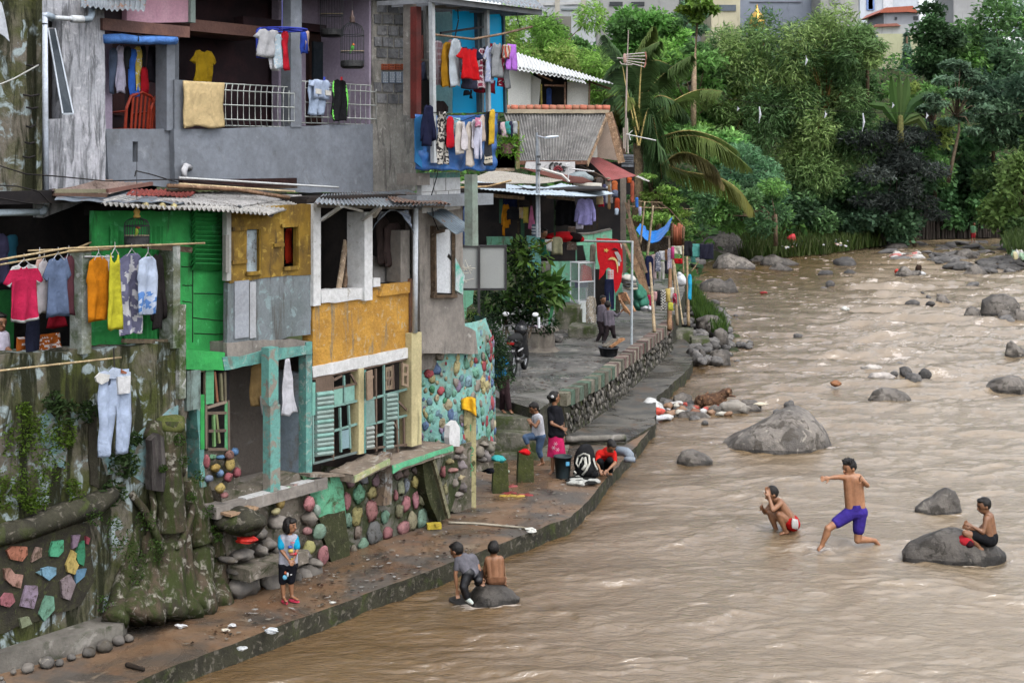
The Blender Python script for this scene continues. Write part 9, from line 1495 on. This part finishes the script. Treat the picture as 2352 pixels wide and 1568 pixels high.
pt=thing('papaya_tree','tall bare trunked papaya tree with a small crown','tree',Dp(1592,320,92));mb=MB();mb.tube([Dp(1592,320,92),Dp(1594,180,92),Dp(1602,40,92)],[.2,.17,.12],8,col=(2.2,2.0,1.8));obj('trunk',mb,wood,pt,smooth=True)
lfcloud([(Dp(1604,12,92),(.9,.8,.5)),(Dp(1575,25,92),(.6,.5,.3)),(Dp(1632,22,92),(.7,.5,.3)),(Dp(1600,40,92),(.5,.4,.4))],420,.6,[(.20,.30,.04),(.14,.25,.04)],'crown',130,pt,asp=.4)
bn_=thing('banana_plant','banana plant with big upright and arching leaves among the far trees','banana plant',Dp(2072,300,93));mb=MB()
def bleaf(pts,w,c):
 P_=[Dp(x,y,93)for x,y in pts];n_=10;vs=[]
 for k in range(n_+1):
  t=k/n_;s_=t*(len(P_)-1);i=min(int(s_),len(P_)-2);p=P_[i].lerp(P_[i+1],s_-i);d=(P_[i+1]-P_[i]).normalized();x=V((0,1,0)).cross(d).normalized();ww=w*math.sin(math.pi*(t*.9+.08))**.6;vs+=[p-x*ww+V((0,.1,0)),p+V((0,-.06,0)),p+x*ww+V((0,.1,0))]
 mb.add(vs,[(3*k+j,3*k+j+1,3*k+j+4,3*k+j+3)for k in range(n_)for j in(0,1)],0,tuple(v_*.62 for v_ in c))
for pts,w,c in[([(2062,285),(2055,230),(2048,175)],.30,(.13,.27,.06)),([(2066,285),(2068,220),(2066,172)],.22,(.2,.33,.1)),([(2070,280),(2082,220),(2085,175)],.28,(.18,.32,.09)),([(2074,278),(2095,240),(2130,218),(2143,222)],.32,(.10,.22,.07)),([(2058,282),(2030,245),(1995,240)],.26,(.12,.25,.06)),([(2076,285),(2110,272),(2130,300)],.26,(.22,.30,.09)),([(2068,290),(2090,270),(2115,262)],.24,(.20,.33,.10))]:bleaf(pts,w,c)
obj('leaf',mb,leafm,bn_)
mb=MB();mb.cap(Dp(2068,320,93),Dp(2068,270,93),.25,.18,col=(.9,1.1,.5));obj('stem',mb,wood,bn_)
pm=thing('coconut_palm','coconut palm with long arching yellow green fronds behind the houses','palm',Dp(1470,470,56));mb=MB();mb.tube([Dp(1462,520,56),Dp(1466,430,56),Dp(1466,330,56)],[.22,.19,.2],8,col=(1.3,1.2,1.0));obj('trunk',mb,wood,pm,smooth=True)
rp=np.random.RandomState(77)
def frond(pts,Lf,c,sag=1.0,tipc=None):
 Yf=56+rp.uniform(-1,1);P_=[np.array(Dp(x,y,Yf+(i-1)*rp.uniform(-.5,.5)))for i,(x,y)in enumerate(pts)];m=64;C=[]
 for k in range(m+1):
  t=k/m*(len(P_)-1);i=min(int(t),len(P_)-2);f=t-i;a,b_=P_[i],P_[i+1];p0=P_[max(i-1,0)];p3=P_[min(i+2,len(P_)-1)]
  C.append(.5*((2*a)+(-p0+b_)*f+(2*p0-5*a+4*b_-p3)*f*f+(-p0+3*a-3*b_+p3)*f**3))
 vs=[];cl=[]
 for k in range(3,m):
  t=k/m;d=C[min(k+1,m)]-C[k-1];d/=np.linalg.norm(d)+1e-9;s_=np.cross(d,[0,0,1.0]);s_/=np.linalg.norm(s_)+1e-9;L_=Lf*(math.sin(math.pi*min(1,t*.85+.12))**.7)
  for sd in(-1,1):
   for r_ in(0,.7,1.4):
    b0=C[k]+(C[min(k+1,m)]-C[k])*r_*.5;w=d*.45+s_*sd*rp.uniform(.35,.8)+np.array([rp.normal(0,.06),0,-.25-.2*t]);w/=np.linalg.norm(w);mid=b0+w*L_*.45;end=b0+w*L_*.80+np.array([0,0,-1])*L_*(.34*sag);q_=np.cross(w,[0,0,1.0]);q_/=np.linalg.norm(q_)+1e-9;q_=q_*.026+d*.016
    cc=np.array(c)*rp.uniform(.6,1.35);
    if tipc is not None:cc=cc*(1-t)+np.array(tipc)*t*rp.uniform(.7,1.2)
    vs+=[b0-q_,b0+q_,mid+q_*1.1,mid-q_*1.1,mid-q_*1.1,mid+q_*1.1,end+q_*.25,end-q_*.25];cl+=[cc,cc]
 o=leafobj('frond',np.array(vs),np.array(cl),parent=pm)
 mb=MB();mb.tube([V(C[k])for k in range(0,m,3)]+[V(C[m])],[.045-.038*k/22 for k in range(len(range(0,m,3))+1)],5,col=(2.0,2.0,1.0));obj('rachis',mb,wood,o)
g1=(.09,.17,.06);g2=(.17,.24,.06);g3=(.13,.21,.06);yt=(.26,.25,.06)
for pts,L_,c,tc_ in[([(1466,335),(1455,228),(1468,130),(1500,62)],.95,g3,g2),([(1466,335),(1440,210),(1425,140),(1388,80)],1.0,g1,None),([(1468,335),(1482,225),(1530,165),(1588,128)],1.05,g1,g3),([(1470,335),(1500,272),(1560,225),(1610,206),(1660,210)],1.1,g3,g2),([(1470,338),(1510,318),(1580,300),(1650,318),(1692,345)],1.1,g3,g2),([(1470,340),(1520,322),(1590,312),(1655,332),(1722,385)],1.15,g2,g2),([(1500,395),(1560,352),(1610,362),(1640,385),(1662,425)],.9,(.18,.18,.07),(.25,.20,.08)),([(1480,350),(1560,390),(1650,408),(1700,440),(1728,482)],1.1,g2,yt),([(1464,335),(1430,240),(1400,225),(1378,290),(1372,350)],.95,g1,None),([(1466,300),(1450,232),(1435,228),(1412,265),(1405,310)],.7,g2,yt),([(1468,335),(1490,250),(1510,320),(1520,410)],1.0,g1,None),([(1466,335),(1440,270),(1405,280),(1390,340)],.9,g1,None),([(1466,330),(1470,200),(1480,120),(1515,95)],.9,g1,g3),([(1468,335),(1485,290),(1500,350),(1498,430)],.9,g1,None),([(1466,320),(1448,200),(1415,170),(1375,185)],.95,g1,None),([(1468,335),(1500,230),(1545,230),(1580,270)],1.0,g1,None),([(1468,330),(1478,180),(1500,140),(1540,150)],.95,g1,None)]:frond(pts,L_,c,1.0,tc_)
r=np.random.RandomState(5);Pt=[]
while len(Pt)<26000:
 x=r.uniform(-18,62,4000);y=r.uniform(56,150,4000);d=sdist(x,y,bank);k=(d>.6)&(np.abs(x/y*FL+W_/2-1176)<1400)
 for a,b_ in zip(x[k],y[k]):Pt.append((a,b_,tz(a,b_)+r.rand()*1.6))
Pt=np.array(Pt);cc=np.array(DK+MD)[r.randint(0,6,len(Pt))]*2.4*np.clip(r.normal(1,.25,len(Pt)),.5,1.6)[:,None]
vs,c2=leaves(Pt,r.uniform(.5,1.0,len(Pt))*.75,cc,r,.45,.1);leafobj('undergrowth',vs,c2,kind='stuff',label='tangled green undergrowth covering the far slope')
def grass(name,poly,n_,h,cols,z,l,Yw=None):
 Pn=[];C=[];xs_=[p[0]for p in poly];ys_=[p[1]for p in poly];vs=[]
 while len(C)<n_:
  p=(rnd.uniform(min(xs_),max(xs_)),rnd.uniform(min(ys_),max(ys_)))
  if not inside(p,poly):continue
  w=Hz(p[0],p[1],z);w.z=max(tz(w.x,w.y),z-.1)if z<.5 else z;a=rnd.uniform(0,6.28);hh=h*rnd.uniform(.5,1.3);wd=V((math.cos(a),math.sin(a),0))*hh*.05;tp=w+V((rnd.uniform(-.4,.4)*hh,rnd.uniform(-.4,.4)*hh,hh));m_=w.lerp(tp,.5)+V((0,0,hh*.1));vs+=[tuple(w-wd),tuple(w+wd),tuple(tp),tuple(m_-wd*.8)];b=rnd.choice(cols);k=rnd.uniform(.6,1.3);C.append([x*k for x in b])
 leafobj(name,np.array(vs),np.array(C),kind='stuff',label=l)
grass('bank_grass',[(1690,585),(1720,555),(1800,545),(1990,545),(2090,545),(2090,553),(1990,566),(1900,580),(1730,592)],9000,.9,[(.09,.14,.03),(.06,.11,.02),(.12,.15,.05)],.2,'tall grass along the far bank above the water')
grass('edge_grass',[(1585,640),(1610,690),(1665,745),(1672,770),(1640,760),(1600,730),(1575,690),(1575,650)],2600,.42,[(.10,.18,.03),(.07,.14,.03)],.3,'bright grass among the stones below the drying frames')
grass('mound_grass',[(2310,560),(2352,545),(2400,560),(2400,590),(2315,585)],1500,.8,[(.08,.13,.03),(.10,.15,.05)],.8,'grass on the mound at the right edge')
def grit(polys,z,n_,l,seed):
 r_=random.Random(seed);vs=[];C=[]
 while len(C)<n_:
  p=(r_.uniform(300,1570),r_.uniform(760,1560));
  if not any(inside(p,q_)for q_ in polys):continue
  w=Hz(p[0],p[1],z+.006);s_=r_.choice((.012,.02,.03,.05));a=r_.uniform(0,6.28)
  vs+=[(w.x+s_*math.cos(a+k*1.57)*(1 if k%2 else.5),w.y+s_*math.sin(a+k*1.57)*(1 if k%2 else.5),w.z+r_.uniform(0,.012))for k in range(4)];C.append(r_.choice(((.05,.03,.02),(.16,.09,.05),(.35,.32,.27),(.10,.05,.04),(.55,.55,.53),(.07,.07,.06))))
 leafobj('grit',np.array(vs),np.array(C),kind='stuff',label=l)
grit([[(420,1480),(700,1330),(1030,1190),(1130,1060),(1400,1080),(1309,1185),(811,1370),(560,1462)],[(1340,1000),(1480,960),(1590,820),(1540,800),(1440,880)]],.27,900,'dead leaves and grit scattered on the lower walkways',3)
grit([[(1160,910),(1280,890),(1530,740),(1380,780),(1230,830)]],ZU,420,'dead leaves and grit scattered on the upper walkway',4)
for i in range(70):
 t=rnd.random();p=(1725+t*225,rnd.uniform(545,572)-t*6);w=Hz(*p,z=.7);c=rnd.choice([(.6,.6,.6),(.5,.5,.55),(.55,.3,.2),(.2,.3,.5),(.6,.55,.4)]);mb=MB();mb.ell(w,(rnd.uniform(.05,.13),.06,rnd.uniform(.03,.07)),n=7,k=5,col=c,nzs=.4,seed=i);obj('litter',mb,trash,label='scrap of litter strewn over the far bank below the bamboo',cat='litter',group='litter on the far bank')
mb=MB();mb.ell(Dp(1819,549,88),(.3,.15,.28),n=12,col=(.55,.04,.05),nzs=.3,seed=2);obj('red_sheet',mb,trash,label='large red plastic sheet caught in the grass of the far bank',cat='sheet',smooth=True)
for i in range(60):
 p=(2322+rnd.uniform(0,60),rnd.uniform(555,590));w=Hz(*p,z=.9);mb=MB();mb.ell(w,(.14,.1,.22),n=6,k=4,col=rnd.choice([(.55,.5,.3),(.5,.2,.15),(.5,.5,.45),(.3,.45,.3)]),nzs=.4,seed=i);obj('litter',mb,trash,label='coloured scrap in the rubbish slope at the right edge',cat='litter',group='rubbish slope at the right edge')
for i,(x,y,h,l)in enumerate([(1744,245,38,'highest white rag on the wire before the bamboo'),(1895,255,16,'small white rag left in the bamboo'),(1982,260,42,'long white rag on the wire beside the dark tree'),(1851,128,22,'white rag high in the left bamboo'),(1694,245,10,'tiny white rag near the palm frond'),(2128,259,14,'pale rag right of the dark tree'),(2050,236,12,'pale scrap in the top of the dark tree')]):
 mb=MB();a=Dp(x,y,84);mb.tube([a,a+V((.06,0,-h/FL*84*.5)),a+V((-.03,0,-h/FL*84))],[.03,.07,.02],6,col=(.66,.68,.72));obj('rag',mb,cloth,label=l,cat='rag',group='white rags on the wire over the river')
line('wire',[Dp(1660,225,84),Dp(1790,246,84),Dp(1980,258,84),Dp(2150,262,84),Dp(2400,262,84)],.012,dark,'thin wire strung across the river before the trees','wire')
def bld(name,l,cat,Y,x0,y0,x1,y1,c,wins=(),roof_=None,dep=8,extra=None,bc=(.05,.055,.06)):
 a=Dp(x0,y1,Y);b_=Dp(x1,y0,Y);t=thing(name,l,cat,V(((a.x+b_.x)/2,Y+dep/2,a.z-4)),'buildings on the hilltop');m=M('far_%02d%02d%02d'%tuple(int(v_*99)for v_ in c),c,tuple(v_*.85 for v_ in c),None,sc_=.3,streak=True,stain=tuple(v_*.6 for v_ in c),st=.64,sts=.4,bump=.1)
 mb=MB();mb.box(((a.x+b_.x)/2,Y+dep/2,(a.z-4+b_.z)/2),(b_.x-a.x,dep,b_.z-a.z+4));obj('wall',mb,m,t)
 for w in wins:
  mb=MB();p=Dp(w[0],w[3],Y);r_=Dp(w[2],w[1],Y);mb.box(((p.x+r_.x)/2,Y,(p.z+r_.z)/2),(r_.x-p.x,.3,r_.z-p.z),col=w[4]if len(w)>4 else bc);obj('window',mb,plain,t)
 if roof_:
  mb=MB();P_=[Dp(x,y,Y-.6)for x,y in roof_[0]];mb.prism(P_,V((0,dep+1.2,0)),col=roof_[1]);obj('roof',mb,plain,t)
 return t
bld('building','white hilltop building with a balcony railing at the top left','building',150,1150,-40,1368,20,(.58,.60,.62),[(1200,8,1280,14,(.35,.38,.4)),(1295,6,1360,12,(.35,.38,.4)),(1290,20,1365,24,(.3,.35,.38))],([(1140,-20),(1375,-26),(1375,-32),(1140,-26)],(.5,.5,.5)))
mb=MB();
for x in(1212,1232,1280,1340):mb.beam(Dp(x,40,148),Dp(x,-5,148),.5,.5,col=(.45,.42,.36))
mb.beam(Dp(1190,12,148),Dp(1375,6,148),.3,.3,col=(.5,.5,.5));obj('colonnade',mb,plain,label='row of pale columns before the white hilltop building',cat='columns')
bld('building','mossy concrete slab structure below the white hilltop building','building',135,1224,38,1312,66,(.22,.21,.18))
bld('building','long bare grey concrete building behind the round glossy tree','building',160,1370,-40,1640,60,(.38,.38,.37),[(1400,5,1430,14),(1450,5,1480,14),(1560,0,1600,14)])
bld('building','cream building with a wide dark opening','building',150,1634,-30,1700,48,(.58,.53,.38),[(1637,12,1690,26,(.12,.14,.17))])
bld('building','slate grey building behind the golden dome','building',165,1700,-30,1900,75,(.26,.29,.35),[(1760,22,1775,30,(.15,.2,.3)),(1722,4,1840,6,(.2,.2,.25))])
bld('building','tall pale concrete block above the bamboo','building',160,1885,-30,1972,72,(.40,.40,.38),[(1905,-5,1930,8,(.3,.3,.32))])
bld('building','white and blue tower with a striped window','building',190,1975,-30,2110,40,(.66,.70,.76),[(1990,-20,2008,24,(.2,.3,.6)),(1994,-20,2004,22,(.6,.65,.7)),(2028,-20,2050,20,(.75,.76,.8))])
bld('house','grey house with a terracotta red roof on the hilltop','house',170,2030,28,2112,68,(.36,.37,.40),[(2055,40,2060,46),(2098,38,2108,46)],([(2018,30),(2085,28),(2112,30),(2096,14),(2035,18)],(.42,.12,.07)))
bld('house','low house with a red tiled edge below the grey one','house',160,2010,56,2120,78,(.42,.43,.44),[],([(2008,62),(2070,60),(2060,54),(2012,56)],(.30,.12,.09)))
bld('factory','long pale yellow green factory wall behind the conifer','factory',155,1980,78,2130,215,(.50,.50,.32),[(1985,82,2016,98,(.2,.25,.3)),(1990,115,2010,140,(.25,.28,.3))],([(2060,185),(2130,115),(2130,150),(2090,190)],(.42,.32,.30)))
bld('building','grey white building above the upper right trees','building',180,2190,-30,2260,40,(.42,.42,.42));bld('building','pale building in the upper right corner','building',200,2270,-30,2420,8,(.62,.66,.72))
gd=thing('mosque_dome','golden onion dome on a turquoise ringed base','dome',Dp(1739,95,140));c_=Dp(1739,70,140);mb=MB();u_=140/FL;mb.lathe(c_,[(14*u_,0),(17*u_,8*u_),(19*u_,18*u_),(18*u_,27*u_),(13*u_,36*u_),(6*u_,43*u_),(2.5*u_,50*u_),(.8*u_,60*u_)],20);gdm=M('gold',(.72,.45,.12),(.60,.36,.08),sc_=1,rough=.3,metal=.7,bump=0);obj('dome',mb,gdm,gd,smooth=True)
mb=MB();mb.lathe(c_-V((0,0,4*u_)),[(19*u_,0),(19*u_,4*u_)],20,col=(.10,.50,.45));mb.lathe(c_-V((0,0,22*u_)),[(14*u_,0),(15*u_,4*u_),(13*u_,18*u_)],16,col=(.35,.60,.58));obj('base',mb,plain,gd)
bld('shed','small rusty roofed shed glimpsed between palm and bamboo','shed',100,1612,175,1680,215,(.32,.27,.25),[],([(1605,180),(1640,168),(1685,205),(1680,212)],(.35,.25,.22)))
mb=MB();mb.box((45,215,17.5),(640,452,42));hz_=bpy.data.materials.new('haze');hz_.use_nodes=True;n=hz_.node_tree;n.nodes.remove(n.nodes['Principled BSDF']);pv=n.nodes.new('ShaderNodeVolumePrincipled');pv.inputs['Color'].default_value=(.9,.94,1,1);pv.inputs['Density'].default_value=.0012;pv.inputs['Anisotropy'].default_value=.3
n.links.new(pv.outputs[0],n.nodes['Material Output'].inputs['Volume']);obj('haze',mb,hz_,kind='stuff')
